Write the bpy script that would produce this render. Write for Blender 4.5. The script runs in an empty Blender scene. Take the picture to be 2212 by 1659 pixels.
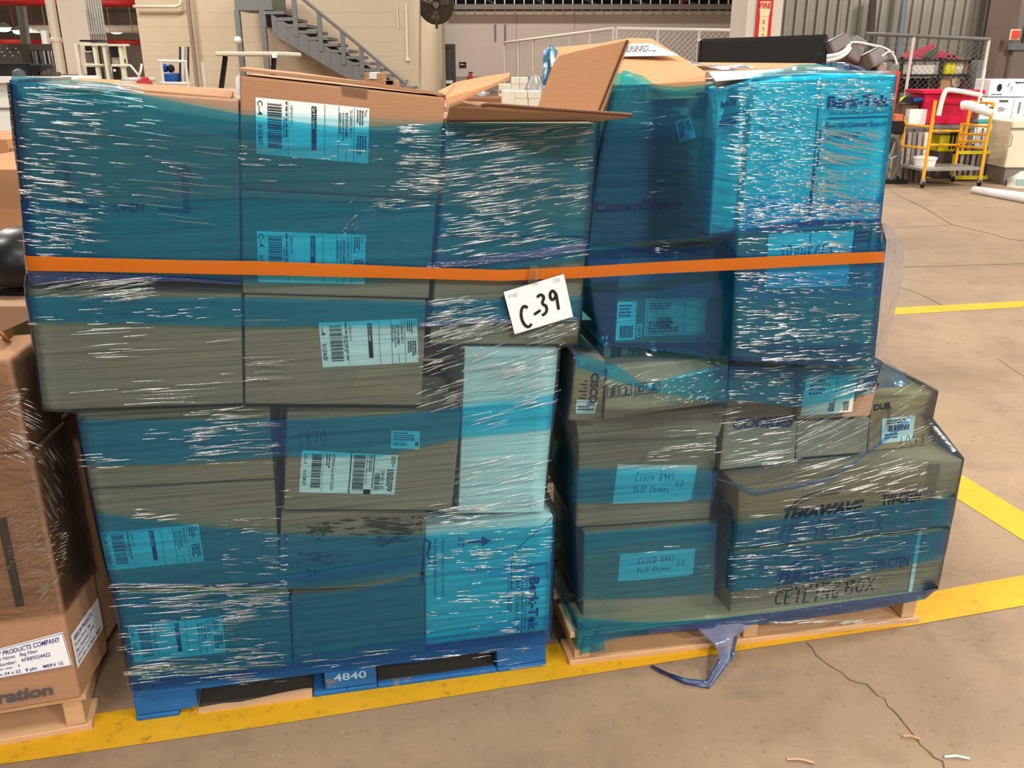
import bpy, math, random
from mathutils import Vector, Matrix
random.seed(7)
R = math.radians
S = bpy.context.scene
COL = S.collection

# ------------------------------------------------------------------ camera, world, lights, exposure
FPX, CX, CY = 1900.0, 1106.0, 829.5
EYE = Vector((0, 0, 1.49))
PITCH = R(20.0)
cd = bpy.data.cameras.new('camera')
cd.sensor_width = 36.0
cd.lens = FPX / 2212.0 * 36.0
cd.clip_end = 200
cam = bpy.data.objects.new('camera', cd)
cam.location = EYE
cam.rotation_euler = (R(90) - PITCH, 0, 0)
COL.objects.link(cam)
S.camera = cam
S.view_settings.view_transform = 'Standard'
S.view_settings.look = 'None'
S.view_settings.exposure = 0.0
S.view_settings.gamma = 1.0
S.view_settings.use_curve_mapping = False
S.cycles.transparent_max_bounces = 24
S.cycles.max_bounces = 8
S.cycles.use_denoising = True
S.cycles.sample_clamp_indirect = 6.0

w = bpy.data.worlds.new('world')
S.world = w
w.use_nodes = True
w.node_tree.nodes['Background'].inputs[0].default_value = (1.0, 0.93, 0.85, 1)
w.node_tree.nodes['Background'].inputs[1].default_value = 0.34

def lamp(x, y, z, power, sx=1.2, sy=0.5, col=(1.0, 0.97, 0.925)):
    l = bpy.data.lights.new('high_bay_and_fill_lamp', 'AREA')
    l.shape = 'RECTANGLE'
    l.size, l.size_y = sx, sy
    l.energy = power
    l.color = col
    o = bpy.data.objects.new('high_bay_and_fill_lamp', l)
    o.location = (x, y, z)
    COL.objects.link(o)
    return o
for (lx, ly, lp) in ((-4.0, -5.0, 120), (2.2, -5.0, 560), (6.0, -4.0, 470), (-1.4, -0.6, 110), (3.0, -0.2, 170), (-0.6, 3.2, 210), (6.5, 3.8, 430),
                     (-6.0, 4.4, 220), (2.0, 8.5, 300), (9.5, 9.0, 520), (-7.0, 10.0, 340),
                     (5.5, 15.0, 300), (0.0, 17.5, 340), (-4.0, 11.0, 170), (-13.0, 18.0, 420), (12.5, 5.0, 420)):
    lamp(lx, ly, 5.6, lp)
for (lx, ly, lp) in ((-8.0, 28.0, 150), (-12.5, 31.0, 200), (-6.0, 33.0, 160)):
    lamp(lx, ly, 3.2, lp)  # unseen fill lamps added under the low slab to brighten the dark bay

# ------------------------------------------------------------------ pixel <-> place helpers
FWD = Vector((0, math.cos(PITCH), -math.sin(PITCH)))
UPV = Vector((0, math.sin(PITCH), math.cos(PITCH)))
RTV = Vector((1, 0, 0))
ZU = Vector((0, 0, 1))

def ray(px, py):
    return FWD * FPX + RTV * (px - CX) + UPV * (CY - py)

def hit(px, py, p0, n):
    d = ray(px, py)
    return EYE + d * ((p0 - EYE).dot(n) / d.dot(n))

def G(px, py, z=0.0):
    return hit(px, py, Vector((0, 0, z)), ZU)

def P(px, py, Y):
    return hit(px, py, Vector((0, Y, 0)), Vector((0, 1, 0)))

class Base:
    def __init__(s, a, b):
        s.o = a.copy()
        s.u = (b - a).normalized()
        s.v = Vector((-s.u.y, s.u.x, 0))
        s.len = (b - a).length
    def F(s, px, py, off=0.0):
        return hit(px, py, s.o + s.v * off, s.v)
    def L(s, a, d, z):
        return s.o + s.u * a + s.v * d + ZU * z

BL_ = Base(G(295, 1560), G(1180, 1440))
BR_ = Base(G(1230, 1440), G(1985, 1345))
BQ_ = Base(G(0, 1612), G(200, 1577))

# ------------------------------------------------------------------ materials
def lin(c):
    return tuple(((x / 255.0) / 12.92 if x / 255.0 <= 0.04045 else ((x / 255.0 + 0.055) / 1.055) ** 2.4) for x in c)
MATS = {}
def nt(m):
    m.use_nodes = True
    t = m.node_tree
    return t, t.nodes, t.links

def mat(name, rgb, rough=0.7, var=0.10, vscale=6.0, bump=0.0, bscale=60.0, metal=0.0, stretch=(1, 1, 1), spec=0.4, emit=0.0):
    if name in MATS:
        return MATS[name]
    m = bpy.data.materials.new(name)
    t, N, Lk = nt(m)
    b = N['Principled BSDF']
    c = lin(rgb)
    b.inputs['Base Color'].default_value = (*c, 1)
    b.inputs['Roughness'].default_value = rough
    b.inputs['Metallic'].default_value = metal
    b.inputs['Specular IOR Level'].default_value = spec
    if emit:
        b.inputs['Emission Color'].default_value = (*c, 1)
        b.inputs['Emission Strength'].default_value = emit
    if var > 0 or bump > 0:
        tc = N.new('ShaderNodeTexCoord')
        mp = N.new('ShaderNodeMapping')
        mp.inputs['Scale'].default_value = stretch
        Lk.new(tc.outputs['Object'], mp.inputs['Vector'])
    if var > 0:
        nz = N.new('ShaderNodeTexNoise')
        nz.inputs['Scale'].default_value = vscale
        nz.inputs['Detail'].default_value = 5
        Lk.new(mp.outputs[0], nz.inputs['Vector'])
        mx = N.new('ShaderNodeMix')
        mx.data_type = 'RGBA'
        mx.inputs['A'].default_value = (*[x * (1 - var) for x in c], 1)
        mx.inputs['B'].default_value = (*[min(1, x * (1 + var)) for x in c], 1)
        Lk.new(nz.outputs['Fac'], mx.inputs['Factor'])
        Lk.new(mx.outputs['Result'], b.inputs['Base Color'])
    if bump > 0:
        n2 = N.new('ShaderNodeTexNoise')
        n2.inputs['Scale'].default_value = bscale
        n2.inputs['Detail'].default_value = 3
        Lk.new(mp.outputs[0], n2.inputs['Vector'])
        bp = N.new('ShaderNodeBump')
        bp.inputs['Strength'].default_value = bump
        bp.inputs['Distance'].default_value = 0.004
        Lk.new(n2.outputs['Fac'], bp.inputs['Height'])
        Lk.new(bp.outputs[0], b.inputs['Normal'])
    MATS[name] = m
    return m

def film(name, tint, gloss=1.0, rough=0.12, haze=0.03, hazecol=(120, 190, 220), bump=0.5, zs=70.0, xs=2.0, vary=0.5, yaw=11.7, nscale=1.0):
    m = bpy.data.materials.new(name)
    t, N, Lk = nt(m)
    N.remove(N['Principled BSDF'])
    out = N['Material Output']
    geo = N.new('ShaderNodeNewGeometry')
    rot = N.new('ShaderNodeMapping')
    rot.inputs['Rotation'].default_value = (0, 0, R(-yaw))
    sc = N.new('ShaderNodeMapping')
    sc.inputs['Scale'].default_value = (xs, xs, zs)
    sc.inputs['Rotation'].default_value = (0, R(-3), 0)
    Lk.new(geo.outputs['Position'], rot.inputs['Vector'])
    Lk.new(rot.outputs[0], sc.inputs['Vector'])
    nz = N.new('ShaderNodeTexNoise')
    nz.inputs['Scale'].default_value = nscale
    nz.inputs['Detail'].default_value = 4
    nz.inputs['Roughness'].default_value = 0.6
    Lk.new(sc.outputs[0], nz.inputs['Vector'])
    bp = N.new('ShaderNodeBump')
    bp.inputs['Strength'].default_value = bump
    bp.inputs['Distance'].default_value = 0.004
    Lk.new(nz.outputs['Fac'], bp.inputs['Height'])
    ramp = N.new('ShaderNodeMapRange')
    ramp.inputs['From Min'].default_value = 0.35
    ramp.inputs['From Max'].default_value = 0.70
    Lk.new(nz.outputs['Fac'], ramp.inputs['Value'])
    mx = N.new('ShaderNodeMix')
    mx.data_type = 'RGBA'
    mx.inputs['A'].default_value = (*[x ** (1 - 0.4 * vary) for x in tint], 1)
    mx.inputs['B'].default_value = (*[x ** (1 + 0.6 * vary) for x in tint], 1)
    Lk.new(ramp.outputs[0], mx.inputs['Factor'])
    tr = N.new('ShaderNodeBsdfTransparent')
    Lk.new(mx.outputs['Result'], tr.inputs['Color'])
    df = N.new('ShaderNodeBsdfDiffuse')
    df.inputs['Color'].default_value = (*lin(hazecol), 1)
    m1 = N.new('ShaderNodeMixShader')
    m1.inputs[0].default_value = haze
    Lk.new(tr.outputs[0], m1.inputs[1])
    Lk.new(df.outputs[0], m1.inputs[2])
    gl = N.new('ShaderNodeBsdfGlossy')
    gl.inputs['Roughness'].default_value = rough
    Lk.new(bp.outputs[0], gl.inputs['Normal'])
    fr = N.new('ShaderNodeFresnel')
    fr.inputs['IOR'].default_value = 1.5
    Lk.new(bp.outputs[0], fr.inputs['Normal'])
    mu = N.new('ShaderNodeMath')
    mu.operation = 'MULTIPLY'
    mu.use_clamp = True
    mu.inputs[1].default_value = gloss
    Lk.new(fr.outputs[0], mu.inputs[0])
    m2 = N.new('ShaderNodeMixShader')
    Lk.new(mu.outputs[0], m2.inputs[0])
    Lk.new(m1.outputs[0], m2.inputs[1])
    Lk.new(gl.outputs[0], m2.inputs[2])
    Lk.new(m2.outputs[0], out.inputs['Surface'])
    MATS[name] = m
    return m

def cardboard(name, rgb, lines=1.0):
    m = mat(name, rgb, rough=0.85, var=0.13, vscale=3.0, bump=0.0, spec=0.15)
    t, N, Lk = nt(m)
    b = N['Principled BSDF']
    geo = N.new('ShaderNodeNewGeometry')
    sc = N.new('ShaderNodeMapping')
    sc.inputs['Scale'].default_value = (60, 60, 900)
    Lk.new(geo.outputs['Position'], sc.inputs['Vector'])
    nz = N.new('ShaderNodeTexNoise')
    nz.inputs['Scale'].default_value = 0.35
    Lk.new(sc.outputs[0], nz.inputs['Vector'])
    bp = N.new('ShaderNodeBump')
    bp.inputs['Strength'].default_value = 0.25 * lines
    bp.inputs['Distance'].default_value = 0.002
    Lk.new(nz.outputs['Fac'], bp.inputs['Height'])
    Lk.new(bp.outputs[0], b.inputs['Normal'])
    return m

KRAFT = cardboard('kraft_cardboard', (172, 130, 98))
KRAFT2 = cardboard('kraft_cardboard_greyish', (172, 138, 112))
KRAFT3 = cardboard('kraft_cardboard_orange', (186, 138, 98))
KIN = mat('cardboard_cut_edge', (92, 62, 42), 0.9, 0.3, 80)
WHITEB = cardboard('white_board', (226, 230, 228), 0.5)
PAPER = mat('white_paper', (238, 238, 240), 0.75, 0.02, 8)
STICK = mat('white_sticker', (240, 240, 238), 0.6, 0.02, 8)
INK = mat('black_ink', (18, 18, 24), 0.7, 0)
BINK = mat('blue_ink', (28, 52, 104), 0.7, 0)
PEN = mat('pen_ink', (46, 56, 74), 0.7, 0)
PURPLE = mat('purple_print', (58, 58, 130), 0.7, 0)
GREYINK = mat('grey_print', (84, 80, 80), 0.8, 0)
TAPE = film('clear_packing_tape', (0.98, 0.96, 0.92), gloss=1.6, rough=0.10, haze=0.05, hazecol=(200, 190, 170), bump=0.25, zs=25, xs=25)
F_LIGHT = film('stretch_film_pale', (0.71, 0.97, 1.0), gloss=1.0, rough=0.13, haze=0.03, hazecol=(120, 180, 235), bump=0.6, vary=0.30)
F_BLUE = film('stretch_film_blue', (0.20, 0.905, 1.0), gloss=1.0, rough=0.13, haze=0.072, hazecol=(0, 128, 255), bump=0.75, vary=0.45)
F_ROPE = film('stretch_film_gathered', (0.06, 0.50, 0.92), gloss=2.6, rough=0.14, haze=0.09, hazecol=(0, 118, 235), bump=1.0, zs=160, xs=6, vary=0.9)
F_RIDGE = film('stretch_film_wrinkle', (0.75, 0.93, 0.98), gloss=6.5, rough=0.15, haze=0.08, hazecol=(200, 230, 245), bump=0.35, zs=40, xs=25, vary=0.1)
F_SHEET = film('stretch_film_loose', (0.50, 0.62, 0.82), gloss=2.2, rough=0.2, haze=0.40, hazecol=(150, 165, 205), bump=0.9, zs=18, xs=9, vary=0.4)
F_CLEAR = film('stretch_film_clear', (0.95, 0.93, 0.90), gloss=1.5, rough=0.16, haze=0.03, hazecol=(220, 200, 180), bump=0.9, zs=60, xs=25, vary=0.2)
F_DEEP = film('stretch_film_deep', (0.42, 0.74, 0.92), gloss=0.8, rough=0.13, haze=0.0, bump=0.6, vary=0.4)
ORANGE = film('orange_tape', (0.95, 0.42, 0.06), gloss=1.3, rough=0.22, haze=0.80, hazecol=(206, 104, 10), bump=0.25, zs=60, xs=1.5, vary=0.1)
WOOD = mat('pallet_wood', (205, 164, 122), 0.85, 0.22, 5, 0.4, 40, stretch=(1, 1, 12))
WOODD = mat('pallet_wood_worn', (150, 118, 88), 0.9, 0.35, 4, 0.5, 40, stretch=(1, 1, 10))

def blue_wood():
    m = mat('blue_painted_wood', (30, 98, 158), 0.8, 0.2, 8, 0.4, 50)
    t, N, Lk = nt(m)
    b = N['Principled BSDF']
    tc = N.new('ShaderNodeTexCoord')
    nz = N.new('ShaderNodeTexNoise')
    nz.inputs['Scale'].default_value = 14
    nz.inputs['Detail'].default_value = 8
    nz.inputs['Roughness'].default_value = 0.7
    Lk.new(tc.outputs['Object'], nz.inputs['Vector'])
    r = N.new('ShaderNodeMapRange')
    r.inputs['From Min'].default_value = 0.60
    r.inputs['From Max'].default_value = 0.66
    Lk.new(nz.outputs['Fac'], r.inputs['Value'])
    mx = N.new('ShaderNodeMix')
    mx.data_type = 'RGBA'
    src = b.inputs['Base Color'].links[0].from_socket
    Lk.new(src, mx.inputs['A'])
    mx.inputs['B'].default_value = (*lin((120, 112, 104)), 1)
    Lk.new(r.outputs[0], mx.inputs['Factor'])
    Lk.new(mx.outputs['Result'], b.inputs['Base Color'])
    return m
BLUEW = blue_wood()

def concrete():
    m = mat('worn_concrete', (150, 125, 99), 0.62, 0.24, 0.9, 0.25, 30, spec=0.35)
    t, N, Lk = nt(m)
    b = N['Principled BSDF']
    src = b.inputs['Base Color'].links[0].from_socket
    tc = N.new('ShaderNodeTexCoord')
    prev = src
    for (scale, lo, hi, col, k) in ((6.0, 0.50, 0.72, (112, 94, 78), 0.55), (42.0, 0.58, 0.68, (92, 78, 64), 0.48), (1.6, 0.50, 0.70, (126, 104, 84), 0.6), (55.0, 0.66, 0.71, (196, 178, 156), 0.5)):
        nz = N.new('ShaderNodeTexNoise')
        nz.inputs['Scale'].default_value = scale
        nz.inputs['Detail'].default_value = 7
        nz.inputs['Roughness'].default_value = 0.65
        Lk.new(tc.outputs['Object'], nz.inputs['Vector'])
        r = N.new('ShaderNodeMapRange')
        r.inputs['From Min'].default_value = lo
        r.inputs['From Max'].default_value = hi
        r.inputs['To Max'].default_value = k
        Lk.new(nz.outputs['Fac'], r.inputs['Value'])
        mx = N.new('ShaderNodeMix')
        mx.data_type = 'RGBA'
        mx.inputs['B'].default_value = (*lin(col), 1)
        Lk.new(r.outputs[0], mx.inputs['Factor'])
        Lk.new(prev, mx.inputs['A'])
        prev = mx.outputs['Result']
    Lk.new(prev, b.inputs['Base Color'])
    return m
CONC = concrete()

def worn_paint():
    m = mat('worn_yellow_floor_paint', (214, 160, 22), 0.6, 0.12, 4, 0.3, 40)
    t, N, Lk = nt(m)
    b = N['Principled BSDF']
    src = b.inputs['Base Color'].links[0].from_socket
    tc = N.new('ShaderNodeTexCoord')
    nz = N.new('ShaderNodeTexNoise')
    nz.inputs['Scale'].default_value = 26
    nz.inputs['Detail'].default_value = 9
    nz.inputs['Roughness'].default_value = 0.75
    Lk.new(tc.outputs['Object'], nz.inputs['Vector'])
    r = N.new('ShaderNodeMapRange')
    r.inputs['From Min'].default_value = 0.55
    r.inputs['From Max'].default_value = 0.68
    r.inputs['To Max'].default_value = 0.75
    Lk.new(nz.outputs['Fac'], r.inputs['Value'])
    mx = N.new('ShaderNodeMix')
    mx.data_type = 'RGBA'
    Lk.new(src, mx.inputs['A'])
    mx.inputs['B'].default_value = (*lin((132, 96, 34)), 1)
    Lk.new(r.outputs[0], mx.inputs['Factor'])
    Lk.new(mx.outputs['Result'], b.inputs['Base Color'])
    return m
YPAINT = worn_paint()

# ------------------------------------------------------------------ mesh building
WL = {}
class MB:
    def __init__(s):
        s.v, s.f = [], []
    def face(s, pts):
        i = len(s.v)
        s.v += [Vector(p) for p in pts]
        s.f.append(tuple(range(i, i + len(pts))))
        return s
    def hexa(s, a, b):
        """a: four front points, b: the four behind them (same order)"""
        i = len(s.v)
        s.v += [Vector(p) for p in a] + [Vector(p) for p in b]
        s.f += [(i, i + 1, i + 2, i + 3), (i + 7, i + 6, i + 5, i + 4)]
        for k in range(4):
            j = (k + 1) % 4
            s.f.append((i + k, i + 4 + k, i + 4 + j, i + j))
        return s
    def box(s, x0, y0, z0, x1, y1, z1):
        a = [(x0, y0, z1), (x1, y0, z1), (x1, y0, z0), (x0, y0, z0)]
        b = [(x0, y1, z1), (x1, y1, z1), (x1, y1, z0), (x0, y1, z0)]
        return s.hexa(a, b)
    def plate(s, pts, n, th):
        """polygon pts thickened by th along n"""
        i = len(s.v)
        k = len(pts)
        n = Vector(n).normalized() * th
        s.v += [Vector(p) for p in pts] + [Vector(p) + n for p in pts]
        s.f += [tuple(range(i, i + k)), tuple(range(i + 2 * k - 1, i + k - 1, -1))]
        for a in range(k):
            b = (a + 1) % k
            s.f.append((i + a, i + k + a, i + k + b, i + b))
        return s
    def tube(s, path, r, n=6, caps=True, r2=None):
        path = [Vector(p) for p in path]
        rings = []
        ref = None
        m = len(path)
        for k, p in enumerate(path):
            t = (path[min(k + 1, m - 1)] - path[max(k - 1, 0)]).normalized()
            if ref is None:
                ref = Vector((0, 0, 1)) if abs(t.z) < 0.9 else Vector((1, 0, 0))
            a = t.cross(ref)
            if a.length < 1e-6:
                a = t.cross(Vector((0, 1, 0)))
            a.normalize()
            b = t.cross(a).normalized()
            ref = -b if b.dot(ref) < 0 else b
            rr = r if r2 is None else r + (r2 - r) * k / max(1, m - 1)
            i = len(s.v)
            s.v += [p + a * (rr * math.cos(2 * math.pi * q / n)) + b * (rr * math.sin(2 * math.pi * q / n)) for q in range(n)]
            rings.append(i)
        for k in range(m - 1):
            for q in range(n):
                q2 = (q + 1) % n
                s.f.append((rings[k] + q, rings[k] + q2, rings[k + 1] + q2, rings[k + 1] + q))
        if caps:
            s.f.append(tuple(rings[0] + q for q in reversed(range(n))))
            s.f.append(tuple(rings[-1] + q for q in range(n)))
        return s
    def lathe(s, c, axis, prof, n=16):
        """prof: (radius, distance along axis) pairs"""
        c, axis = Vector(c), Vector(axis).normalized()
        a = axis.orthogonal().normalized()
        b = axis.cross(a)
        rings = []
        for (r, h) in prof:
            i = len(s.v)
            s.v += [c + axis * h + a * (r * math.cos(2 * math.pi * q / n)) + b * (r * math.sin(2 * math.pi * q / n)) for q in range(n)]
            rings.append(i)
        for k in range(len(prof) - 1):
            for q in range(n):
                q2 = (q + 1) % n
                s.f.append((rings[k] + q, rings[k] + q2, rings[k + 1] + q2, rings[k + 1] + q))
        s.f.append(tuple(rings[0] + q for q in reversed(range(n))))
        s.f.append(tuple(rings[-1] + q for q in range(n)))
        return s
    def grid(s, rows):
        i = len(s.v)
        nr, nc = len(rows), len(rows[0])
        for r in rows:
            s.v += [Vector(p) for p in r]
        for a in range(nr - 1):
            for b in range(nc - 1):
                s.f.append((i + a * nc + b, i + (a + 1) * nc + b, i + (a + 1) * nc + b + 1, i + a * nc + b + 1))
        return s
    def build(s, name, m, parent=None, label=None, cat=None, group=None, kind=None, bevel=0.0, smooth=False, seg=1):
        me = bpy.data.meshes.new(name)
        o = bpy.data.objects.new(name, me)
        COL.objects.link(o)
        if parent is None:
            xs = [p.x for p in s.v]; ys = [p.y for p in s.v]; zs = [p.z for p in s.v]
            loc = Vector(((min(xs) + max(xs)) / 2, (min(ys) + max(ys)) / 2, min(zs)))
            o.location = loc
        else:
            o.parent = parent
            loc = WL[parent]
        WL[o] = loc
        me.from_pydata([tuple(p - loc) for p in s.v], [], s.f)
        if m is not None:
            for q in (m if isinstance(m, (list, tuple)) else [m]):
                me.materials.append(q)
        if smooth:
            for p in me.polygons:
                p.use_smooth = True
        if bevel > 0:
            bm = o.modifiers.new('edge', 'BEVEL')
            bm.width = bevel
            bm.segments = seg
            bm.limit_method = 'ANGLE'
            bm.angle_limit = R(50)
        if kind is None and parent is not None and name in ('lettering', 'label_print', 'print', 'printed_outline', 'stain', 'handwriting', 'printed_arrows', 'pictogram', 'crease', 'printed_mark', 'stencil'):
            kind = 'stuff'
        tag(o, label, cat, group, kind)
        return o

def tag(o, label=None, cat=None, group=None, kind=None):
    if label: o['label'] = label
    if cat: o['category'] = cat
    if group: o['group'] = group
    if kind: o['kind'] = kind
    return o

def thing(name, loc, label, cat, group=None):
    o = bpy.data.objects.new(name, None)
    o.empty_display_size = 0.1
    COL.objects.link(o)
    o.location = loc
    WL[o] = Vector(loc)
    return tag(o, label, cat, group)

# ------------------------------------------------------------------ printing on quads
class Quad:
    """four world corners TL TR BR BL of something flat; at(s, t) runs left-right, top-bottom"""
    def __init__(s, tl, tr, br, bl, lift=0.0012):
        s.c = [Vector(x) for x in (tl, tr, br, bl)]
        n = (s.c[1] - s.c[0]).cross(s.c[3] - s.c[0]).normalized()
        if n.dot(EYE - s.c[0]) < 0:
            n = -n
        s.n, s.lift = n, lift
    def at(s, a, t, k=1.0):
        c = s.c
        return c[0] * ((1 - a) * (1 - t)) + c[1] * (a * (1 - t)) + c[2] * (a * t) + c[3] * ((1 - a) * t) + s.n * s.lift * k
    def rect(s, mb, a0, t0, a1, t1, k=1.0):
        mb.face([s.at(a0, t0, k), s.at(a0, t1, k), s.at(a1, t1, k), s.at(a1, t0, k)])

def fq(base, off, pts, lift=0.0012):
    return Quad(*[base.F(x, y, off) for x, y in pts], lift=lift)

TXT = {}
def text_geo(sx, bold=0.0, shear=0.0):
    k = (sx, bold, shear)
    if k not in TXT:
        cu = bpy.data.curves.new('lettering', 'FONT')
        cu.body = sx
        cu.offset = bold
        cu.shear = shear
        cu.resolution_u = 3
        cu.fill_mode = 'FRONT'
        o = bpy.data.objects.new('lettering', cu)
        COL.objects.link(o)
        bpy.context.view_layer.update()
        me = bpy.data.meshes.new_from_object(o.evaluated_get(bpy.context.evaluated_depsgraph_get()))
        vs = [(v.co.x, v.co.y) for v in me.vertices]
        fs = [tuple(p.vertices) for p in me.polygons]
        bpy.data.objects.remove(o)
        bpy.data.curves.remove(cu)
        bpy.data.meshes.remove(me)
        x0 = min(v[0] for v in vs); x1 = max(v[0] for v in vs)
        y0 = min(v[1] for v in vs); y1 = max(v[1] for v in vs)
        TXT[k] = ([((x - x0) / (x1 - x0), 1 - (y - y0) / (y1 - y0)) for x, y in vs], fs)
    return TXT[k]

def text(mb, q, sx, a0, t0, a1, t1, rot=0, bold=0.0, shear=0.0, k=1.4, curve=None):
    """rot 0 upright; 1 reads downwards (tops to the right); 2 upside down"""
    vs, fs = text_geo(sx, bold, shear)
    i = len(mb.v)
    for (x, y) in vs:
        if rot == 1:
            x, y = 1 - y, x
        elif rot == 2:
            x, y = 1 - x, 1 - y
        mb.v.append(q.at(a0 + (a1 - a0) * x, t0 + (t1 - t0) * y, k))
    mb.f += [tuple(i + j for j in f) for f in fs]

def barcode(mb, q, a0, t0, a1, t1, n=34, across=True, k=1.3, seed=1):
    rr = random.Random(seed)
    ws = [rr.choice((1, 1, 2, 3)) for _ in range(2 * n)]
    tot = float(sum(ws))
    p = 0.0
    for i, ww in enumerate(ws):
        if i % 2 == 0:
            f0, f1 = p / tot, (p + ww) / tot
            if across:
                q.rect(mb, a0, t0 + (t1 - t0) * f0, a1, t0 + (t1 - t0) * f1, k)
            else:
                q.rect(mb, a0 + (a1 - a0) * f0, t0, a0 + (a1 - a0) * f1, t1, k)
        p += ww

def fine(mb, q, a0, t0, a1, t1, rows=3, down=True, k=1.3, seed=3, fill=0.55):
    """small print too fine to read: short dashes in rows"""
    rr = random.Random(seed)
    for r in range(rows):
        p = 0.0
        end = rr.uniform(0.6, 1.0)
        while p < end:
            ln = rr.uniform(0.05, 0.16)
            c0, c1 = (r + 0.2) / rows, (r + 0.2 + fill) / rows
            e = min(p + ln, 1.0)
            if down:
                q.rect(mb, a1 - (a1 - a0) * c1, t0 + (t1 - t0) * p, a1 - (a1 - a0) * c0, t0 + (t1 - t0) * e, k)
            else:
                q.rect(mb, a0 + (a1 - a0) * p, t0 + (t1 - t0) * c0, a0 + (a1 - a0) * e, t0 + (t1 - t0) * c1, k)
            p = e + 0.03

# a single-stroke hand
ST = {
 'C': [[(.9, .85), (.6, 1), (.25, .85), (.05, .5), (.2, .15), (.55, 0), (.9, .12)]],
 'I': [[(.5, 1), (.5, 0)]], 'S': [[(.9, .9), (.5, 1), (.15, .8), (.4, .55), (.8, .4), (.75, .1), (.4, 0), (.05, .12)]],
 'O': [[(.5, 1), (.12, .8), (.05, .35), (.4, 0), (.85, .2), (.9, .7), (.5, 1)]],
 'V': [[(0, 1), (.4, 0)], [(.4, 0), (.9, 1)]], 'P': [[(.15, 0), (.15, 1)], [(.15, 1), (.7, .97), (.85, .74), (.6, .52), (.15, .48)]],
 'H': [[(.1, 1), (.1, 0)], [(.85, 1), (.85, 0)], [(.1, .5), (.85, .5)]], 'N': [[(.1, 0), (.12, 1)], [(.12, 1), (.8, 0)], [(.8, 0), (.85, 1)]],
 'E': [[(.12, 0), (.12, 1)], [(.12, 1), (.85, 1)], [(.12, .5), (.7, .52)], [(.12, 0), (.85, .02)]], 'L': [[(.15, 1), (.12, 0)], [(.12, 0), (.8, .03)]],
 'G': [[(.85, .85), (.5, 1), (.1, .6), (.2, .1), (.6, 0), (.85, .2), (.85, .45), (.5, .45)]],
 'B': [[(.12, 0), (.12, 1)], [(.12, 1), (.7, .97), (.78, .68), (.15, .52)], [(.15, .52), (.88, .45), (.85, .03), (.12, 0)]],
 'X': [[(.05, 1), (.9, 0)], [(.85, 1), (.05, 0)]], '-': [[(.1, .45), (.8, .55)]],
 '3': [[(.1, .9), (.5, 1), (.85, .8), (.4, .55), (.9, .35), (.7, .05), (.2, 0)]],
 '9': [[(.8, .75), (.5, 1), (.12, .8), (.25, .5), (.7, .6), (.82, .85), (.75, 0)]],
 '8': [[(.5, .52), (.15, .78), (.5, 1), (.82, .78), (.5, .52), (.1, .22), (.5, 0), (.88, .22), (.5, .52)]],
 '4': [[(.62, 1), (.08, .42)], [(.08, .42), (.88, .45)], [(.62, .78), (.6, 0)]], '5': [[(.85, 1), (.2, .97), (.15, .58), (.7, .55), (.8, .15), (.4, 0), (.08, .1)]],
 '6': [[(.75, 1), (.3, .7), (.1, .25), (.4, 0), (.8, .2), (.6, .48), (.15, .3)]], '7': [[(.05, .95), (.85, 1)], [(.85, 1), (.3, 0)]],
 '0': [[(.5, 1), (.12, .7), (.15, .2), (.5, 0), (.88, .3), (.8, .8), (.5, 1)]],
 's': [[(.8, .5), (.4, .6), (.2, .45), (.7, .25), (.6, .02), (.1, .04)]], 'p': [[(.15, .6), (.12, -.35)], [(.15, .5), (.6, .62), (.8, .3), (.5, .02), (.15, .1)]],
 'e': [[(.1, .3), (.8, .36), (.6, .6), (.2, .5), (.1, .2), (.4, 0), (.85, .1)]], 'a': [[(.8, .55), (.3, .6), (.1, .25), (.4, 0), (.75, .3), (.8, .6), (.85, 0)]],
 'k': [[(.15, 1), (.12, 0)], [(.8, .62), (.18, .28), (.85, 0)]], 'r': [[(.15, .6), (.18, 0)], [(.18, .4), (.5, .62), (.85, .55)]],
 'h': [[(.15, 1), (.12, 0)], [(.14, .35), (.5, .6), (.78, .4), (.8, 0)]], 'o': [[(.5, .6), (.1, .35), (.4, 0), (.85, .25), (.5, .6)]],
 'n': [[(.15, .6), (.14, 0)], [(.15, .4), (.5, .6), (.78, .4), (.8, 0)]], 'i': [[(.5, .6), (.5, 0)], [(.5, .85), (.52, .8)]],
 'K': [[(.15, 1), (.12, 0)], [(.8, 1), (.18, .45), (.85, 0)]],
 '1': [[(.3, .8), (.55, 1), (.5, 0)]], '2': [[(.1, .8), (.5, 1), (.8, .75), (.1, 0), (.9, .02)]],
 'c': [[(.8, .5), (.4, .6), (.1, .3), (.4, 0), (.85, .08)]], 'l': [[(.45, 1), (.5, 0)]],
}
def hand(mb, q, sx, a0, t0, a1, t1, wid=0.0016, slant=0.10, k=1.6, rot=0, seed=2):
    rr = random.Random(seed)
    n = len(sx)
    for i, ch in enumerate(sx):
        if ch == ' ':
            continue
        dy = rr.uniform(-0.06, 0.06)
        for st in ST[ch]:
            pts = []
            for (x, y) in st:
                X = (i + 0.08 + 0.80 * (x + slant * (y - 0.5))) / n
                Y = 1 - (y + dy)
                if rot == 1:
                    X, Y = 1 - Y, X
                pts.append(q.at(a0 + (a1 - a0) * X, t0 + (t1 - t0) * Y, k))
            ribbon(mb, smooth_path(pts), wid, q.n)

def smooth_path(p, it=2):
    for _ in range(it):
        if len(p) < 3:
            return p
        o = [p[0]]
        for a, b in zip(p[:-1], p[1:]):
            o += [a * 0.75 + b * 0.25, a * 0.25 + b * 0.75]
        o.append(p[-1])
        p = o
    return p

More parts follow.
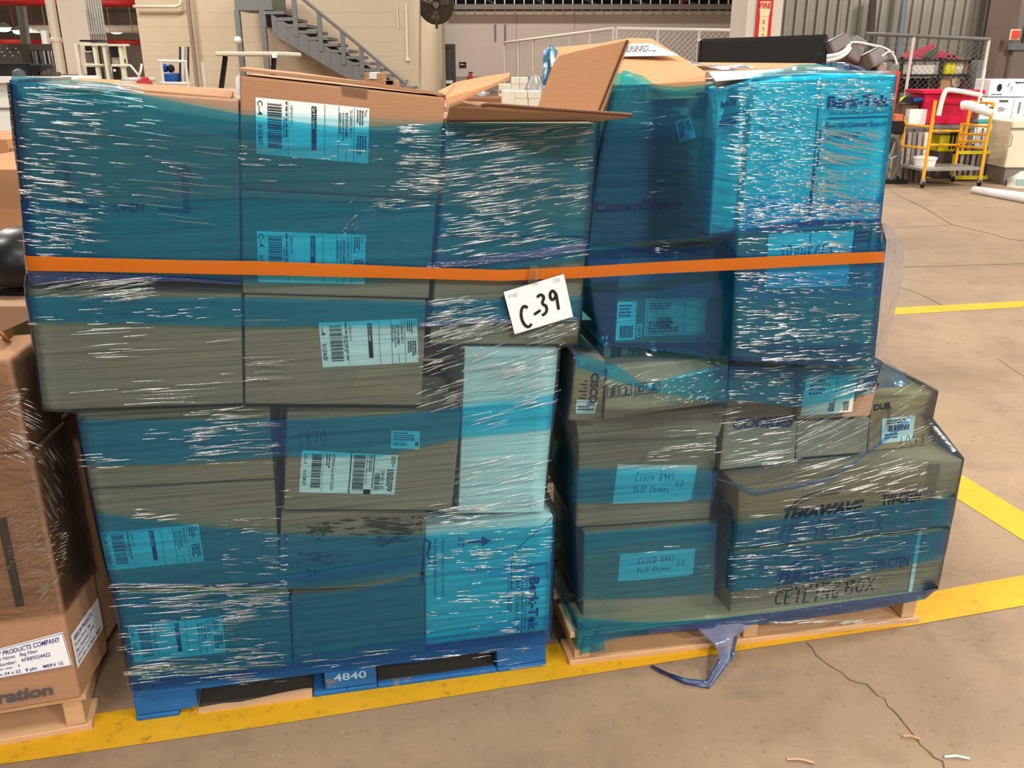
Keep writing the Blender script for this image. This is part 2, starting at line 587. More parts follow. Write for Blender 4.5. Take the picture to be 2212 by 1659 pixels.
def ribbon(mb, pts, wid, n):
    m = len(pts)
    i = len(mb.v)
    for k, p in enumerate(pts):
        t = (pts[min(k + 1, m - 1)] - pts[max(k - 1, 0)])
        sd = t.cross(n)
        sd = sd.normalized() * wid * 0.5 if sd.length > 1e-9 else Vector((wid / 2, 0, 0))
        mb.v += [p + sd, p - sd]
    for k in range(m - 1):
        mb.f.append((i + 2 * k, i + 2 * k + 1, i + 2 * k + 3, i + 2 * k + 2))

# ------------------------------------------------------------------ the hall
def struct(name, mb, m, parent=None, **k):
    o = mb.build(name, m, parent, **k)
    if parent is None:
        o['kind'] = 'structure'
    return o

floor = struct('floor', MB().box(-30, -9, -0.12, 26, 48, 0.0), CONC)
CRACK = mat('crack_dark', (104, 84, 66), 0.95, 0.2, 30)  # flat dark strips along cracks and joints
def crack(pts, wpx, z=0.0012, seed=1, jag=3.0, step=24):
    rr = random.Random(seed)
    out = []
    for (a, b) in zip(pts[:-1], pts[1:]):
        n = max(1, int(math.hypot(b[0] - a[0], b[1] - a[1]) / step))
        for i in range(n):
            f = i / n
            out.append((a[0] + (b[0] - a[0]) * f + rr.uniform(-jag, jag), a[1] + (b[1] - a[1]) * f + rr.uniform(-jag, jag)))
    out.append(pts[-1])
    mb = MB()
    wp = [G(x, y, z) for x, y in out]
    i0 = len(mb.v)
    for k, p in enumerate(wp):
        t = (wp[min(k + 1, len(wp) - 1)] - wp[max(k - 1, 0)])
        sd = t.cross(ZU).normalized() * (wpx * (p - EYE).length / FPX * rr.uniform(0.22, 0.52))
        mb.v += [p + sd, p - sd]
    for k in range(len(wp) - 1):
        mb.f.append((2 * k, 2 * k + 1, 2 * k + 3, 2 * k + 2))
    return mb.build('floor_crack', CRACK, floor)
crack([(1745, 1392), (1790, 1440), (1885, 1488), (1950, 1560), (1985, 1606), (2045, 1659), (2080, 1700)], 3.4, seed=4, jag=5, step=16)
crack([(1925, 414), (1970, 435), (2000, 450), (2055, 486), (2120, 500), (2300, 545)], 3.0, seed=5, jag=1.5)
crack([(1945, 620), (2000, 640), (2045, 664)], 2.4, seed=6, jag=1.5)
crack([(1900, 492), (1960, 491), (2056, 486)], 2.6, seed=8, jag=0.8)
crack([(1900, 579), (2060, 574), (2300, 566)], 4.0, seed=9, jag=0.6)
crack([(2155, 775), (2190, 800), (2240, 830)], 2.0, seed=10, jag=2)

def paint(pts_up, pts_lo, z=0.0022):
    mb = MB()
    a = [G(x, y, z) for x, y in pts_up]
    b = [G(x, y, z) for x, y in pts_lo]
    for k in range(len(a) - 1):
        mb.face([a[k], b[k], b[k + 1], a[k + 1]])
    o = mb.build('floor_marking', YPAINT)
    o['kind'] = 'structure'
    return o
paint([(-300, 1616), (0, 1572), (560, 1490), (1180, 1394), (1637, 1326), (1990, 1282), (2212, 1242), (2600, 1176)],
      [(-300, 1698), (0, 1651), (560, 1570), (1180, 1471), (1637, 1399), (1973, 1350), (2212, 1308), (2600, 1240)])
paint([(2000, 1000), (2085, 1030), (2212, 1107), (2500, 1285)], [(1990, 1045), (2066, 1076), (2212, 1168), (2450, 1320)], 0.0016)
paint([(1800, 672), (1930, 665), (2212, 650), (2500, 636)], [(1800, 688), (1930, 680), (2212, 663), (2500, 648)], 0.0016)

# litter splinters on the floor
rr = random.Random(11)
for i, (x, y, l, a) in enumerate(((1700, 1640, 60, 15), (2040, 1635, 55, 8), (1950, 1590, 40, 20), (1730, 1265, 0, 0))):
    if not l:
        continue
    p, q = G(x, y, 0.004), G(x + l * math.cos(R(a)), y + l * math.sin(R(a)) * 0.5, 0.004)
    o = MB().tube([p, (p + q) / 2 + Vector((0, 0.004, 0.002)), q], 0.0028, 5).build('wood_splinter', WOOD if i != 1 else PAPER)
    tag(o, ('dark tan wood splinter on bare concrete by the long crack, most leftward', 'pale splinter lying across the end of the floor crack', 'short tan splinter on concrete above the pale one')[i], 'splinter')

CEIL = mat('ceiling_paint_dark', (96, 88, 80), 0.9, 0.1)
struct('ceiling', MB().box(-30, -9, 6.5, 26, 48, 6.7), CEIL)
DARKW = mat('dark_wall_paint', (70, 62, 56), 0.9, 0.2, 1.5)
struct('wall_back', MB().box(-30, 36, 0, 26, 36.3, 6.5), mat('brown_grey_wall', (128, 112, 98), .9, .2, 1.0))
struct('wall_left', MB().box(-30, -9, 0, -29.7, 48, 6.5), DARKW)

# ------------------------------------------------------------------ cartons
def carton(base, off, depth, q, m, label, group=None, name='cardboard_carton', bev=0.004, cat='carton', dvec=None, skew=None):
    f = [base.F(x, y, off) for x, y in q]
    d = (dvec if dvec is not None else base.v) * depth
    b = [p + d + (skew[i] if skew else Vector((0, 0, 0))) for i, p in enumerate(f)]
    mb = MB().hexa(f, b)
    o = mb.build(name, m, None, label, cat, group, bevel=bev, seg=2)
    return o

def part_mb(mb, name, m, parent, label=None, **k):
    if mb.f:
        return mb.build(name, m, parent, label, **k)

def ship_label(box, base, off, pts, lab, hidden_c=False, seed=1):
    """white transport sticker, its print turned to read downwards"""
    q = fq(base, off, pts, 0.0012)
    mb = MB()
    q.rect(mb, 0, 0, 1, 1, 1)
    st = mb.build('shipping_label', STICK, box, lab)
    mb = MB()
    if not hidden_c:
        text(mb, q, 'C--4', .015, .05, .06, .30, 1, bold=.01, k=1.8)
    else:
        text(mb, q, '--4', .015, .10, .06, .28, 1, bold=.01, k=1.8)
    text(mb, q, 'Ptr: N DOM 6707', .015, .47, .06, .84, 1, bold=.01, k=1.8)
    barcode(mb, q, .10, .08, .225, .88, 32, True, 1.8, seed)
    text(mb, q, '1000096201708', .235, .30, .255, .66, 1, k=1.8)
    fine(mb, q, .255, .02, .275, .95, 1, True, 1.8, seed + 1)
    q.rect(mb, .278, 0.01, .281, .99, 1.8)
    text(mb, q, 'CARTON 21 OF 41', .298, .08, .322, .42, 1, k=1.8)
    q.rect(mb, .485, .06, .53, .84, 1.6)
    for a in (.60, .725, .865):
        q.rect(mb, a, .01, a + .004, .99, 1.8)
    q.rect(mb, .725, .78, .865, .784, 1.8)
    q.rect(mb, .795, .784, .799, .99, 1.8)
    text(mb, q, 'TO: CLEARANCE DEPOT 20', .825, .06, .85, .55, 1, bold=.008, k=1.8)
    text(mb, q, 'BOSTON RTSV-ASSEMBLY', .785, .12, .81, .58, 1, bold=.02, k=1.8)
    text(mb, q, '45 W JOHNSTOWN RD RTE 96', .752, .12, .776, .62, 1, bold=.02, k=1.8)
    text(mb, q, 'GAHANNA, OH 43230', .728, .12, .75, .50, 1, bold=.02, k=1.8)
    text(mb, q, 'From:', .955, .04, .985, .16, 1, k=1.8)
    fine(mb, q, .885, .05, .95, .38, 3, True, 1.8, seed + 5)
    q.rect(mb, .865, .46, .99, .464, 1.8)
    fine(mb, q, .89, .50, .985, .88, 4, True, 1.8, seed + 6, 0.7)
    part_mb(mb, 'label_print', INK, st)
    mb = MB()
    text(mb, q, 'Carr R + L Carriers', .492, .08, .522, .46, 1, bold=.012, k=2.4)
    part_mb(mb, 'label_print', STICK, st, 'white lettering on the black bar of the label')

# ---- the wrapped stack with the code card (left pallet): cartons front row
def LC(off, depth, q, m, label, **k):
    return carton(BL_, off, depth, q, m, label, group='cartons stacked on the blue pallet', **k)
A1 = LC(0.0, .50, [(29, 180), (515, 216), (519, 600), (64, 592)], KRAFT2, 'largest brown carton printed with two up arrows, top of the stack on blue pallet')
A2 = LC(0.0, .44, [(518, 163), (962, 211), (945, 431), (521, 408)], KRAFT, 'open-topped brown carton rising bare above the blue film, white label below its rim')
A3 = LC(0.0, .42, [(964, 264), (1287, 266), (1273, 511), (948, 508)], KRAFT2, 'brown carton with wide raised flaps beside the open-topped one')
B2 = LC(0.0, .44, [(521, 411), (943, 434), (926, 645), (524, 634)], KRAFT2, 'brown carton whose white label is crossed by the orange tape')
B3 = LC(0.0, .42, [(946, 512), (1270, 515), (1247, 744), (929, 744)], KRAFT2, 'brown carton behind the handwritten C-39 card')
C1 = LC(0.0, .50, [(59, 624), (521, 636), (525, 872), (92, 887)], KRAFT2, 'plain brown carton just below the orange tape at stack corner, no label')
C2 = LC(0.0, .44, [(527, 637), (921, 649), (911, 876), (529, 873)], KRAFT2, 'brown carton in mid stack with white label at its upper edge beside plain one')
D1 = LC(0.005, .46, [(166, 893), (583, 884), (592, 1034), (196, 1056)], KRAFT2, 'plain low brown carton tucked under the overhanging unlabelled one')
D2 = LC(0.005, .40, [(619, 891), (997, 890), (976, 1103), (613, 1102)], KRAFT2, 'brown carton numbered 6870 in pen with two white stickers')
E1 = LC(0.005, .46, [(198, 1060), (593, 1038), (604, 1258), (241, 1269)], KRAFT2, 'brown carton with tilted white label, second from the bottom of blue pallet stack')
E2 = LC(0.005, .40, [(607, 1108), (922, 1110), (906, 1266), (601, 1276)], KRAFT2, 'brown carton smeared with dark stains and torn print')
F1 = LC(0.005, .46, [(248, 1275), (622, 1266), (632, 1440), (288, 1474)], KRAFT2, 'lowest labelled brown carton sitting on the blue pallet corner')
F2 = LC(0.005, .42, [(629, 1290), (916, 1264), (917, 1407), (635, 1438)], KRAFT2, 'plain brown carton with a pale crease on the middle of blue pallet')
W1 = LC(0.004, .34, [(1004, 750), (1207, 754), (1174, 1108), (990, 1109)], WHITEB, 'tall narrow plain white carton below the handwritten card', bev=.003)
W2 = LC(0.005, .36, [(918, 1138), (1196, 1112), (1186, 1362), (919, 1396)], WHITEB, 'crushed white carton with navy lettering turned sideways on blue pallet', bev=.006)
D3 = LC(0.10, .30, [(916, 862), (992, 858), (996, 886), (918, 886)], KRAFT, 'tan carton top peeping out of the dark gap beside tall white carton')
# unseen second row, added to block light so the gaps stay dark
carton(BL_, .56, .5, [(120, 185), (1180, 240), (1150, 830), (190, 850)], KRAFT2, 'unseen big carton added behind the blue pallet stack to block light, upper', group='cartons stacked on the blue pallet')
carton(BL_, .56, .5, [(235, 870), (1140, 860), (1120, 1150), (330, 1210)], KRAFT2, 'unseen big carton added behind the blue pallet stack to block light, lower', group='cartons stacked on the blue pallet')
ship_label(A2, BL_, -0.001, [(552, 210), (798, 234), (795, 354), (554, 332)], 'white transport label with barcode, upper edge above the film', seed=3)
ship_label(B2, BL_, -0.001, [(555, 499), (790, 507), (788, 614), (558, 609)], 'white transport label partly under orange tape', seed=4)
ship_label(C2, BL_, -0.001, [(688, 697), (901, 687), (904, 782), (697, 794)], 'white transport label, its first letter cut off', True, seed=5)
ship_label(E1, BL_, 0.004, [(216, 1150), (429, 1132), (441, 1212), (233, 1232)], 'white transport label, tilted', seed=6)
ship_label(F1, BL_, 0.004, [(275, 1351), (480, 1331), (488, 1408), (290, 1430)], 'white transport label, tilted', seed=7)

# print and wear on the big carton
q = fq(BL_, -0.001, [(29, 180), (515, 216), (519, 600), (64, 592)])
mb = MB()
def px_poly(mb, base, off, pts):
    mb.face([base.F(x, y, off) for x, y in pts])
px_poly(mb, BL_, -.0022, [(378, 380), (399, 352), (419, 382)])
px_poly(mb, BL_, -.0022, [(390, 380), (406, 381), (411, 460), (397, 459)])
px_poly(mb, BL_, -.0022, [(342, 449), (398, 452), (397, 459), (341, 455)])
px_poly(mb, BL_, -.0022, [(124, 372), (140, 344), (160, 374)])
px_poly(mb, BL_, -.0022, [(137, 372), (151, 373), (157, 449), (145, 449)])
px_poly(mb, BL_, -.0022, [(157, 441), (216, 446), (216, 452), (157, 449)])
q2 = fq(BL_, -.001, [(245, 437), (312, 440), (312, 458), (245, 456)])
text(mb, q2, 'OPEN', 0, 0, 1, 1, 0, bold=.03)
part_mb(mb, 'printed_arrows', GREYINK, A1, 'two dark up arrows and OPEN printed on the side')

# top flaps of the big carton: folded over and crumpled
mb = MB()
fa = [BL_.F(258, 196, .02), BL_.F(380, 206, .01), BL_.F(500, 216, .02), BL_.F(505, 202, .14), BL_.F(390, 190, .20), BL_.F(280, 186, .20)]
mb.plate(fa, ZU, .005)
part_mb(mb, 'box_flap', KRAFT, A1, 'creased top flap')
mb = MB()
mb.plate([BL_.F(262, 196, .04), BL_.F(150, 181, .10), BL_.F(175, 174, .22), BL_.F(262, 178, .24)], ZU, .005)
part_mb(mb, 'box_flap', KRAFT3, A1, 'raised inner flap')

# open-topped carton: its long flap lies back, a little raised; side flap folds out
mb = MB()
a = [BL_.F(515, 153, 0.002), BL_.F(640, 166, .002), BL_.F(800, 183, 0.002), BL_.F(958, 207, .004)]
mb.plate(a + [a[3] + BL_.v * .17 - ZU * .004, a[2] + BL_.v * .19 - ZU * .002, a[1] + BL_.v * .19 + ZU * .002, a[0] + BL_.v * .18 + ZU * .002], ZU, .005)
part_mb(mb, 'box_flap', KRAFT, A2, 'long flap laid back, gap below it')
mb = MB()
mb.plate([BL_.F(962, 212, .0), BL_.F(966, 232, -.005), BL_.F(1100, 172, .08), BL_.F(1101, 163, .16), BL_.F(1040, 172, .25), BL_.F(985, 183, .28), BL_.F(945, 204, .10)], ZU, .006)
part_mb(mb, 'box_flap', KRAFT3, A2, 'torn side flap folded out, ragged edge')
mb = MB()
mb.face([BL_.F(735, 181, -.0015), BL_.F(740, 206, -.0015), BL_.F(793, 214, -.0015), BL_.F(795, 188, -.0015)])
part_mb(mb, 'packing_tape', TAPE, A2, 'clear tape tab')
# paper strip standing between the two top cartons
mb = MB()
mb.plate([BL_.F(509, 168, .10), BL_.F(518, 160, .10), BL_.F(519, 225, .08), BL_.F(511, 218, .08)], BL_.v, .012)
o = part_mb(mb, 'paper_edge', PAPER, A2, 'white edge of paper at the side')

# flaps of the carton beside it
mb = MB()
hl, hr = BL_.F(964, 264, 0), BL_.F(1288, 263, 0)
fl = [BL_.F(972, 232, -.10), BL_.F(1000, 222, -.12), BL_.F(1040, 229, -.12), BL_.F(1055, 227, -.125), BL_.F(1200, 238, -.16), BL_.F(1365, 250, -.20), BL_.F(1352, 255, -.19)]
nn = (fl[4] - hl).cross(hr - hl).normalized()
if nn.y > 0: nn = -nn
mb.plate([hl] + fl + [hr], -nn, .005)
FL1 = part_mb(mb, 'box_flap', KRAFT2, A3, 'front flap tipped towards the viewer, underside in shade')
mb = MB()
fr0, fr1 = BL_.F(1293, 244, 0.0), BL_.F(1356, 87, -.02)
bk0 = BL_.F(1160, 234, .30)
nf = (fr1 - fr0).cross(bk0 - fr0).normalized()
mb.plate([bk0, fr0, fr1, hit(1300, 99, fr0, nf), hit(1240, 112, fr0, nf), hit(1208, 121, fr0, nf), hit(1196, 136, fr0, nf)], nf if nf.x > 0 else -nf, .006)
part_mb(mb, 'box_flap', KRAFT3, A3, 'tall flap standing upright in the light')
# corrugated cut edges (thin dark flute line)
mb = MB()
mb.tube([fr0 + Vector((-.001, -.003, 0)), fr1 + Vector((-.001, -.003, 0))], .0030, 5)
part_mb(mb, 'cut_edge', KIN, A3)
mb = MB()
mb.tube([p + ZU * .001 - BL_.v * .001 for p in fl[2:-1]], .0028, 5)
part_mb(mb, 'cut_edge', KIN, A3)

# tape tabs on lower cartons
for (bx_, o_, pts) in ((B2, -.001, [(736, 434), (770, 436), (766, 540), (726, 538)]), (D2, .004, [(790, 893), (850, 894), (846, 925), (800, 922)]),
                       (C2, -.001, [(690, 795), (780, 790), (760, 840), (700, 868)]), (F2, .004, [(782, 1277), (800, 1275), (832, 1372), (822, 1374)]),
                       (E1, .004, [(388, 1050), (400, 1049), (404, 1090), (392, 1090)])):
    q = fq(BL_, o_, pts, .0008)
    mb = MB()
    q.rect(mb, 0, 0, 1, 1)
    part_mb(mb, 'packing_tape', TAPE, bx_, 'clear tape')

# carton numbered in pen, with a second, smaller sticker and an address label (the matrix code is left blank)
q = fq(BL_, .004, [(640, 935), (706, 925), (708, 962), (645, 972)])
mb = MB(); hand(mb, q, '6870', 0, 0, 1, 1, .0016)
part_mb(mb, 'handwriting', PEN, D2, 'number 6870 in pen')
q = fq(BL_, .004, [(845, 929), (907, 931), (906, 970), (844, 968)])
mb = MB(); q.rect(mb, 0, 0, 1, 1)
st = mb.build('sticker', STICK, D2, 'small printed sticker')
mb = MB(); fine(mb, q, .08, .08, .8, .55, 4, False, 1.8, 4); text(mb, q, '820-6870', .08, .66, .55, .84, bold=.01, k=1.8); q.rect(mb, .84, .6, .95, .8, 1.8)
part_mb(mb, 'label_print', PEN, st)
q = fq(BL_, .004, [(652, 972), (860, 983), (852, 1068), (646, 1063)])
mb = MB(); q.rect(mb, 0, 0, 1, 1)
st = mb.build('shipping_label', STICK, D2, 'white address label with two barcodes')
mb = MB()
text(mb, q, 'U--1', .025, .08, .065, .30, 1, bold=.01, k=1.8)
text(mb, q, 'Ptr: N DOM LA57', .025, .46, .065, .82, 1, bold=.01, k=1.8)
barcode(mb, q, .11, .06, .21, .88, 30, True, 1.8, 8)
q.rect(mb, .225, .01, .228, .99, 1.8)
text(mb, q, 'ECZ PORTLAND, Comm: X BR SHIP TO ZOAZ778', .31, .06, .345, .92, 1, bold=.008, k=1.8)
fine(mb, q, .25, .05, .30, .5, 2, True, 1.8, 9)
q.rect(mb, .505, 0.0, .517, 1, 1.8)
barcode(mb, q, .54, .04, .66, .92, 40, True, 1.8, 12)
text(mb, q, 'TRACKING #: 1Z 48F 03 20 2791 0387', .672, .03, .69, .75, 1, bold=.006, k=1.8)
text(mb, q, 'UPS GROUND', .70, .02, .735, .44, 1, bold=.02, k=1.8)
q.rect(mb, .665, .88, .74, 1, 1.8)
q.rect(mb, .748, 0, .758, .86, 1.8)
barcode(mb, q, .77, .46, .83, .90, 16, True, 1.8, 13)
text(mb, q, 'OH 431 9-20', .835, .40, .875, .86, 1, bold=.012, k=1.8)
fine(mb, q, .90, .36, .97, .92, 4, True, 1.8, 15, .7)
q.rect(mb, .755, .36, .99, .364, 1.8)
fine(mb, q, .93, .02, .98, .30, 3, True, 1.8, 16)
part_mb(mb, 'label_print', INK, st)

# stains and torn print
rs = random.Random(5)
STAIN = mat('brown_stain', (72, 60, 36), 0.9, 0.3, 40)
mb = MB()
qs = fq(BL_, .004, [(607, 1108), (922, 1110), (906, 1266), (601, 1276)], .0008)
def smear(cx, cy, w_, h_, n):
    for _ in range(n):
        x, y = rs.gauss(cx, w_ * .4), rs.gauss(cy, h_ * .42)
        l, t = rs.uniform(.3, 1) * w_ * .5, rs.uniform(.004, .022)
        x0, x1 = max(.01, x - l / 2), min(.985, x + l / 2)
        if x1 <= x0 or not .02 < y < .97: continue
        k = rs.uniform(.7, 1.3)
        mb.face([qs.at(x0, y, k), qs.at((x0 + x1) / 2, y + t, k), qs.at(x1, y + t * rs.uniform(-.4, .4), k), qs.at((x0 + x1) / 2, y - t * rs.uniform(.1, 1), k)])
smear(.75, .16, .30, .16, 70); smear(.26, .20, .13, .10, 45); smear(.80, .36, .22, .12, 22); smear(.24, .56, .22, .10, 26); smear(.60, .12, .12, .1, 8)
smear(.96, .14, .10, .25, 24); smear(.23, .78, .10, .08, 10); smear(.035, .35, .02, .4, 22); smear(.5, .3, .4, .3, 10)
part_mb(mb, 'stain', STAIN, E2, 'dark brown smears')

# crushed white carton: lettering turned sideways, arrow, dented corner
q = fq(BL_, .004, [(918, 1138), (1196, 1112), (1186, 1362), (919, 1396)])
mb = MB()
qa = fq(BL_, .004, [(1115, 1248), (1170, 1246), (1165, 1362), (1112, 1368)])
text(mb, qa, 'Berk-Tek', .52, .00, .92, .98, 1, bold=.035, k=1.6)
text(mb, qa, 'AN ALCATEL COMPANY', .36, .03, .44, .95, 1, bold=.0, k=1.6)
qa.rect(mb, .25, .02, .28, .99, 1.6)
text(mb, qa, 'Berk-Tek Customer Support', -.06, .03, .17, .95, 1, shear=.3, k=1.6)
text(mb, qa, '717-354-6200', -.34, .05, -.14, .58, 1, shear=.3, k=1.6)
qb = fq(BL_, .004, [(985, 1155), (1060, 1152), (1060, 1182), (985, 1186)])
qb.rect(mb, .34, .45, .80, .62, 1.6)
mb.face([qb.at(.74, .15, 1.6), qb.at(.74, .90, 1.6), qb.at(1.0, .52, 1.6)])
text(mb, qb, 'FOLD', .05, .2, .14, .8, 1, bold=.02, k=1.6)
text(mb, qb, 'LINE', .17, .25, .24, .85, 1, bold=.02, k=1.6)
text(mb, q, 'Fold perforations on the dotted', .12, .10, .15, .58, 1, k=1.6)
text(mb, q, 'line and remove cardboard section', .065, .10, .095, .56, 1, k=1.6)
text(mb, q, 'before use', .025, .12, .05, .30, 1, k=1.6)
part_mb(mb, 'lettering', BINK, W2, 'navy lettering and arrow printed sideways')
mb = MB()
crease = [q.at(.985, .02), q.at(.90, .10), q.at(.75, .22), q.at(.68, .30), q.at(.675, .42), q.at(.68, .58)]
ribbon(mb, smooth_path(crease), .0018, q.n)
ribbon(mb, [q.at(.70, .44), q.at(.80, .41), q.at(.93, .40), q.at(.96, .405)], .003, q.n)
ribbon(mb, [q.at(.96, .405), q.at(.975, .6), q.at(.965, .95)], .0012, q.n)
ribbon(mb, [q.at(.0, .10), q.at(.04, .13), q.at(.015, .22), q.at(.03, .26)], .006, q.n)
part_mb(mb, 'crease', GREYINK, W2, 'dark crease lines')

# ---- right pallet stack
def RC(off, depth, q, m, label, **k):
    return carton(BR_, off, depth, q, m, label, group='cartons stacked on the bare wood pallet', **k)
K1 = RC(0.065, .34, [(1262, 1150), (1549, 1124), (1543, 1312), (1259, 1330)], KRAFT2, 'brown carton on the wood pallet deck with blue note, bottom of its column')
K2 = RC(0.065, .34, [(1251, 959), (1549, 947), (1534, 1120), (1244, 1139)], KRAFT2, 'brown carton with pen-written note sheet, resting on the one on the deck')
K3 = RC(0.09, .34, [(1243, 905), (1574, 878), (1552, 944), (1250, 956)], KRAFT2, 'low brown carton shaded between the note carton and the pictogram carton')
T1 = RC(0.005, .30, [(1587, 1191), (2051, 1141), (2028, 1270), (1577, 1326)], KRAFT2, 'long low carton marked CEILING BOX clearly in black, on the pallet deck')
T2 = RC(0.005, .30, [(1597, 1054), (2080, 993), (2054, 1134), (1591, 1186)], KRAFT, 'long low carton with swoosh logo, upper one of the pair')
X1 = RC(0.08, .22, [(1579, 798), (1731, 794), (1716, 1000), (1554, 1016)], KRAFT2, 'brown carton with COOKIES in slanted letters')
X2 = RC(0.05, .24, [(1734, 796), (1905, 787), (1879, 899), (1722, 907)], KRAFT2, 'brown carton with a big pale label and dark right end, above the long cartons')
X3 = RC(0.08, .22, [(1722, 910), (1879, 902), (1872, 978), (1719, 990)], KRAFT2, 'small plain carton squeezed beside the COOKIES carton')
X4 = RC(0.11, .26, [(1884, 852), (2023, 848), (2003, 962), (1874, 976)], KRAFT3, 'brown carton with barcode label on the far end of the long carton')
Z1 = RC(0.04, .30, [(1244, 773), (1308, 776), (1299, 911), (1229, 909)], KRAFT, 'slim upright carton end with bridge logo and small sticker')
Z2 = RC(0.07, .24, [(1312, 800), (1574, 766), (1572, 868), (1303, 908)], KRAFT2, 'long brown carton with boxed pictograms behind the twisted film')
Z3 = RC(0.16, .24, [(1304, 746), (1500, 744), (1500, 792), (1302, 815)], KRAFT2, 'brown carton with CE mark and pictograms, below the two-label carton')
S1 = RC(0.12, .34, [(1338, 548), (1588, 540), (1582, 742), (1328, 742)], KRAFT2, 'carton with two pale labels recessed behind blue film')
S2 = RC(0.0, .44, [(1594, 502), (1912, 478), (1882, 785), (1578, 770)], KRAFT2, 'wide carton with a big blank sheet marked speakers')
V0 = RC(0.10, .36, [(1290, 196), (1548, 180), (1534, 520), (1264, 545)], KRAFT2, 'tall dark-shaded carton with heavy black trade lettering and small sticker')
V1 = RC(0.03, .38, [(1556, 190), (1628, 174), (1590, 498), (1533, 508)], WHITEB, 'narrow white carton printed with small navy lettering')
V2 = RC(0.0, .40, [(1631, 178), (1772, 169), (1747, 478), (1596, 498)], WHITEB, 'white carton with faint outline triangles, middle of the white row', bev=.003)
V3 = RC(0.0, .40, [(1775, 169), (1936, 162), (1899, 476), (1750, 478)], WHITEB, 'white carton with large navy lettering and support line', bev=.003)
carton(BR_, .50, .5, [(1370, 215), (1840, 190), (1810, 740), (1400, 760)], KRAFT2, 'unseen big carton added behind the wood pallet stack to block light, upper', group='cartons stacked on the bare wood pallet')  # unseen rear cartons, added to keep light out of the gaps
carton(BR_, .48, .5, [(1330, 780), (1850, 800), (1850, 1090), (1340, 1180)], KRAFT2, 'unseen big carton added behind the wood pallet stack to block light, lower', group='cartons stacked on the bare wood pallet')
# kraft bag-like carton lying on top
mb = MB()
fr_ = [BR_.F(1186, 128, .62), BR_.F(1250, 160, .45), BR_.F(1318, 188, .14), BR_.F(1420, 184, .08), BR_.F(1523, 178, .06)]
mi_ = [BR_.F(1190, 114, .64), BR_.F(1270, 130, .52), BR_.F(1350, 138, .28), BR_.F(1430, 138, .24), BR_.F(1523, 168, .07)]
bk_ = [BR_.F(1198, 106, .66), BR_.F(1290, 97, .62), BR_.F(1358, 86, .50), BR_.F(1405, 86, .48), BR_.F(1522, 160, .10)]
mb.grid([[p - ZU * .03 for p in fr_], fr_, mi_, bk_, [p - ZU * .03 for p in bk_]])
BAG = mb.build('kraft_carton_lid', KRAFT3, None, 'slumped kraft carton lid lying over the dark-shaded carton under a paper sheet', 'carton')
sm = BAG.modifiers.new('wall', 'SOLIDIFY'); sm.thickness = .005
mb = MB()
sh = [BR_.F(1338, 130, .31), BR_.F(1466, 128, .22), BR_.F(1405, 102, .37), BR_.F(1345, 104, .41)]
mb.plate([p + ZU * .008 for p in sh], ZU, .001)
PS = mb.build('paper_sheet', PAPER, None, 'white printed sheet lying on the slumped kraft carton lid', 'paper')
mb = MB(); q = Quad(*[p + ZU * .0095 for p in (sh[3], sh[2], sh[1], sh[0])]); fine(mb, q, .1, .2, .9, .7, 4, False, .4, 5)
part_mb(mb, 'print', GREYINK, PS)
# lids of the white cartons: inside flaps
mb = MB()
mb.plate([BR_.F(1545, 176, .04), BR_.F(1640, 168, .04), BR_.F(1700, 150, .20), BR_.F(1530, 158, .20)], ZU, .004)
part_mb(mb, 'box_flap', WHITEB, V1, 'white flap folded shut')
mb = MB()
mb.plate([BR_.F(1500, 150, .22), BR_.F(1620, 154, .18), BR_.F(1790, 150, .18), BR_.F(1760, 142, .34), BR_.F(1480, 140, .36)], ZU, .006)
TF = mb.build('cardboard_sheet', KRAFT3, None, 'flattened tan cardboard on top of the white cartons before the screen', 'cardboard')
# lettering
mb = MB()
q = fq(BR_, .029, [(1556, 190), (1628, 174), (1590, 498), (1533, 508)])
text(mb, q, 'Berk-Tek', .04, .085, .52, .135, bold=.03, k=1.6)
q.rect(mb, .02, .185, .95, .190, 1.6)
fine(mb, q, .04, .21, .60, .26, 2, False, 1.6, 4)
part_mb(mb, 'lettering', BINK, V1, 'navy lettering')
mb = MB()
q = fq(BR_, -.001, [(1775, 169), (1936, 162), (1899, 476), (1750, 478)])
text(mb, q, 'Berk-Tek', .10, .12, .94, .205, bold=.035, k=1.6)
text(mb, q, 'AN ALCATEL COMPANY', .14, .228, .94, .25, bold=.0, k=1.6)
q.rect(mb, .12, .268, .95, .276, 1.6)
text(mb, q, 'Berk-Tek Customer Support', .10, .30, .94, .35, shear=.3, k=1.6)
text(mb, q, '717-354-6200', .10, .37, .58, .41, shear=.3, k=1.6)
part_mb(mb, 'lettering', BINK, V3, 'large navy lettering')
mb = MB()
q = fq(BR_, -.001, [(1631, 178), (1772, 169), (1747, 478), (1596, 498)])
LB = mat('pale_blue_print', (140, 175, 190), .7, 0)
def outline(pts, wid=.0022):
    ribbon(mb, [q.at(*p) for p in pts + [pts[0]]], wid, q.n)
for t in (.12, .45, .75):
    outline([(.30, t), (.52, t + .08), (.18, t + .09)])
    ribbon(mb, [q.at(.35 + .2 * math.cos(a / 8), t + .16 + .05 * math.sin(a / 8)) for a in range(0, 44, 3)], .002, q.n)
part_mb(mb, 'printed_outline', LB, V2, 'pale outline marks')
mb = MB()
px_poly(mb, BR_, -.0022, [(1772, 280), (1775, 280), (1767, 360), (1764, 360)])
px_poly(mb, BR_, -.0022, [(1756, 365), (1762, 365), (1750, 470), (1745, 470)])
part_mb(mb, 'hand_slot', INK, V3, 'dark slot along the edge')
mb = MB()
q = fq(BR_, .099, [(1283, 436), (1473, 428), (1472, 458), (1282, 464)])
text(mb, q, 'CommScope', 0, 0, 1, 1, bold=.05, k=1.6)
part_mb(mb, 'lettering', INK, V0, 'heavy black lettering')
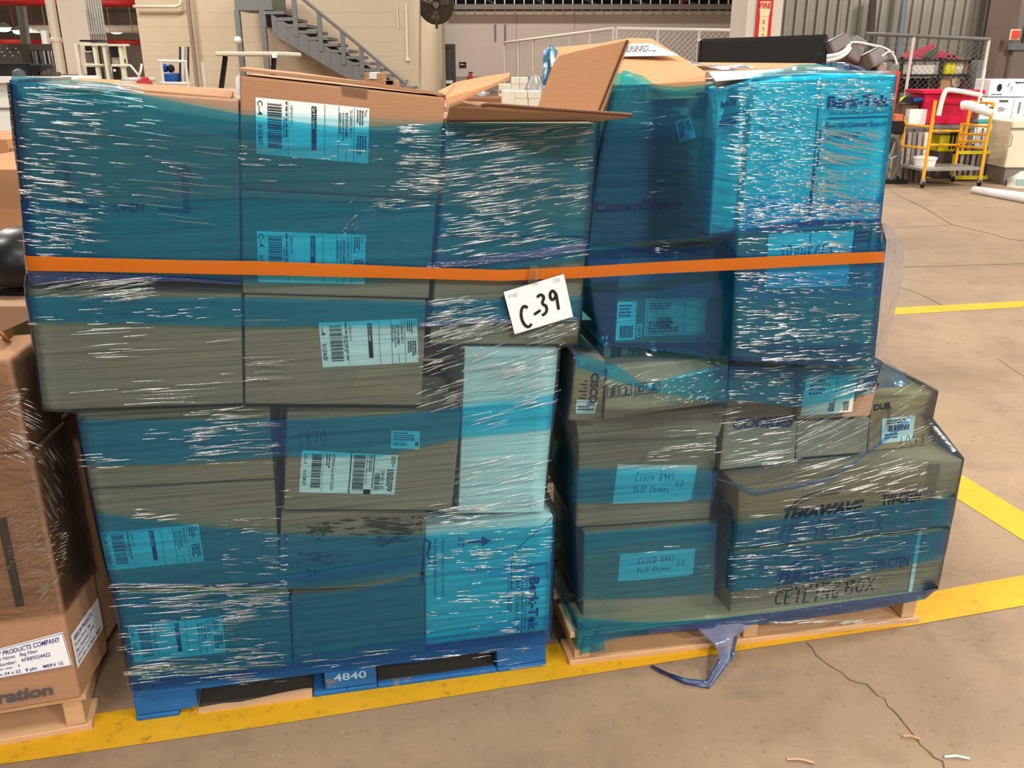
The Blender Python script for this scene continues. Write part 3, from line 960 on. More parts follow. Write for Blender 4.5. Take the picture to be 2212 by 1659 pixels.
q = fq(BR_, .099, [(1458, 262), (1490, 253), (1503, 297), (1468, 308)])
mb = MB(); q.rect(mb, 0, 0, 1, 1)
st = mb.build('sticker', STICK, V0, 'small pale square sticker')
mb = MB(); fine(mb, q, .1, .1, .5, .8, 3, True, 1.8, 4, .7); fine(mb, q, .6, .1, .92, .8, 3, True, 1.8, 5)
part_mb(mb, 'label_print', PEN, st)
q = fq(BR_, -.001, [(1660, 505), (1845, 495), (1829, 617), (1652, 622)])
mb = MB(); q.rect(mb, 0, 0, 1, 1)
st = mb.build('note_sheet', PAPER, S2, 'large white sheet')
mb = MB(); hand(mb, q, 'speakers', .14, .06, .80, .50, .0022, .2)
part_mb(mb, 'handwriting', PEN, st)
mb = MB()
q = fq(BR_, -.001, [(1843, 497), (1885, 492), (1878, 540), (1838, 543)])
for t in (.1, .3, .5):
    q.rect(mb, .1, t, .9, t + .1, 1.5)
q.rect(mb, .05, 0, .12, 1, 1.5); q.rect(mb, .9, 0, .97, 1, 1.5)
part_mb(mb, 'printed_mark', INK, S2, 'black printed panel')
for (pts, lb, sd) in (([(1334, 652), (1375, 651), (1371, 733), (1329, 735)], 'narrow barcode label', 3), ([(1395, 645), (1528, 642), (1522, 722), (1391, 726)], 'wide form label', 4), ([(1375, 700), (1387, 699), (1386, 727), (1373, 729)], 'tiny sticker', 5)):
    q = fq(BR_, .119, pts)
    mb = MB(); q.rect(mb, 0, 0, 1, 1)
    st = mb.build('sticker', STICK, S1, lb)
    mb = MB()
    if sd == 3:
        fine(mb, q, .1, .06, .9, .4, 4, False, 1.8, 7); barcode(mb, q, .2, .62, .9, .95, 22, False, 1.8, 7)
    elif sd == 4:
        for a in (.03, .64, .97): q.rect(mb, a, .04, a + .006, .96, 1.8)
        q.rect(mb, .03, .04, .97, .05, 1.8); q.rect(mb, .03, .95, .97, .96, 1.8)
        fine(mb, q, .06, .1, .5, .3, 3, False, 1.8, 8); fine(mb, q, .06, .6, .6, .92, 4, False, 1.8, 9); barcode(mb, q, .2, .5, .45, .8, 12, False, 1.8, 3)
    else:
        barcode(mb, q, .2, .1, .8, .9, 8, True, 1.8, 2)
    part_mb(mb, 'label_print', PEN, st)
# pictograms
def picto(mb, q, k):
    for (a0, t0, a1, t1) in ((0, 0, 1, .07), (0, .93, 1, 1), (0, 0, .06, 1), (.94, 0, 1, 1)):
        q.rect(mb, a0, t0, a1, t1, 1.5)
    if k == 0: text(mb, q, 'CE', .2, .2, .8, .8, 2, bold=.02)
    elif k == 1:
        q.rect(mb, .42, .2, .58, .8, 1.5); q.rect(mb, .2, .62, .8, .8, 1.5); q.rect(mb, .3, .2, .7, .3, 1.5)
    elif k == 2:
        for t in (.2, .45, .68):
            mb.face([q.at(.2, t + .14, 1.5), q.at(.5, t + .2, 1.5), q.at(.8, t + .02, 1.5), q.at(.5, t - .02, 1.5)])
    else:
        mb.face([q.at(.3, .55, 1.5), q.at(.5, .15, 1.5), q.at(.7, .55, 1.5)]); q.rect(mb, .44, .5, .56, .85, 1.5); q.rect(mb, .2, .85, .8, .9, 1.5)
mb = MB()
for i, x in enumerate((1358, 1390, 1421, 1448)):
    picto(mb, fq(BR_, .159, [(x, 752 - i), (x + 25, 751 - i), (x + 25, 773 - i), (x, 775 - i)]), i)
barcode(mb, fq(BR_, .159, [(1320, 753), (1345, 752), (1345, 770), (1320, 772)]), 0, 0, 1, 1, 8, False)
part_mb(mb, 'pictogram', INK, Z3, 'row of boxed symbols')
mb = MB()
for i, x in enumerate((1312, 1340, 1372, 1400)):
    picto(mb, fq(BR_, .069, [(x, 834 - 3 * i), (x + 25, 831 - 3 * i), (x + 24, 856 - 3 * i), (x - 1, 859 - 3 * i)]), (i + 2) % 4)
part_mb(mb, 'pictogram', INK, Z2, 'row of boxed symbols')
mb = MB()
q = fq(BR_, .039, [(1244, 773), (1308, 776), (1299, 911), (1229, 909)])
for i, (a, h) in enumerate(((.38, .10), (.46, .22), (.54, .12), (.62, .26), (.70, .12), (.78, .22))):
    q.rect(mb, .46 - h, .34 + i * .055, .46, .36 + i * .055, 1.5)
text(mb, q, 'CISCO', .56, .22, .82, .70, 1, bold=.03, k=1.5)
part_mb(mb, 'lettering', INK, Z1, 'bar logo and lettering turned sideways')
q = fq(BR_, .039, [(1245, 863), (1291, 864), (1285, 893), (1243, 893)])
mb = MB(); q.rect(mb, 0, 0, 1, 1)
st = mb.build('sticker', STICK, Z1, 'small white sticker')
mb = MB(); barcode(mb, q, .5, .1, .9, .4, 9, False, 1.8, 2); fine(mb, q, .1, .4, .9, .8, 2, False, 1.8, 3)
part_mb(mb, 'label_print', PEN, st)
# note sheets
for (bx_, pts, lines, o_, lb) in ((K2, [(1334, 1003), (1506, 1004), (1492, 1079), (1323, 1083)], ('Cisco 8945', 'VoIP Phones', 'X8'), .064, 'white note taped on, two lines of pen'),
                                  (K1, [(1340, 1196), (1502, 1184), (1496, 1240), (1334, 1253)], ('CISCO 8945', 'VoIP Phones', 'X8'), .064, 'white note taped on, two lines of pen')):
    q = fq(BR_, o_, pts)
    mb = MB(); q.rect(mb, 0, 0, 1, 1)
    mb.face([q.at(.04, .97, .5), q.at(.0, 1.06, .5), q.at(.95, 1.05, .5), q.at(.97, .97, .5)])
    st = mb.build('note_sheet', PAPER, bx_, lb)
    mb = MB()
    hand(mb, q, lines[0], .24, .22, .74, .46, .0015, .15)
    hand(mb, q, lines[1], .24, .56, .70, .78, .0013, .15, seed=4)
    hand(mb, q, lines[2], .76, .42, .88, .64, .0013, .15, seed=5)
    part_mb(mb, 'handwriting', PEN, st)
# cookies
mb = MB()
q = fq(BR_, .0795, [(1586, 903), (1718, 898), (1713, 922), (1583, 927)])
text(mb, q, 'COOKIES', 0, 0, 1, 1, bold=.045, shear=.25, k=1.6)
part_mb(mb, 'lettering', BINK, X1, 'slanted dark lettering')
q = fq(BR_, .049, [(1742, 812), (1851, 807), (1840, 889), (1728, 898)])
mb = MB(); q.rect(mb, 0, 0, 1, 1)
st = mb.build('sticker', STICK, X2, 'large pale label')
mb = MB(); fine(mb, q, .1, .1, .5, .5, 4, False, 1.8, 3); barcode(mb, q, .52, .72, .62, .95, 10, False, 1.8, 2); barcode(mb, q, .80, .70, .92, .95, 10, False, 1.8, 4)
q.rect(mb, .62, .05, .63, .95, 1.8)
part_mb(mb, 'label_print', PEN, st)
q = fq(BR_, .109, [(1905, 904), (1977, 896), (1970, 950), (1903, 958)])
mb = MB(); q.rect(mb, 0, 0, 1, 1)
st = mb.build('sticker', STICK, X4, 'pale barcode label')
mb = MB(); barcode(mb, q, .18, .3, .85, .55, 26, False, 1.8, 6); fine(mb, q, .15, .08, .85, .26, 2, False, 1.8, 7); fine(mb, q, .1, .62, .6, .85, 2, False, 1.8, 8)
part_mb(mb, 'label_print', INK, st)
mb = MB()
text(mb, fq(BR_, .109, [(1888, 873), (1926, 867), (1925, 882), (1887, 887)]), 'DUR', 0, 0, 1, 1, bold=.04)
hand(mb, fq(BR_, .109, [(1945, 944), (2000, 936), (1996, 956), (1943, 966)]), 'LOCKS', 0, 0, 1, 1, .0014)
part_mb(mb, 'lettering', INK, X4, 'black lettering and pen writing')
# long cartons
for (bx_, dy, faint) in ((T2, 0, 1), (T1, 1, 0)):
    if dy == 0:
        c_ = [(1597, 1054), (2080, 993), (2054, 1134), (1591, 1186)]
    else:
        c_ = [(1587, 1191), (2051, 1141), (2028, 1270), (1577, 1326)]
    q = fq(BR_, .004, c_)
    mb = MB()
    text(mb, q, 'TERAWAVE', .20, .42, .565, .62, bold=.05, shear=.35, k=1.6)
    text(mb, q, 'SOLUTIONS', .20, .66, .58, .73, bold=.01, k=1.6)
    ribbon(mb, smooth_path([q.at(.215, .46), q.at(.26, .30), q.at(.33, .22), q.at(.45, .20)]), .004, q.n)
    ribbon(mb, smooth_path([q.at(.235, .44), q.at(.29, .33), q.at(.36, .28), q.at(.50, .27)]), .003, q.n)
    text(mb, q, 'TW-CTEN', .645, .38, .825, .56, bold=.03, k=1.6)
    part_mb(mb, 'lettering', INK, bx_, 'black swoosh logo and code')
    mb = MB()
    if dy == 0:
        hand(mb, q, 'CEILING', .19, .76, .45, .97, .0024, .15, seed=6); hand(mb, q, 'BOX', .50, .74, .68, .97, .0024, .15, seed=7)
    else:
        hand(mb, q, 'CEILING', .20, .73, .51, .95, .0034, .12, seed=6); hand(mb, q, 'BOX', .53, .68, .68, .90, .0034, .12, seed=7)
    part_mb(mb, 'handwriting', INK, bx_, 'CEILING BOX in marker')
    # left end: dark letters, a strap edge
    bv = BR_.v
    A, D_ = q.c[0], q.c[3]
    e = Quad(A + bv * .20, A, D_, D_ + bv * .20)
    mb = MB(); text(mb, e, 'OSUR', .1, .42, .92, .66, bold=.03, k=1.6)
    part_mb(mb, 'lettering', INK, bx_, 'black letters on the end')
mb = MB()
q = fq(BR_, .004, [(1587, 1191), (2051, 1141), (2028, 1270), (1577, 1326)])
q.rect(mb, .845, .0, .865, 1, 1.5)
part_mb(mb, 'packing_strap', STICK, T1, 'pale plastic strap')
mb = MB()
q = fq(BR_, .004, [(1597, 1054), (2080, 993), (2054, 1134), (1591, 1186)])
q.rect(mb, .84, 0, .90, 1, .7)
part_mb(mb, 'packing_tape', TAPE, T2, 'clear tape down the side')

# orange framed panel hugging the far side of the white cartons
OR2 = mat('orange_plastic', (240, 62, 24), 0.45, 0.05)
mb = MB()
p = [BR_.F(1930, 156, .44), BR_.F(1946, 154, .44), BR_.F(1912, 350, .44), BR_.F(1890, 352, .44)]
pt = [BR_.F(1780, 160, .44), BR_.F(1946, 154, .44), BR_.F(1944, 166, .44), BR_.F(1780, 172, .44)]
bot = BR_.F(1890, 480, .44); bot2 = BR_.F(1740, 490, .44)
mb.plate([pt[0], pt[1], p[2], bot, bot2], BR_.v, .025)
tag(mb.build('orange_barrier', OR2), 'bright orange-red plastic panel edge standing behind the white cartons', 'panel')

# ------------------------------------------------------------------ pallets
SHADEWOOD = mat('shade_dark_wood', (66, 60, 52), .9, .25, 8, .3, 40)  # shade inside the pallet openings, put into the board colour
def block_pallet():
    b = BL_
    root = thing('block_pallet', b.L(.5, .5, 0), 'blue painted wooden block pallet with chipped bottom boards under the labelled cartons', 'pallet')
    wd, dp = b.len, 1.15
    def bx(name, s0, s1, d0, d1, z0, z1, m=BLUEW, lab=None):
        f = [b.L(s0, d0, z1), b.L(s1, d0, z1), b.L(s1, d0, z0), b.L(s0, d0, z0)]
        k = [b.L(s0, d1, z1), b.L(s1, d1, z1), b.L(s1, d1, z0), b.L(s0, d1, z0)]
        return MB().hexa(f, k).build(name, m, root, lab, bevel=.003)
    for (s0, s1) in ((0.0, .142), (.447, .575), (.885, wd)):
        for (d0, d1) in ((.004, .13), (.51, .64), (1.02, 1.146)):
            bx('block', s0, s1, d0, d1, .0145, .066)
    for (d0, d1) in ((.004, .13), (.51, .64), (1.02, 1.146)):
        bx('stringer_board', 0.005, wd - .005, d0, d1, .0665, .0795)
    for k in range(7):
        bx('deck_board', 0, wd, k * .17, k * .17 + .12, .080, .093)
    for (s0, s1, lb) in ((.10, .50, 1), (.0, .10, 0), (.50, .576, 0), (.884, wd, 0)):
        if lb:
            pts = [(.142, .006), (.20, .009), (.24, .006), (.30, .012), (.34, .017), (.40, .021), (.415, .019), (.413, .0005), (.142, .0005)]
            mb = MB().plate([b.L(s, -.002, z) for s, z in pts], b.v, .018)
            part_mb(mb, 'bottom_board', WOOD, root, 'splintered bare wood edge')
            bx('bottom_board', .142, .415, .019, .50, .0005, .010, SHADEWOOD)  # inner board coloured dark so the opening looks shaded
        else:
            bx('bottom_board', s0, s1, .0, .09, .0005, .014)
    bx('bottom_board', .417, .50, .0, .09, .0005, .014)
    bx('bottom_board', .577, .883, .0, .02, .0005, .014)
    bx('bottom_board', .577, .883, .021, .50, .0005, .010, SHADEWOOD)
    bx('bottom_board', 0, wd, .53, .62, .0005, .014)
    bx('bottom_board', 0, wd, 1.05, 1.146, .0005, .014)
    q = Quad(b.L(.462, .003, .062), b.L(.558, .003, .062), b.L(.558, .003, .040), b.L(.462, .003, .040))
    mb = MB(); text(mb, q, '4840', .08, 0, .92, 1, bold=.02, k=1.4)
    part_mb(mb, 'stencil', mat('worn_white_stencil', (150, 190, 214), .8, .2, 60), root, 'worn pale stencil 4840')
    return root
block_pallet()

def stringer_pallet(b, wd, stamps, label, dp=1.2, h=.105, left=0.0, m=WOOD):
    root = thing('wood_pallet', b.L(left + wd / 2, .5, 0), label, 'pallet')
    def bx(name, s0, s1, d0, d1, z0, z1, mm=m):
        f = [b.L(s0, d0, z1), b.L(s1, d0, z1), b.L(s1, d0, z0), b.L(s0, d0, z0)]
        k = [b.L(s0, d1, z1), b.L(s1, d1, z1), b.L(s1, d1, z0), b.L(s0, d1, z0)]
        return MB().hexa(f, k).build(name, mm, root, None, bevel=.002)
    for s in (left + .015, left + wd / 2 - .022, left + wd - .055):
        bx('stringer', s, s + .042, .006, dp, .018, h - .018)
    bx('stringer', left + wd / 2 - .064, left + wd / 2 - .024, .03, .6, .018, h - .018, WOODD)
    rr = random.Random(3)
    for k in range(7):
        bx('deck_board', left, left + wd, k * .178, k * .178 + .135, h - .017, h)
    for k in range(3):
        d = (0, .55, 1.1)[k]
        bx('bottom_board', left, left + wd, d, d + .10, .0008, .017)
    return root
stringer_pallet(BR_, BR_.len, 0, 'bare wooden pallet with film-wrapped corner and three stringer ends')
stringer_pallet(BQ_, 1.16, 0, 'bare wooden pallet under the bag filter cartons', left=BQ_.len - 1.16 + .0)

# ------------------------------------------------------------------ stretch film
def lerp_rows(rows, sv):
    out = []
    for a, b in zip(rows[:-1], rows[1:]):
        for k in range(sv):
            f = k / sv
            out.append([(p[0] + (q[0] - p[0]) * f, p[1] + (q[1] - p[1]) * f, p[2] + (q[2] - p[2]) * f) for p, q in zip(a, b)])
    out.append(rows[-1])
    return out
from mathutils import noise as NZ
def film_sheet(parent, name, base, rows, m, sh=8, sv=4, amp=.0018, ret=(.45, .45), label=None, off=0.0, seed=0.0, corner=.012):
    rows = [[(p[0], p[1], (p[2] if len(p) > 2 else 0.0) + off) for p in r] for r in rows]
    rows = lerp_rows(rows, sv)
    G_ = []
    for r in rows:
        fine_ = []
        for a, b in zip(r[:-1], r[1:]):
            for k in range(sh):
                f = k / sh
                fine_.append(tuple(a[i] + (b[i] - a[i]) * f for i in range(3)))
        fine_.append(r[-1])
        line = []
        for (x, y, o) in fine_:
            p = base.F(x, y, o)
            lu = (p - base.o).dot(base.u)
            n = NZ.noise(Vector((lu * 5 + seed, p.z * 30, seed)))
            line.append(p + base.v * (n * amp - amp))
        if ret[0]:
            line = [line[0] - base.u * corner * .6 + base.v * ret[0], line[0] - base.u * corner * .7 + base.v * (corner * 1.2)] + line
        if ret[1]:
            line = line + [line[-1] + base.u * corner * .7 + base.v * (corner * 1.2), line[-1] + base.u * corner * .6 + base.v * ret[1]]
        G_.append(line)
    mb = MB().grid(G_)
    return mb.build(name, m, parent, label, smooth=True)

def band(parent, name, base, top, bot, m, off, **k):
    mid = [[(a[0] * (1 - f) + b[0] * f, a[1] * (1 - f) + b[1] * f, 0) for a, b in zip(top, bot)] for f in (0, .5, 1)]
    return film_sheet(parent, name, base, mid, m, sv=2, off=off, **k)

WR_L = thing('stretch_wrap', BL_.L(.5, .3, .13), 'blue stretch film wound round the stack that carries the C-39 card', 'stretch film')
rowsL = [
 [(26, 173), (300, 200), (515, 237), (955, 262), (1290, 264)],
 [(45, 380), (300, 390), (519, 410), (946, 432), (1281, 400)],
 [(61, 590), (300, 600), (520, 612), (932, 560), (1270, 522)],
 [(57, 622), (300, 628), (523, 634), (922, 648), (1259, 600)],
 [(75, 750), (300, 750), (525, 750), (917, 760), (1249, 745)],
 [(92, 888), (300, 884), (527, 878), (990, 770), (1208, 752)],
 [(165, 893), (330, 890), (600, 885), (1000, 870), (1201, 850)],
 [(195, 1057), (400, 1048), (605, 1045), (983, 1060), (1177, 1062)],
 [(219, 1170), (400, 1165), (603, 1108), (920, 1112), (1198, 1112)],
 [(243, 1272), (430, 1270), (625, 1270), (918, 1265), (1193, 1240)],
 [(288, 1492), (450, 1474), (634, 1457), (918, 1426), (1188, 1384)]]
offL = [-.012] * 6 + [-.010, -.008, -.008, -.008, -.010]
rowsL = [[(x, y, o) for x, y in r] for r, o in zip(rowsL, offL)]
film_sheet(WR_L, 'film_layer', BL_, rowsL, F_LIGHT)
def bL(top, bot, m=F_BLUE, off=-.016, name='film_band', **k):
    return band(WR_L, name, BL_, top, bot, m, off, **k)
bL([(27, 174), (300, 203), (515, 246), (740, 276), (955, 266), (1289, 266)], [(62, 588), (300, 600), (520, 610), (740, 612), (928, 600), (1264, 560)], off=-.016)
film_sheet(WR_L, 'film_band', BL_, [[(30, 215, -.019), (300, 240, -.019), (515, 300, -.019), (955, 330, -.019), (1287, 268, -.019)],
           [(50, 430, -.019), (300, 440, -.019), (519, 425, -.019), (946, 440, -.019), (1272, 500, -.019)]], F_LIGHT, seed=4)
bL([(58, 640), (300, 642), (523, 643), (920, 652), (1258, 640)], [(68, 695), (300, 699), (525, 705), (915, 703), (1252, 690)], off=-.017, seed=2)
bL([(172, 909), (400, 906), (600, 906), (820, 900), (1000, 878), (1203, 852)], [(186, 1007), (400, 1000), (608, 985), (820, 985), (1000, 945), (1192, 926)], off=-.014, seed=3)
bL([(207, 1108), (330, 1124), (600, 1152), (760, 1158), (917, 1155), (1197, 1130)], [(243, 1270), (430, 1266), (608, 1272), (760, 1262), (914, 1235), (1192, 1250)], off=-.0135, seed=5)
bL([(598, 1246), (700, 1232), (905, 1200)], [(600, 1270), (700, 1258), (905, 1224)], off=-.0165, seed=6, ret=(0, 0))
bL([(246, 1278), (430, 1276), (622, 1285), (760, 1275), (917, 1240), (1194, 1210)], [(280, 1440), (450, 1432), (634, 1440), (760, 1425), (918, 1405), (1187, 1362)], off=-.0135, seed=7)
bL([(283, 1452), (450, 1436), (634, 1418), (918, 1378), (1188, 1334)], [(288, 1494), (450, 1476), (634, 1459), (918, 1428), (1187, 1386)], off=-.0155, seed=8)
bL([(62, 584), (200, 590), (400, 600), (522, 611)], [(66, 613), (200, 609), (400, 607), (522, 615)], F_ROPE, -.019, 'film_rope', label='gathered dark blue rope of film', ret=(.3, 0))
bL([(920, 568), (1000, 560), (1150, 540), (1267, 521)], [(918, 580), (1000, 576), (1150, 557), (1266, 541)], F_ROPE, -.020, 'film_rope', label='gathered dark blue rope of film', ret=(0, .3))
bL([(905, 698), (1050, 690), (1170, 688), (1252, 684)], [(905, 706), (1050, 698), (1170, 694), (1251, 692)], F_ROPE, -.019, 'film_rope', ret=(0, .3))
film_sheet(WR_L, 'film_edge', BL_, [[(16, 178, .05), (26, 180, .01), (38, 184, -.006)], [(30, 300, .05), (40, 300, .01), (50, 300, -.006)],
           [(46, 430, .05), (53, 430, .01), (61, 430, -.006)], [(60, 556, .05), (63, 556, .01), (69, 556, -.006)]], F_ROPE, sh=4, sv=10, amp=.006, ret=(0, 0), label='crumpled edge of film at the corner', seed=9)
film_sheet(WR_L, 'film_edge', BL_, [[(28, 166, .10), (70, 166, .12), (160, 171, .12), (250, 180, .08)], [(24, 180, .005), (90, 184, -.010), (180, 191, -.012), (290, 201, -.012)]], F_BLUE, sh=6, sv=6, amp=.010, ret=(0, 0), seed=3)

WR_R = thing('stretch_wrap', BR_.L(.5, .3, .135), 'blue stretch film wound round the stack on the bare wood pallet', 'stretch film')
rowsR = [
 [(1345, 152, .10), (1415, 188, .09), (1540, 198, .06), (1628, 160, -.012), (1770, 150, -.012), (1937, 160, -.012)],
 [(1298, 262, .095), (1405, 262, .09), (1545, 262, .04), (1620, 250, -.012), (1770, 240, -.012), (1928, 240, -.012)],
 [(1290, 350, .09), (1400, 350, .085), (1545, 340, .01), (1612, 330, -.012), (1770, 320, -.012), (1919, 312, -.012)],
 [(1264, 520, .08), (1400, 520, .085), (1530, 512, .01), (1594, 500, -.012), (1750, 490, -.012), (1902, 479, -.012)],
 [(1262, 560, .08), (1400, 556, .10), (1560, 552, .04), (1590, 548, -.012), (1750, 540, -.012), (1914, 520, -.012)],
 [(1300, 745, .08), (1400, 752, .10), (1556, 772, .04), (1580, 775, -.012), (1740, 786, -.012), (1887, 786, -.012)],
 [(1240, 768, 0.015), (1400, 838, 0.015), (1556, 800, 0.025), (1580, 794, 0.025), (1738, 794, 0.025), (1906, 787, 0.025)],
 [(1238, 850, .012), (1400, 868, .012), (1550, 850, .02), (1565, 850, .03), (1740, 850, .03), (2027, 846, .085)],
 [(1226, 912, 0.015), (1400, 900, 0.025), (1545, 900, 0.035), (1560, 905, 0.045), (1742, 912, 0.045), (2014, 905, 0.075)],
 [(1243, 1000, 0.025), (1400, 1000, 0.035), (1548, 1010, 0.035), (1597, 1052, -0.005), (1800, 1026, -0.005), (2082, 992, -0.005)],
 [(1244, 1140, 0.035), (1400, 1130, 0.035), (1545, 1132, 0.035), (1590, 1186, -0.005), (1800, 1162, -0.005), (2054, 1138, -0.005)],
 [(1256, 1330, 0.015), (1400, 1345, -0.005), (1545, 1345, -0.005), (1578, 1340, -0.005), (1800, 1312, -0.005), (2026, 1272, -0.005)],
 [(1252, 1400, -.012), (1400, 1368, -.012), (1545, 1350, -.012), (1600, 1346, -.012), (1800, 1318, -.012), (1990, 1292, -.012)]]
film_sheet(WR_R, 'film_layer', BR_, rowsR, F_LIGHT, sh=6)
def bR(top, bot, m=F_BLUE, off=-.016, name='film_band', **k):
    return band(WR_R, name, BR_, top, bot, m, off, **k)
def bRo(top, bot, offs, m=F_BLUE, name='film_band', **k):
    rows = [[(x, y, o) for (x, y), o in zip(r, offs)] for r in (top, [((a[0] + b[0]) / 2, (a[1] + b[1]) / 2) for a, b in zip(top, bot)], bot)]
    return film_sheet(WR_R, name, BR_, rows, m, sv=3, **k)
o6 = (.074, .079, .004, -.016, -.016, -.016)
bRo([(1343, 158), (1412, 194), (1540, 202), (1629, 166), (1770, 160), (1937, 163)], [(1264, 525), (1400, 522), (1530, 515), (1594, 502), (1750, 492), (1902, 480)], o6, seed=1)
bRo([(1612, 420), (1768, 430), (1908, 420)], [(1594, 505), (1750, 497), (1902, 483)], (-.019, -.019, -.019), seed=12, ret=(0, .2))
bRo([(1300, 262), (1400, 270), (1540, 300)], [(1264, 522), (1400, 519), (1530, 513)], (.066, .071, .0), m=F_DEEP, seed=15, ret=(.2, 0))
o7 = (.074, .09, .03, -.016, -.016, -.016)
bRo([(1264, 505), (1400, 508), (1530, 508), (1592, 498), (1750, 490), (1902, 478)], [(1262, 620), (1400, 640), (1560, 640), (1586, 650), (1750, 650), (1902, 640)], o7, seed=2)
bRo([(1262, 560), (1400, 556), (1560, 552), (1590, 548), (1750, 540), (1912, 520)], [(1300, 748), (1400, 754), (1556, 774), (1580, 778), (1740, 788), (1887, 788)], (.070, .085, .026, -.019, -.019, -.019), seed=3)
bRo([(1240, 758), (1330, 788), (1395, 832), (1480, 806), (1578, 784)], [(1244, 792), (1330, 822), (1395, 842), (1480, 858), (1572, 872)], (.012, .012, .012, .015, .02), m=F_BLUE, seed=4, ret=(0, 0), label='twisted bow of film')
bRo([(1576, 790), (1738, 792), (1906, 784)], [(1568, 862), (1728, 880), (1884, 848)], (.018, .018, .018), seed=5, ret=(0, .2))
bRo([(1246, 1012), (1400, 1014), (1550, 1018)], [(1244, 1086), (1400, 1084), (1540, 1080)], (.028, .028, .028), seed=6, ret=(.3, 0))
bRo([(1595, 1130), (1800, 1108), (2064, 1072)], [(1590, 1186), (1800, 1162), (2054, 1134)], (-.016, -.016, -.016), seed=7, ret=(.15, .25))
bRo([(1262, 1152), (1400, 1140), (1549, 1128)], [(1258, 1292), (1400, 1290), (1544, 1280)], (.028, .028, .028), seed=8, ret=(.3, 0))
bRo([(1586, 1194), (1800, 1170), (2051, 1143)], [(1580, 1278), (1800, 1250), (2038, 1206)], (-.016, -.016, -.016), seed=9, ret=(.15, .25))
bRo([(1545, 1030), (1640, 1062), (1800, 1030), (1960, 905)], [(1550, 1036), (1640, 1069), (1800, 1036), (1970, 909)], (.0, -.017, -.017, .01), m=F_ROPE, name='film_rope', seed=10, ret=(0, .1))
bRo([(1400, 1358), (1560, 1338), (1700, 1318), (1860, 1294), (2024, 1270)], [(1400, 1368), (1560, 1354), (1700, 1342), (1860, 1320), (1998, 1294)], (-.019, -.019, -.019, -.019, -.019), m=F_ROPE, name='film_rope', seed=11, ret=(0, .2), label='gathered blue film along the pallet edge')
bRo([(1252, 1334), (1400, 1344), (1560, 1334), (1700, 1318), (1860, 1296), (2026, 1270)], [(1252, 1404), (1330, 1376), (1560, 1352), (1700, 1334), (1860, 1312), (1992, 1294)], (-.016,) * 6, seed=13, ret=(.3, .2))
# draped film over the top of the white cartons
def free_sheet(parent, name, pts_rows, m, amp=.004, sub=6, label=None, seed=0.0):
    rows = []
    for a, b in zip(pts_rows[:-1], pts_rows[1:]):
        for k in range(sub):
            rows.append([p.lerp(q, k / sub) for p, q in zip(a, b)])
    rows.append(pts_rows[-1])
    out = []
    for r in rows:
        l = []
        for a, b in zip(r[:-1], r[1:]):
            for k in range(sub):
                l.append(a.lerp(b, k / sub))
        l.append(r[-1])
        out.append([p + Vector((0, -1, .4)) * (NZ.noise(p * 22 + Vector((seed, 0, 0))) * amp) for p in l])
    return MB().grid(out).build(name, m, parent, label, smooth=True)
F = BR_.F
free_sheet(WR_R, 'film_drape', [[F(1500, 200, .06), F(1640, 158, .10), F(1720, 142, .12), F(1830, 134, .12), F(1878, 150, .10), F(1937, 160, .06)],
                                [F(1545, 204, -.004), F(1629, 172, -.014), F(1720, 172, -.014), F(1830, 168, -.014), F(1878, 166, -.014), F(1937, 166, -.014)]], F_BLUE, .008, label='loose top edge of film')
free_sheet(WR_R, 'film_drape', [[F(1462, 128, .26), F(1530, 140, .24), F(1600, 140, .22), F(1650, 150, .22)], [F(1500, 142, .20), F(1560, 150, .18), F(1610, 150, .18), F(1640, 156, .18)]], F_SHEET, .01)
free_sheet(WR_R, 'film_drape', [[F(1345, 150, .12), F(1385, 162, .09), F(1415, 182, .07), F(1470, 188, .05), F(1545, 178, .04)], [F(1335, 196, .11), F(1385, 190, .085), F(1415, 202, .075), F(1470, 208, .06), F(1545, 200, .05)]], F_BLUE, .006)
free_sheet(WR_R, 'film_drape', [[F(1174, 108, .44), F(1190, 96, .43), F(1205, 110, .42)], [F(1172, 160, .40), F(1186, 150, .39), F(1196, 150, .38)], [F(1175, 215, .36), F(1186, 215, .36), F(1192, 215, .36)]], F_ROPE, .012, label='crumpled upright fold of film')
free_sheet(WR_R, 'loose_film', [[F(1896, 478, .05), F(1912, 482, .10), F(1934, 500, .18), F(1953, 536, .26)], [F(1900, 570, .05), F(1914, 575, .10), F(1934, 580, .18), F(1951, 585, .26)],
                                [F(1892, 680, .05), F(1900, 685, .10), F(1914, 690, .18), F(1930, 690, .26)], [F(1880, 782, .05), F(1884, 784, .10), F(1892, 786, .18), F(1900, 780, .24)]], F_SHEET, .010, label='loose pale film sheet standing out at the side')
free_sheet(WR_R, 'loose_film', [[F(1884, 786, .05), F(1896, 776, .10), F(1910, 770, .18)], [F(1900, 830, .14), F(1935, 820, .18), F(1960, 815, .24)], [F(1888, 850, .15), F(1960, 848, .15), F(2022, 846, .15)]], F_SHEET, .008)
free_sheet(WR_R, 'loose_film', [[F(1990, 970, .16), F(2020, 940, .22), F(2040, 945, .24)], [F(1990, 1000, .055), F(2040, 990, .06), F(2085, 990, .06)]], F_SHEET, .010)
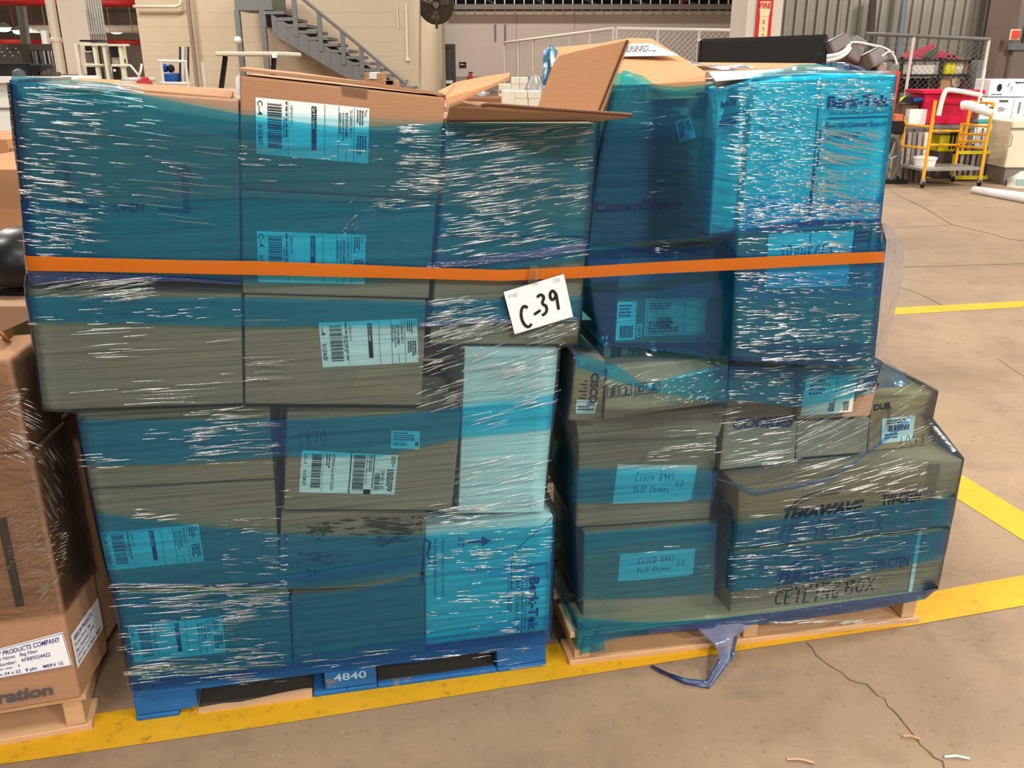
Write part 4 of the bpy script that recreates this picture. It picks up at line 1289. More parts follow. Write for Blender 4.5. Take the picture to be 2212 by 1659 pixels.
# tail of film that hangs off the pallet and lies on the floor
def tail():
    a = [BR_.F(1500, 1352, -.012), BR_.F(1545, 1392, -.03), G(1555, 1425, .05), G(1540, 1452, .02), G(1528, 1474, .008), G(1480, 1468, .006), G(1425, 1450, .006)]
    b = [BR_.F(1630, 1342, -.012), BR_.F(1590, 1376, -.03), G(1580, 1420, .05), G(1552, 1455, .02), G(1530, 1484, .004), G(1478, 1474, .004), G(1408, 1440, .004)]
    c = [p.lerp(q, .5) + Vector((.004, -.012, .006)) for p, q in zip(a, b)]
    return [[Vector(p) for p in r] for r in zip(a, c, b)]
free_sheet(WR_R, 'film_tail', tail(), F_SHEET, .006, 5, 'twisted loose tail of film reaching the floor')
tl = tail()
mb = MB(); mb.tube([r[2] for r in tl][1:], .005, 6); mb.tube([r[0] for r in tl][2:], .004, 6)
part_mb(mb, 'film_tail', F_ROPE, WR_R, smooth=True)
film_sheet(WR_R, 'film_edge', BR_, [[(1240, 1330, .25), (1258, 1345, .02), (1300, 1370, -.006)], [(1248, 1420, .02), (1256, 1412, -.006), (1308, 1404, -.006)]], F_BLUE, sh=6, sv=6, amp=.004, ret=(0, 0))

# fine wrinkles that catch the lamps (countless)
def ridges(parent, base, regions, offs, seed=1, rad=.0011):
    rr = random.Random(seed)
    mb = MB()
    for (x0, y0, x1, y1, n, sl, l0, l1) in regions:
        cl = None
        for k in range(n):
            if cl is None or rr.random() < .35:
                cl = (rr.uniform(x0, x1), rr.uniform(y0, y1))
            cx = min(max(cl[0] + rr.gauss(0, (x1 - x0) * .14), x0), x1)
            cy = min(max(cl[1] + rr.gauss(0, (y1 - y0) * .10), y0), y1)
            ln = rr.uniform(l0, l1) * rr.choice((.5, .8, 1, 1, 1.3))
            s_ = sl + rr.gauss(0, .03)
            o = offs(cx, cy)
            r0 = rad * rr.uniform(.55, 1.5)
            pts = []
            for f in (0, .3, .65, 1):
                xx, yy = cx - ln / 2 + ln * f, cy + s_ * (ln * f - ln / 2)
                if x0 - 8 <= xx <= x1 + 8:
                    pts.append(base.F(xx, yy + rr.gauss(0, .5), o))
            if len(pts) < 2:
                continue
            i0 = len(mb.v)
            m = len(pts)
            for j, p in enumerate(pts):
                rj = r0 * (0.35 if j in (0, m - 1) else 1)
                for a in range(5):
                    t = math.pi * a / 4
                    mb.v.append(p + ZU * (rj * math.cos(t)) - base.v * (rj * .9 * math.sin(t)))
            for j in range(m - 1):
                for a in range(4):
                    b0 = i0 + j * 5 + a
                    mb.f.append((b0, b0 + 5, b0 + 6, b0 + 1))
    o = mb.build('film_wrinkle', F_RIDGE, parent, 'glinting wrinkles in the film', smooth=True)
    o['kind'] = 'stuff'
    return o
def oL(x, y):
    if y < 600: return -.0225
    if y < 880: return -.0215
    return -.0195
ridges(WR_L, BL_, [
 (42, 190, 230, 520, 190, .09, 20, 80), (240, 230, 500, 480, 40, .10, 30, 110), (42, 185, 320, 225, 26, .13, 60, 180), (60, 500, 260, 560, 22, .05, 20, 60),
 (860, 270, 960, 420, 120, .02, 15, 60), (520, 300, 860, 430, 26, .02, 20, 60), (800, 430, 940, 460, 14, -.1, 20, 60),
 (955, 272, 1275, 400, 150, -.11, 20, 90), (950, 400, 1120, 510, 110, -.12, 15, 70), (1060, 400, 1265, 520, 60, -.2, 15, 60),
 (930, 515, 1265, 560, 50, -.14, 20, 70), (740, 430, 770, 510, 18, -1.2, 6, 14),
 (80, 603, 340, 645, 60, -.13, 40, 140), (60, 640, 520, 700, 26, -.05, 15, 50), (150, 710, 520, 870, 26, -.06, 60, 140), (530, 680, 700, 860, 16, -.05, 60, 120),
 (925, 640, 1070, 700, 70, -.12, 20, 60), (915, 690, 1080, 745, 60, -.30, 30, 80), (1080, 690, 1245, 744, 50, -.35, 15, 60),
 (905, 750, 1010, 880, 40, -.30, 25, 90), (1000, 755, 1205, 870, 80, -.32, 30, 110), (1000, 860, 1195, 930, 16, -.25, 30, 90), (985, 990, 1185, 1100, 60, -.24, 40, 130), (920, 1090, 1190, 1150, 60, -.15, 20, 70),
 (400, 885, 600, 1000, 90, -.07, 20, 110), (170, 895, 400, 1010, 14, -.03, 20, 60), (290, 1100, 380, 1135, 14, -.06, 20, 60), (480, 1120, 600, 1240, 40, -.05, 15, 50),
 (240, 1262, 620, 1310, 110, -.04, 20, 90), (260, 1300, 620, 1440, 75, -.06, 15, 90), (480, 1300, 630, 1430, 50, -.08, 20, 60), (270, 1420, 620, 1478, 60, -.08, 20, 90),
 (930, 1150, 1190, 1230, 60, -.05, 15, 50), (1000, 1220, 1150, 1300, 60, -.06, 10, 40), (925, 1260, 1120, 1380, 40, -.05, 10, 40), (640, 1400, 1180, 1440, 30, -.12, 20, 60),
 (600, 1060, 620, 1270, 20, 0, 8, 20)], oL, 3)
def oR(x, y):
    if y < 780: return -.0225 if x > 1590 else .062
    if y < 1000: return .012
    return -.020 if x > 1575 else .022
ridges(WR_R, BR_, [
 (1600, 180, 1780, 470, 900, .06, 5, 22), (1770, 170, 1930, 240, 200, .03, 6, 22), (1600, 440, 1900, 500, 260, -.02, 6, 30), (1770, 370, 1895, 470, 160, .18, 6, 26)], oR, 14, .00058)
ridges(WR_R, BR_, [
 (1770, 280, 1905, 350, 70, .22, 20, 90), (1760, 350, 1900, 470, 50, .18, 20, 70),
 (1550, 210, 1610, 500, 120, .12, 10, 60), (1400, 250, 1540, 480, 26, -.12, 30, 110), (1440, 380, 1545, 520, 50, .05, 15, 60), (1470, 440, 1580, 520, 70, .25, 15, 50), (1420, 500, 1585, 545, 80, -.03, 10, 40),
 (1600, 500, 1840, 550, 70, .01, 10, 40), (1585, 590, 1880, 680, 170, .03, 8, 40), (1590, 680, 1880, 780, 190, -.06, 8, 44), (1460, 540, 1590, 600, 16, -.1, 15, 50),
 (1650, 770, 1890, 800, 50, -.1, 10, 40), (1580, 800, 1730, 870, 70, .0, 8, 40), (1740, 790, 1890, 850, 40, -.3, 20, 80), (1300, 790, 1400, 880, 40, -.5, 10, 40), (1395, 810, 1560, 870, 110, -.3, 4, 14),
 (1560, 860, 1730, 1000, 60, -.2, 30, 90), (1720, 880, 1880, 990, 60, -.45, 30, 90), (1880, 840, 2010, 980, 30, -.5, 20, 80), (1600, 1000, 2000, 1060, 70, -.3, 30, 90), (1620, 1060, 2040, 1120, 50, -.12, 20, 60),
 (1400, 930, 1560, 1010, 26, -.1, 20, 60), (1590, 1120, 2000, 1200, 80, -.12, 15, 60), (1580, 1200, 1900, 1290, 120, -.08, 10, 50), (1270, 1150, 1540, 1300, 14, -.05, 20, 50), (1255, 1280, 1330, 1330, 30, -.6, 6, 20),
 (1420, 1340, 1990, 1345, 60, -.13, 20, 60)], oR, 4, .0009)

# ------------------------------------------------------------------ orange tape and the card
def strap():
    top = [(60, 553), (200, 557), (400, 562), (555, 564), (760, 571), (900, 577), (1085, 583), (1150, 581), (1270, 575), (1420, 566), (1600, 557), (1760, 549), (1911, 543)]
    bot = [(64, 585), (200, 587), (400, 591), (555, 594), (760, 599), (900, 602), (1085, 607), (1150, 604), (1270, 600), (1420, 591), (1600, 583), (1760, 574), (1911, 567)]
    ta, ba = [], []
    def pt(x, y):
        if x < 1200: return BL_.F(x, y, -.026)
        if x < 1500:
            f = (x - 1200) / 300.
            return BL_.F(x, y, -.026).lerp(BR_.F(x, y, -.026), f)
        return BR_.F(x, y, -.026)
    for i in range(len(top) - 1):
        for k in range(4):
            f = k / 4
            x, y = top[i][0] + (top[i + 1][0] - top[i][0]) * f, top[i][1] + (top[i + 1][1] - top[i][1]) * f
            x2, y2 = bot[i][0] + (bot[i + 1][0] - bot[i][0]) * f, bot[i][1] + (bot[i + 1][1] - bot[i][1]) * f
            ta.append(pt(x, y)); ba.append(pt(x2, y2))
    ta.append(pt(*top[-1])); ba.append(pt(*bot[-1]))
    ta = [ta[0] - BL_.u * .012 + BL_.v * .4, ta[0] - BL_.u * .012 + BL_.v * .02] + ta + [ta[-1] + BR_.v * .016, ta[-1] - BR_.u * .004 + BR_.v * .3]
    ba = [ba[0] - BL_.u * .012 + BL_.v * .4, ba[0] - BL_.u * .012 + BL_.v * .02] + ba + [ba[-1] + BR_.v * .016, ba[-1] - BR_.u * .004 + BR_.v * .3]
    mid1 = [a.lerp(b, .35) - BL_.v * .001 for a, b in zip(ta, ba)]
    mid2 = [a.lerp(b, .7) - BL_.v * .0005 for a, b in zip(ta, ba)]
    return MB().grid([ta, mid1, mid2, ba])
tag(strap().build('orange_tape', ORANGE, smooth=True), 'long band of orange tape stretched across both wrapped stacks', 'tape')

Q4 = [(1088, 631), (1218, 592), (1238, 684), (1112, 722)]
w4 = [BL_.F(x, y, -.031) for x, y in Q4]
mb = MB(); mb.plate(w4, BL_.v, .0008)
CARD = mb.build('paper_card', PAPER, None, 'white card handwritten C-39 hanging below the orange tape', 'paper')
q = Quad(*w4)
mb = MB()
hand(mb, q, 'C-', .14, .40, .56, .92, .0062, .0, seed=3)
hand(mb, q, '39', .46, .26, .86, .74, .0062, .05, seed=3)
part_mb(mb, 'handwriting', INK, CARD, 'thick black marker C-39')
mb = MB()
hand(mb, q, '4140', .05, .08, .20, .17, .0008, .2); hand(mb, q, '700', .80, .04, .92, .13, .0008, .2)
part_mb(mb, 'handwriting', mat('pale_pen', (170, 150, 190), .8, 0), CARD, 'faint pencil digits in the corners')
mb = MB(); qt = fq(BL_, -.033, [(1146, 574), (1162, 574), (1164, 612), (1140, 612)]); qt.rect(mb, 0, 0, 1, 1)
part_mb(mb, 'packing_tape', TAPE, CARD, 'clear tape holding the card')

# ------------------------------------------------------------------ the cut-off stack of filter cartons
zt = .106
def qc(name, corner_b, corner_t, far_b, far_t, wid, m, label, off0=0.0):
    """carton seen by its corner: corner bottom/top and far side edge bottom/top points"""
    L_ = BQ_.u * -wid
    a = [corner_t + L_, corner_t, corner_b, corner_b + L_]
    b = [far_t + L_, far_t, far_b, far_b + L_]
    return MB().hexa(a, b).build(name, m, None, label, 'carton', 'filter cartons on the cut-off pallet', bevel=.006, seg=2)
cb = G(174, 1508, zt + .001); fb = G(234, 1404, zt + .001)
OC = (cb - BQ_.o).dot(BQ_.v)
zj = BQ_.F(72, 978, OC).z
ct, ft = Vector((cb.x, cb.y, zj)), Vector((fb.x, fb.y, zj))
J1 = qc('cardboard_carton', cb, ct, fb, ft, 1.08, KRAFT, 'large brown carton with wide filter label and black hand slot, on the cut-off pallet')
zk = BQ_.F(2, 775, OC).z
cb2, fb2 = ct + ZU * .004 - BQ_.u * .004, ft + ZU * .004 - BQ_.u * .004
ct2, ft2 = Vector((cb2.x, cb2.y, zk)), Vector((fb2.x, fb2.y, zk))
J2 = qc('cardboard_carton', cb2, ct2, fb2, ft2, 1.06, KRAFT, 'brown carton with split open top lying on the filter carton')
v_ = BQ_.v
for (c_, t_, f_, g_, lb) in ((cb, ct, fb, ft, 'unseen carton added behind the filter cartons to block light, lower'), (cb2 + ZU * .004, ct2 - ZU * .11, fb2 + ZU * .004, ft2 - ZU * .11, 'unseen carton added behind the filter cartons to block light, upper')):
    d_ = (f_ - c_) * .9
    e_ = v_ * .02 - BQ_.u * .012
    qc('cardboard_carton', f_ + e_, g_ + e_, f_ + e_ + d_, g_ + e_ + d_, 1.0, KRAFT, lb)  # unseen rear carton, added so the gap beside the stack stays dark
mb = MB(); mb.plate([BQ_.F(2, 718, .06), BQ_.F(66, 690, .30), BQ_.F(78, 800, .34)], BQ_.v, .005)
part_mb(mb, 'box_flap', mat('olive_board', (150, 132, 88), .8), J2, 'olive inner side of the flap')
mb = MB(); mb.plate([BQ_.F(-20, 700, .05), BQ_.F(6, 724, .055), BQ_.F(82, 812, .36), BQ_.F(60, 800, .40)], BQ_.u, .005)
part_mb(mb, 'box_flap', KRAFT3, J2, 'orange-brown flap edge')
q = Quad(BQ_.F(-30, 1408, OC - .003), BQ_.F(136, 1364, OC - .003), BQ_.F(157, 1437, OC - .003), BQ_.F(-30, 1470, OC - .003))
mb = MB(); q.rect(mb, 0, 0, 1, 1)
st = mb.build('filter_label', PAPER, J1, 'wide white label with purple print')
mb = MB()
text(mb, q, 'AIRFLOW PRODUCTS COMPANY', -.12, .10, .94, .25, k=1.8, bold=.015)
text(mb, q, 'Product Name:   Bag Filter', .0, .30, .64, .44, k=1.8, bold=.006)
text(mb, q, 'Part Number:   AFB89554422', .02, .48, .78, .60, k=1.8, bold=.006)
text(mb, q, 'Units per case:    4', .02, .65, .40, .76, k=1.8, bold=.006)
text(mb, q, '24 x 24 x 22   8 pkt    MERV 15', .08, .82, .90, .95, k=1.8, bold=.015)
for (a0, t0, a1, t1) in ((0, .03, 1, .045), (0, .975, 1, .99), (.985, .03, .992, .99)): q.rect(mb, a0, t0, a1, t1, 1.6)
part_mb(mb, 'label_print', PURPLE, st)
sd0 = cb - ct
def side(f, g):
    return (ct.lerp(cb, g)).lerp(ft.lerp(fb, g), f) + BQ_.u * .003
q2 = Quad(side(.02, .73), side(.93, .74), side(.93, .88), side(.02, .875))
mb = MB(); q2.rect(mb, 0, 0, 1, 1)
st = mb.build('filter_label', PAPER, J1, 'white label folded round the corner')
mb = MB()
text(mb, q2, 'AIRFLOW PRODUCTS', .06, .10, .7, .24, k=1.8, bold=.015); text(mb, q2, 'Product Name:  Bag', .06, .32, .6, .44, k=1.8); text(mb, q2, 'Part Number:  AFB', .06, .50, .7, .60, k=1.8)
text(mb, q2, 'Units per case:  4', .06, .66, .55, .76, k=1.8); text(mb, q2, '24 x 24 x 22  8 pkt  MERV', .06, .82, .92, .94, k=1.8, bold=.015)
part_mb(mb, 'label_print', PURPLE, st)
mb = MB()
q = Quad(BQ_.F(-60, 1500, OC - .003), BQ_.F(113, 1475, OC - .003), BQ_.F(115, 1500, OC - .003), BQ_.F(-60, 1532, OC - .003)); text(mb, q, 'filtration', 0, 0, 1, 1, bold=.035, k=1.5)
part_mb(mb, 'lettering', GREYINK, J1, 'grey lettering near the base')
mb = MB()
mb.plate([BQ_.F(0, 1122, OC - .004), BQ_.F(12, 1118, OC - .004), BQ_.F(52, 1308, OC - .004), BQ_.F(34, 1312, OC - .004), BQ_.F(-6, 1130, OC - .004)], BQ_.v, .003)
part_mb(mb, 'hand_slot', INK, J1, 'long black slot')
WR_Q = thing('stretch_wrap', BQ_.L(-.2, .3, .136), 'clear crinkled stretch film over the filter cartons', 'stretch film')
def jrow(f, upper, k=.006):
    c0, f0_ = (ct2.lerp(cb2, f), ft2.lerp(fb2, f)) if upper else (ct.lerp(cb, f), ft.lerp(fb, f))
    o = BQ_.u * k - BQ_.v * k
    return [c0 - BQ_.u * .5 - BQ_.v * k, c0 - BQ_.u * .08 - BQ_.v * k, c0 + o, c0.lerp(f0_, .25) + BQ_.u * k * 1.6, f0_ + BQ_.u * k]
free_sheet(WR_Q, 'film_layer', [jrow(.0, True), jrow(.5, True), jrow(.97, True), jrow(.03, False), jrow(.35, False), jrow(.62, False)], F_CLEAR, .004, 8)
ridges(WR_Q, BQ_, [(0, 860, 90, 1000, 60, .5, 10, 40), (60, 980, 140, 1120, 60, 1.5, 8, 30), (20, 1100, 140, 1240, 150, -.5, 4, 20), (80, 1230, 130, 1330, 60, -1.0, 4, 20), (5, 840, 60, 900, 20, -.2, 10, 50)], lambda x, y: OC - .012, 9, .0009)

# stack behind it, with black cable gear
def pbox(x0, y0, x1, y1, Y, depth, to_floor=False, z0=None):
    cx_, cy_ = (x0 + x1) / 2, (y0 + y1) / 2
    X0, X1 = P(x0, cy_, Y).x, P(x1, cy_, Y).x
    Z1, Z0 = P(cx_, y0, Y).z, P(cx_, y1, Y).z
    if to_floor: Z0 = 0.0
    if z0 is not None: Z0 = z0
    return (X0, Y, Z0, X1, Y + depth, Z1)
def PB(name, x0, y0, x1, y1, Y, depth, m, label, cat, group=None, to_floor=False, z0=None, bevel=.004, parent=None):
    return MB().box(*pbox(x0, y0, x1, y1, Y, depth, to_floor, z0)).build(name, m, parent, label, cat, group, bevel=bevel)
LOW = PB('cardboard_carton', -160, 660, 95, 900, 2.9, .8, KRAFT2, 'brown carton in shadow behind the split-top carton, under black gear', 'carton', to_floor=True)
zl = pbox(-160, 660, 95, 900, 2.9, .8, True)[5]
b_ = pbox(-160, 365, 64, 600, 3.6, .8)
MID = PB('cardboard_carton', -160, 365, 68, 606, 3.75, .8, KRAFT3, 'brown film-wrapped carton behind the blue stack corner', 'carton', to_floor=True)
UPB = PB('cardboard_carton', -160, 300, 22, 366, 4.6, .6, KRAFT3, 'small orange-brown carton beyond the film-wrapped one', 'carton', to_floor=True)
UP2 = PB('cardboard_carton', 25, 318, 62, 366, 4.6, .6, KRAFT3, 'small carton next to the orange-brown one, by the film edge', 'carton', to_floor=True)
mb = MB()
bb = pbox(-160, 365, 68, 606, 3.75, .8, True)
mb.face([(bb[0], bb[1] - .006, bb[5]), (bb[3], bb[1] - .006, bb[5]), (bb[3], bb[1] - .006, bb[5] - .16), (bb[0], bb[1] - .006, bb[5] - .16)])
part_mb(mb, 'film_layer', F_CLEAR, MID, 'clear shining film')
BLACKP = mat('black_plastic', (22, 22, 24), 0.35, 0)
mb = MB()
gz = zl
for i in range(3):
    mb.lathe(Vector((-1.75 + .12 * i, 3.15 + .05 * i, gz + .02)), (0, 0, 1), [(.05, 0), (.16, .02), (.18, .08), (.15, .16), (.06, .20)], 14)
GEAR = mb.build('rubber_gear', BLACKP, None, 'heap of rounded black gear under black cables', 'equipment', smooth=True)
mb = MB()
pc = [P(-20, 612, 3.3), P(14, 604, 3.2), P(34, 588, 3.2), P(52, 556, 3.25), P(55, 520, 3.4)]
CBL = MB().tube(smooth_path(pc), .004, 6).build('cable', BLACKP, None, 'thin black cable curving over the wrapped carton', 'cable', smooth=True)
mb = MB()
for i in range(5):
    c0 = P(10 + 8 * i, 640 + 8 * i, 3.05)
    pts = [c0 + Vector((.10 * math.cos(t / 3) * (1 + .15 * i), .02 * math.sin(t), .07 * math.sin(t / 3))) for t in range(0, 20)]
    mb.tube(pts, .006, 6)
mb.build('cable_coil', BLACKP, None, 'loose coils of black cable over the black gear', 'cable', smooth=True)

# ------------------------------------------------------------------ the hall behind: walls
TAN = mat('tan_block_paint', (200, 180, 152), 0.85, 0.05, 1.2, 0.15, 6)
MAUVE = mat('pale_mauve_paint', (200, 184, 172), 0.8, 0.05, 0.8)
MAUVED = mat('grey_mauve_paint', (150, 138, 132), 0.8, 0.05, 0.8)
STEEL = mat('grey_painted_steel', (112, 112, 112), 0.6, 0.08, 3)
CREAM = mat('cream_paint', (226, 212, 190), 0.6, 0.05, 2)
GALV = mat('galvanised_steel', (170, 168, 162), 0.45, 0.12, 4, metal=0.6)
GALVD = mat('dull_ribbed_steel', (150, 144, 134), 0.36, 0.15, 2.5, metal=0.75)
DARK = mat('dark_brown_paint', (78, 66, 58), 0.8, 0.1)
REDP = mat('red_pipe_paint', (176, 34, 34), 0.5, 0.1)
WHITEP = mat('white_plastic', (234, 232, 224), 0.4, 0.03)
GLASSD = mat('dark_glass', (70, 72, 74), 0.15, 0.1, 1.5, spec=.6)
YEL = mat('yellow_safety_paint', (236, 166, 20), 0.45, 0.08, 6)
YEL2 = mat('lemon_plastic', (222, 206, 20), 0.5, 0.05)
PINK = mat('crimson_plastic', (206, 22, 66), 0.4, 0.06)
BLUEP = mat('blue_plastic', (26, 84, 160), 0.5, 0.05)
GREYB = mat('grey_device_plastic', (120, 110, 106), 0.55, 0.05)

xl, xr = P(303, 90, 14).x, P(884, 90, 14).x
wt = struct('wall_front', MB().box(xl, 14, 0, xr, 21.5, 5.0), TAN)
tz = P(600, 20, 14).z
# block courses: joint lines recessed as thin dark beads on the tan wall
MORTAR = mat('block_joint', (198, 174, 142), 0.9, 0)
mb = MB()
for k in range(1, 13):
    mb.box(xl + .02, 13.998, .2 * k * 1.0, xr - .02, 14.01, .2 * k + .004)
jl = part_mb(mb, 'block_joint', MORTAR, wt); jl['kind'] = 'stuff'
mb = MB(); mb.tube([P(288, 14, 13.9), P(380, 14, 13.9), P(390, 9, 13.9), P(393, -12, 13.9)], .022, 8)
tag(mb.build('conduit_pipe', CREAM, smooth=True), 'cream conduit bending upward at the top of the tan wall', 'pipe')
p0, p1 = P(404, 0, 13.9), P(426, 182, 13.9)
mb = MB(); mb.tube([Vector((p1.x, 13.9, .0)), Vector((p1.x, 13.9, p0.z + .3))], .03, 8)
tag(mb.build('drain_pipe', mat('brown_pipe', (150, 128, 112), .6, .05)), 'thin brown vertical pipe running down the tan wall', 'pipe')
mb = MB(); mb.tube([P(857, 10, 13.99), P(861, 62, 13.99)], .012, 6); mb.tube([P(877, 10, 13.985), P(880, 128, 13.985)], .02, 6); mb.box(*pbox(876, 124, 884, 132, 13.955, .05))
tag(mb.build('conduit_drop', CREAM), 'cream conduit drop with a small box near the tan wall corner', 'pipe')

OW = 22.0
xa, xb = P(884, 100, OW).x, P(1700, 100, OW).x
zt_ = P(1270, 27, OW).z
wo = struct('wall_partition', MB().box(xa - 1, OW, 0, xb, OW + .2, zt_), MAUVE)
zw = P(1000, 165, OW).z
mb = MB(); mb.box(xa - 1, OW - .02, 0, xb, OW, zw)
part_mb(mb, 'wainscot', MAUVED, wo)
mb = MB()
for px_ in (1115, 1240):
    mb.box(P(px_, 60, OW).x, OW - .006, zw, P(px_, 60, OW).x + .012, OW, zt_)
o = part_mb(mb, 'panel_joint', MAUVED, wo); o['kind'] = 'stuff'
for i, px_ in enumerate((1070, 1091)):
    mb = MB(); mb.box(*pbox(px_ - 2, 53, px_ + 2, 88, OW - .04, .04))
    tag(mb.build('wall_slot', STEEL), ('dark vertical slotted bracket on the pale wall, nearer the doors', 'dark vertical slotted bracket on the pale wall, nearer the fence')[i], 'bracket')
PB('wall_sign', 992, 134, 1007, 146, OW - .03, .03, INK, 'small black sign on the pale wall beside the glass doors', 'sign')
sg = pbox(992, 134, 1007, 146, OW - .03, .03)
q = Quad((sg[0], sg[1] - .002, sg[5]), (sg[3], sg[1] - .002, sg[5]), (sg[3], sg[1] - .002, sg[2]), (sg[0], sg[1] - .002, sg[2]))
mb = MB(); fine(mb, q, .15, .3, .85, .6, 2, False, 1.3, 4); part_mb(mb, 'lettering', PAPER, bpy.data.objects['wall_sign'])
ex = P(1016, 175, OW - .09)
EXT = thing('fire_extinguisher', (ex.x, ex.y, ex.z - .25), 'small red fire extinguisher hung on the grey wainscot', 'extinguisher')
MB().lathe((ex.x, ex.y, ex.z - .25), (0, 0, 1), [(.07, 0), (.075, .05), (.075, .30), (.04, .38), (.02, .42)], 12).build('cylinder_body', REDP, EXT, smooth=True)
MB().box(ex.x - .03, ex.y - .02, ex.z + .17, ex.x + .06, ex.y + .02, ex.z + .20).build('handle', BLACKP, EXT)
# doors
def glassdoor(n, x0, x1, lab):
    b0 = pbox(x0, 95, x1, 300, OW - .08, .06, True)
    fr = MB()
    X0, _, _, X1, _, Z1 = b0
    for (a, b, c, d) in ((X0, X0 + .07, 0, Z1), (X1 - .07, X1, 0, Z1), (X0 + .07, X1 - .07, Z1 - .08, Z1), (X0 + .07, X1 - .07, 0, .2)):
        fr.box(a, OW - .09, c, b, OW - .01, d)
    o = struct('door_%d' % n, fr, DARK)
    MB().box(X0 + .07, OW - .06, .2, X1 - .07, OW - .04, Z1 - .08).build('glass_pane', GLASSD, o)
    zb = P(920, 177, OW).z
    MB().box(X0 + .07, OW - .10, zb - .035, X1 - .07, OW - .07, zb + .035).build('push_bar', WHITEP, o)
    return o
dl = glassdoor(1, 866, 936, '')
dr = glassdoor(2, 948, 985, '')
for (a, b, c, d) in ((889, 144, 900, 161), (905, 146, 925, 161)):
    bb = pbox(a, b, c, d, OW - .075, .01); MB().box(*bb).build('posted_sheet', PAPER, dl)
# white slender column before the doors
cx0, cx1 = P(931, 100, 20).x, P(951, 100, 20).x
co = struct('column_1', MB().box(cx0, 20, 0, cx1, 20.22, 5.0), CREAM)
MB().box(cx0 - .01, 19.99, 0, cx1 + .01, 20.23, P(940, 172, 20).z).build('column_base', MAUVED, co)
# fan
fc = P(943, 12, 16)
FAN = thing('wall_fan', (fc.x, fc.y, fc.z - .3), 'large dark round fan hung at the top before the pale column', 'fan')
mb = MB(); mb.lathe(fc + Vector((0, -.05, 0)), (0, -1, 0), [(.30, 0), (.30, .02), (.27, .03)], 28); mb.build('fan_drum', mat('dark_bronze', (66, 58, 50), .4, .1, metal=.5), FAN, smooth=False)
mb = MB()
for r_ in (.08, .15, .22, .28):
    mb.tube([fc + Vector((r_ * math.cos(a * math.pi / 12), -.12 + .03 * r_ * 4, r_ * math.sin(a * math.pi / 12))) for a in range(25)], .006, 5)
for a in range(12):
    mb.tube([fc + Vector((0, -.13, 0)), fc + Vector((.28 * math.cos(a * math.pi / 6), -.09, .28 * math.sin(a * math.pi / 6)))], .004, 4)
mb.build('fan_guard', DARK, FAN)
for a in range(3):
    an = a * 2.094 + .4
    d1, d2 = Vector((math.cos(an - .35), 0, math.sin(an - .35))), Vector((math.cos(an + .35), 0, math.sin(an + .35)))
    mb = MB(); mb.plate([fc + Vector((0, -.085, 0)), fc + d1 * .24 + Vector((0, -.08, 0)), fc + d2 * .24 + Vector((0, -.10, 0))], (0, 1, 0), .006); mb.build('fan_blade', mat('bronze_blade', (120, 104, 84), .35, .1, metal=.6), FAN)
MB().lathe(fc + Vector((0, -.11, 0)), (0, -1, 0), [(.05, 0), (.05, .05), (.02, .06)], 14).build('fan_hub', STEEL, FAN)
MB().box(fc.x - .02, 15.9, fc.z - .36, fc.x + .02, 15.96, fc.z - .20).build('bracket', DARK, FAN)
MB().tube([fc + Vector((0, .02, .2)), fc + Vector((0, .02, 3))], .03, 8).build('hanging_pole', DARK, FAN)
# beam and railing over the partition
b0 = pbox(975, 9, 1600, 19, 21.6, .12)
struct('trim_1', MB().box(b0[0], 21.6, P(985, 20, 21.6).z, b0[3] + .5, 21.72, P(985, 9, 21.6).z), mat('beam_paint', (126, 114, 106), .7, .05))
RAIL = thing('railing', (b0[0], 21.8, zt_), 'white balustrade of thin posts above the pale partition wall', 'railing')
for k in range(31):
    X = P(985 + 21 * k, 10, 21.85).x
    MB().box(X - .012, 21.84, zt_ - .02, X + .012, 21.87, zt_ + 1.0).build('baluster', WHITEP, RAIL)
MB().box(b0[0], 21.83, zt_ - .01, b0[3] + .4, 21.88, zt_ + .03).build('bottom_rail', WHITEP, RAIL)
struct('wall_upper', MB().box(xa - 1, 27, 0, 14, 27.2, 6.4), mat('very_dark_wall', (40, 36, 34), .9, .2, 2))
mb = MB(); mb.tube([P(1450, 36, 24), P(1600, 39, 24)], .06, 8); mb.tube([P(1476, 36, 24), P(1472, -20, 24)], .05, 8)
tag(mb.build('sprinkler_pipe', REDP, smooth=True), 'dark red sprinkler pipe over the partition near the beige column', 'pipe')
mb = MB()
for k in range(5):
    mb.tube([P(1000 + 110 * k, -30 + 4 * k, 24.5), P(1090 + 110 * k, 20, 24.5)], .03, 6)
tag(mb.build('roof_truss', STEEL), 'grey truss diagonals in the dark above the partition', 'truss')
LAMPM = mat('lamp_glow', (255, 252, 244), .5, 0, emit=9.0)
def glow(x, y, Y, r, lab):
    p = P(x, y, Y)
    t = thing('ceiling_lamp', p, lab, 'lamp')
    MB().lathe(p, (0, 0, -1), [(r, 0), (r * .9, r * .35), (r * .4, r * .5)], 16).build('diffuser', LAMPM, t, smooth=True)
    MB().lathe(p + Vector((0, 0, r * .7)), (0, 0, -1), [(r * .35, 0), (r * 1.15, r * .65), (r * 1.15, r * .7)], 16).build('reflector', GALV, t)
    if Y > 19:
        l = bpy.data.lights.new('lamp_bulb', 'POINT'); l.energy = 140; l.shadow_soft_size = .25; l.color = (1, .95, .86)
        lo = bpy.data.objects.new('lamp_bulb', l); lo.location = p - Vector((0, 0, .55)); COL.objects.link(lo)
    MB().tube([p + Vector((0, 0, r * .6)), p + Vector((0, 0, (3.6 if Y > 23 else 6.45) - p.z))], .012, 5).build('hanging_rod', DARK, t)
glow(884, 6, 18, .09, 'glowing lamp at the top edge beside the round fan')
glow(6, 60, 26, .20, 'glowing lamp at the far end of dark bay, outermost')
glow(43, 66, 28, .20, 'glowing lamp in the dark bay just before the grey upright')
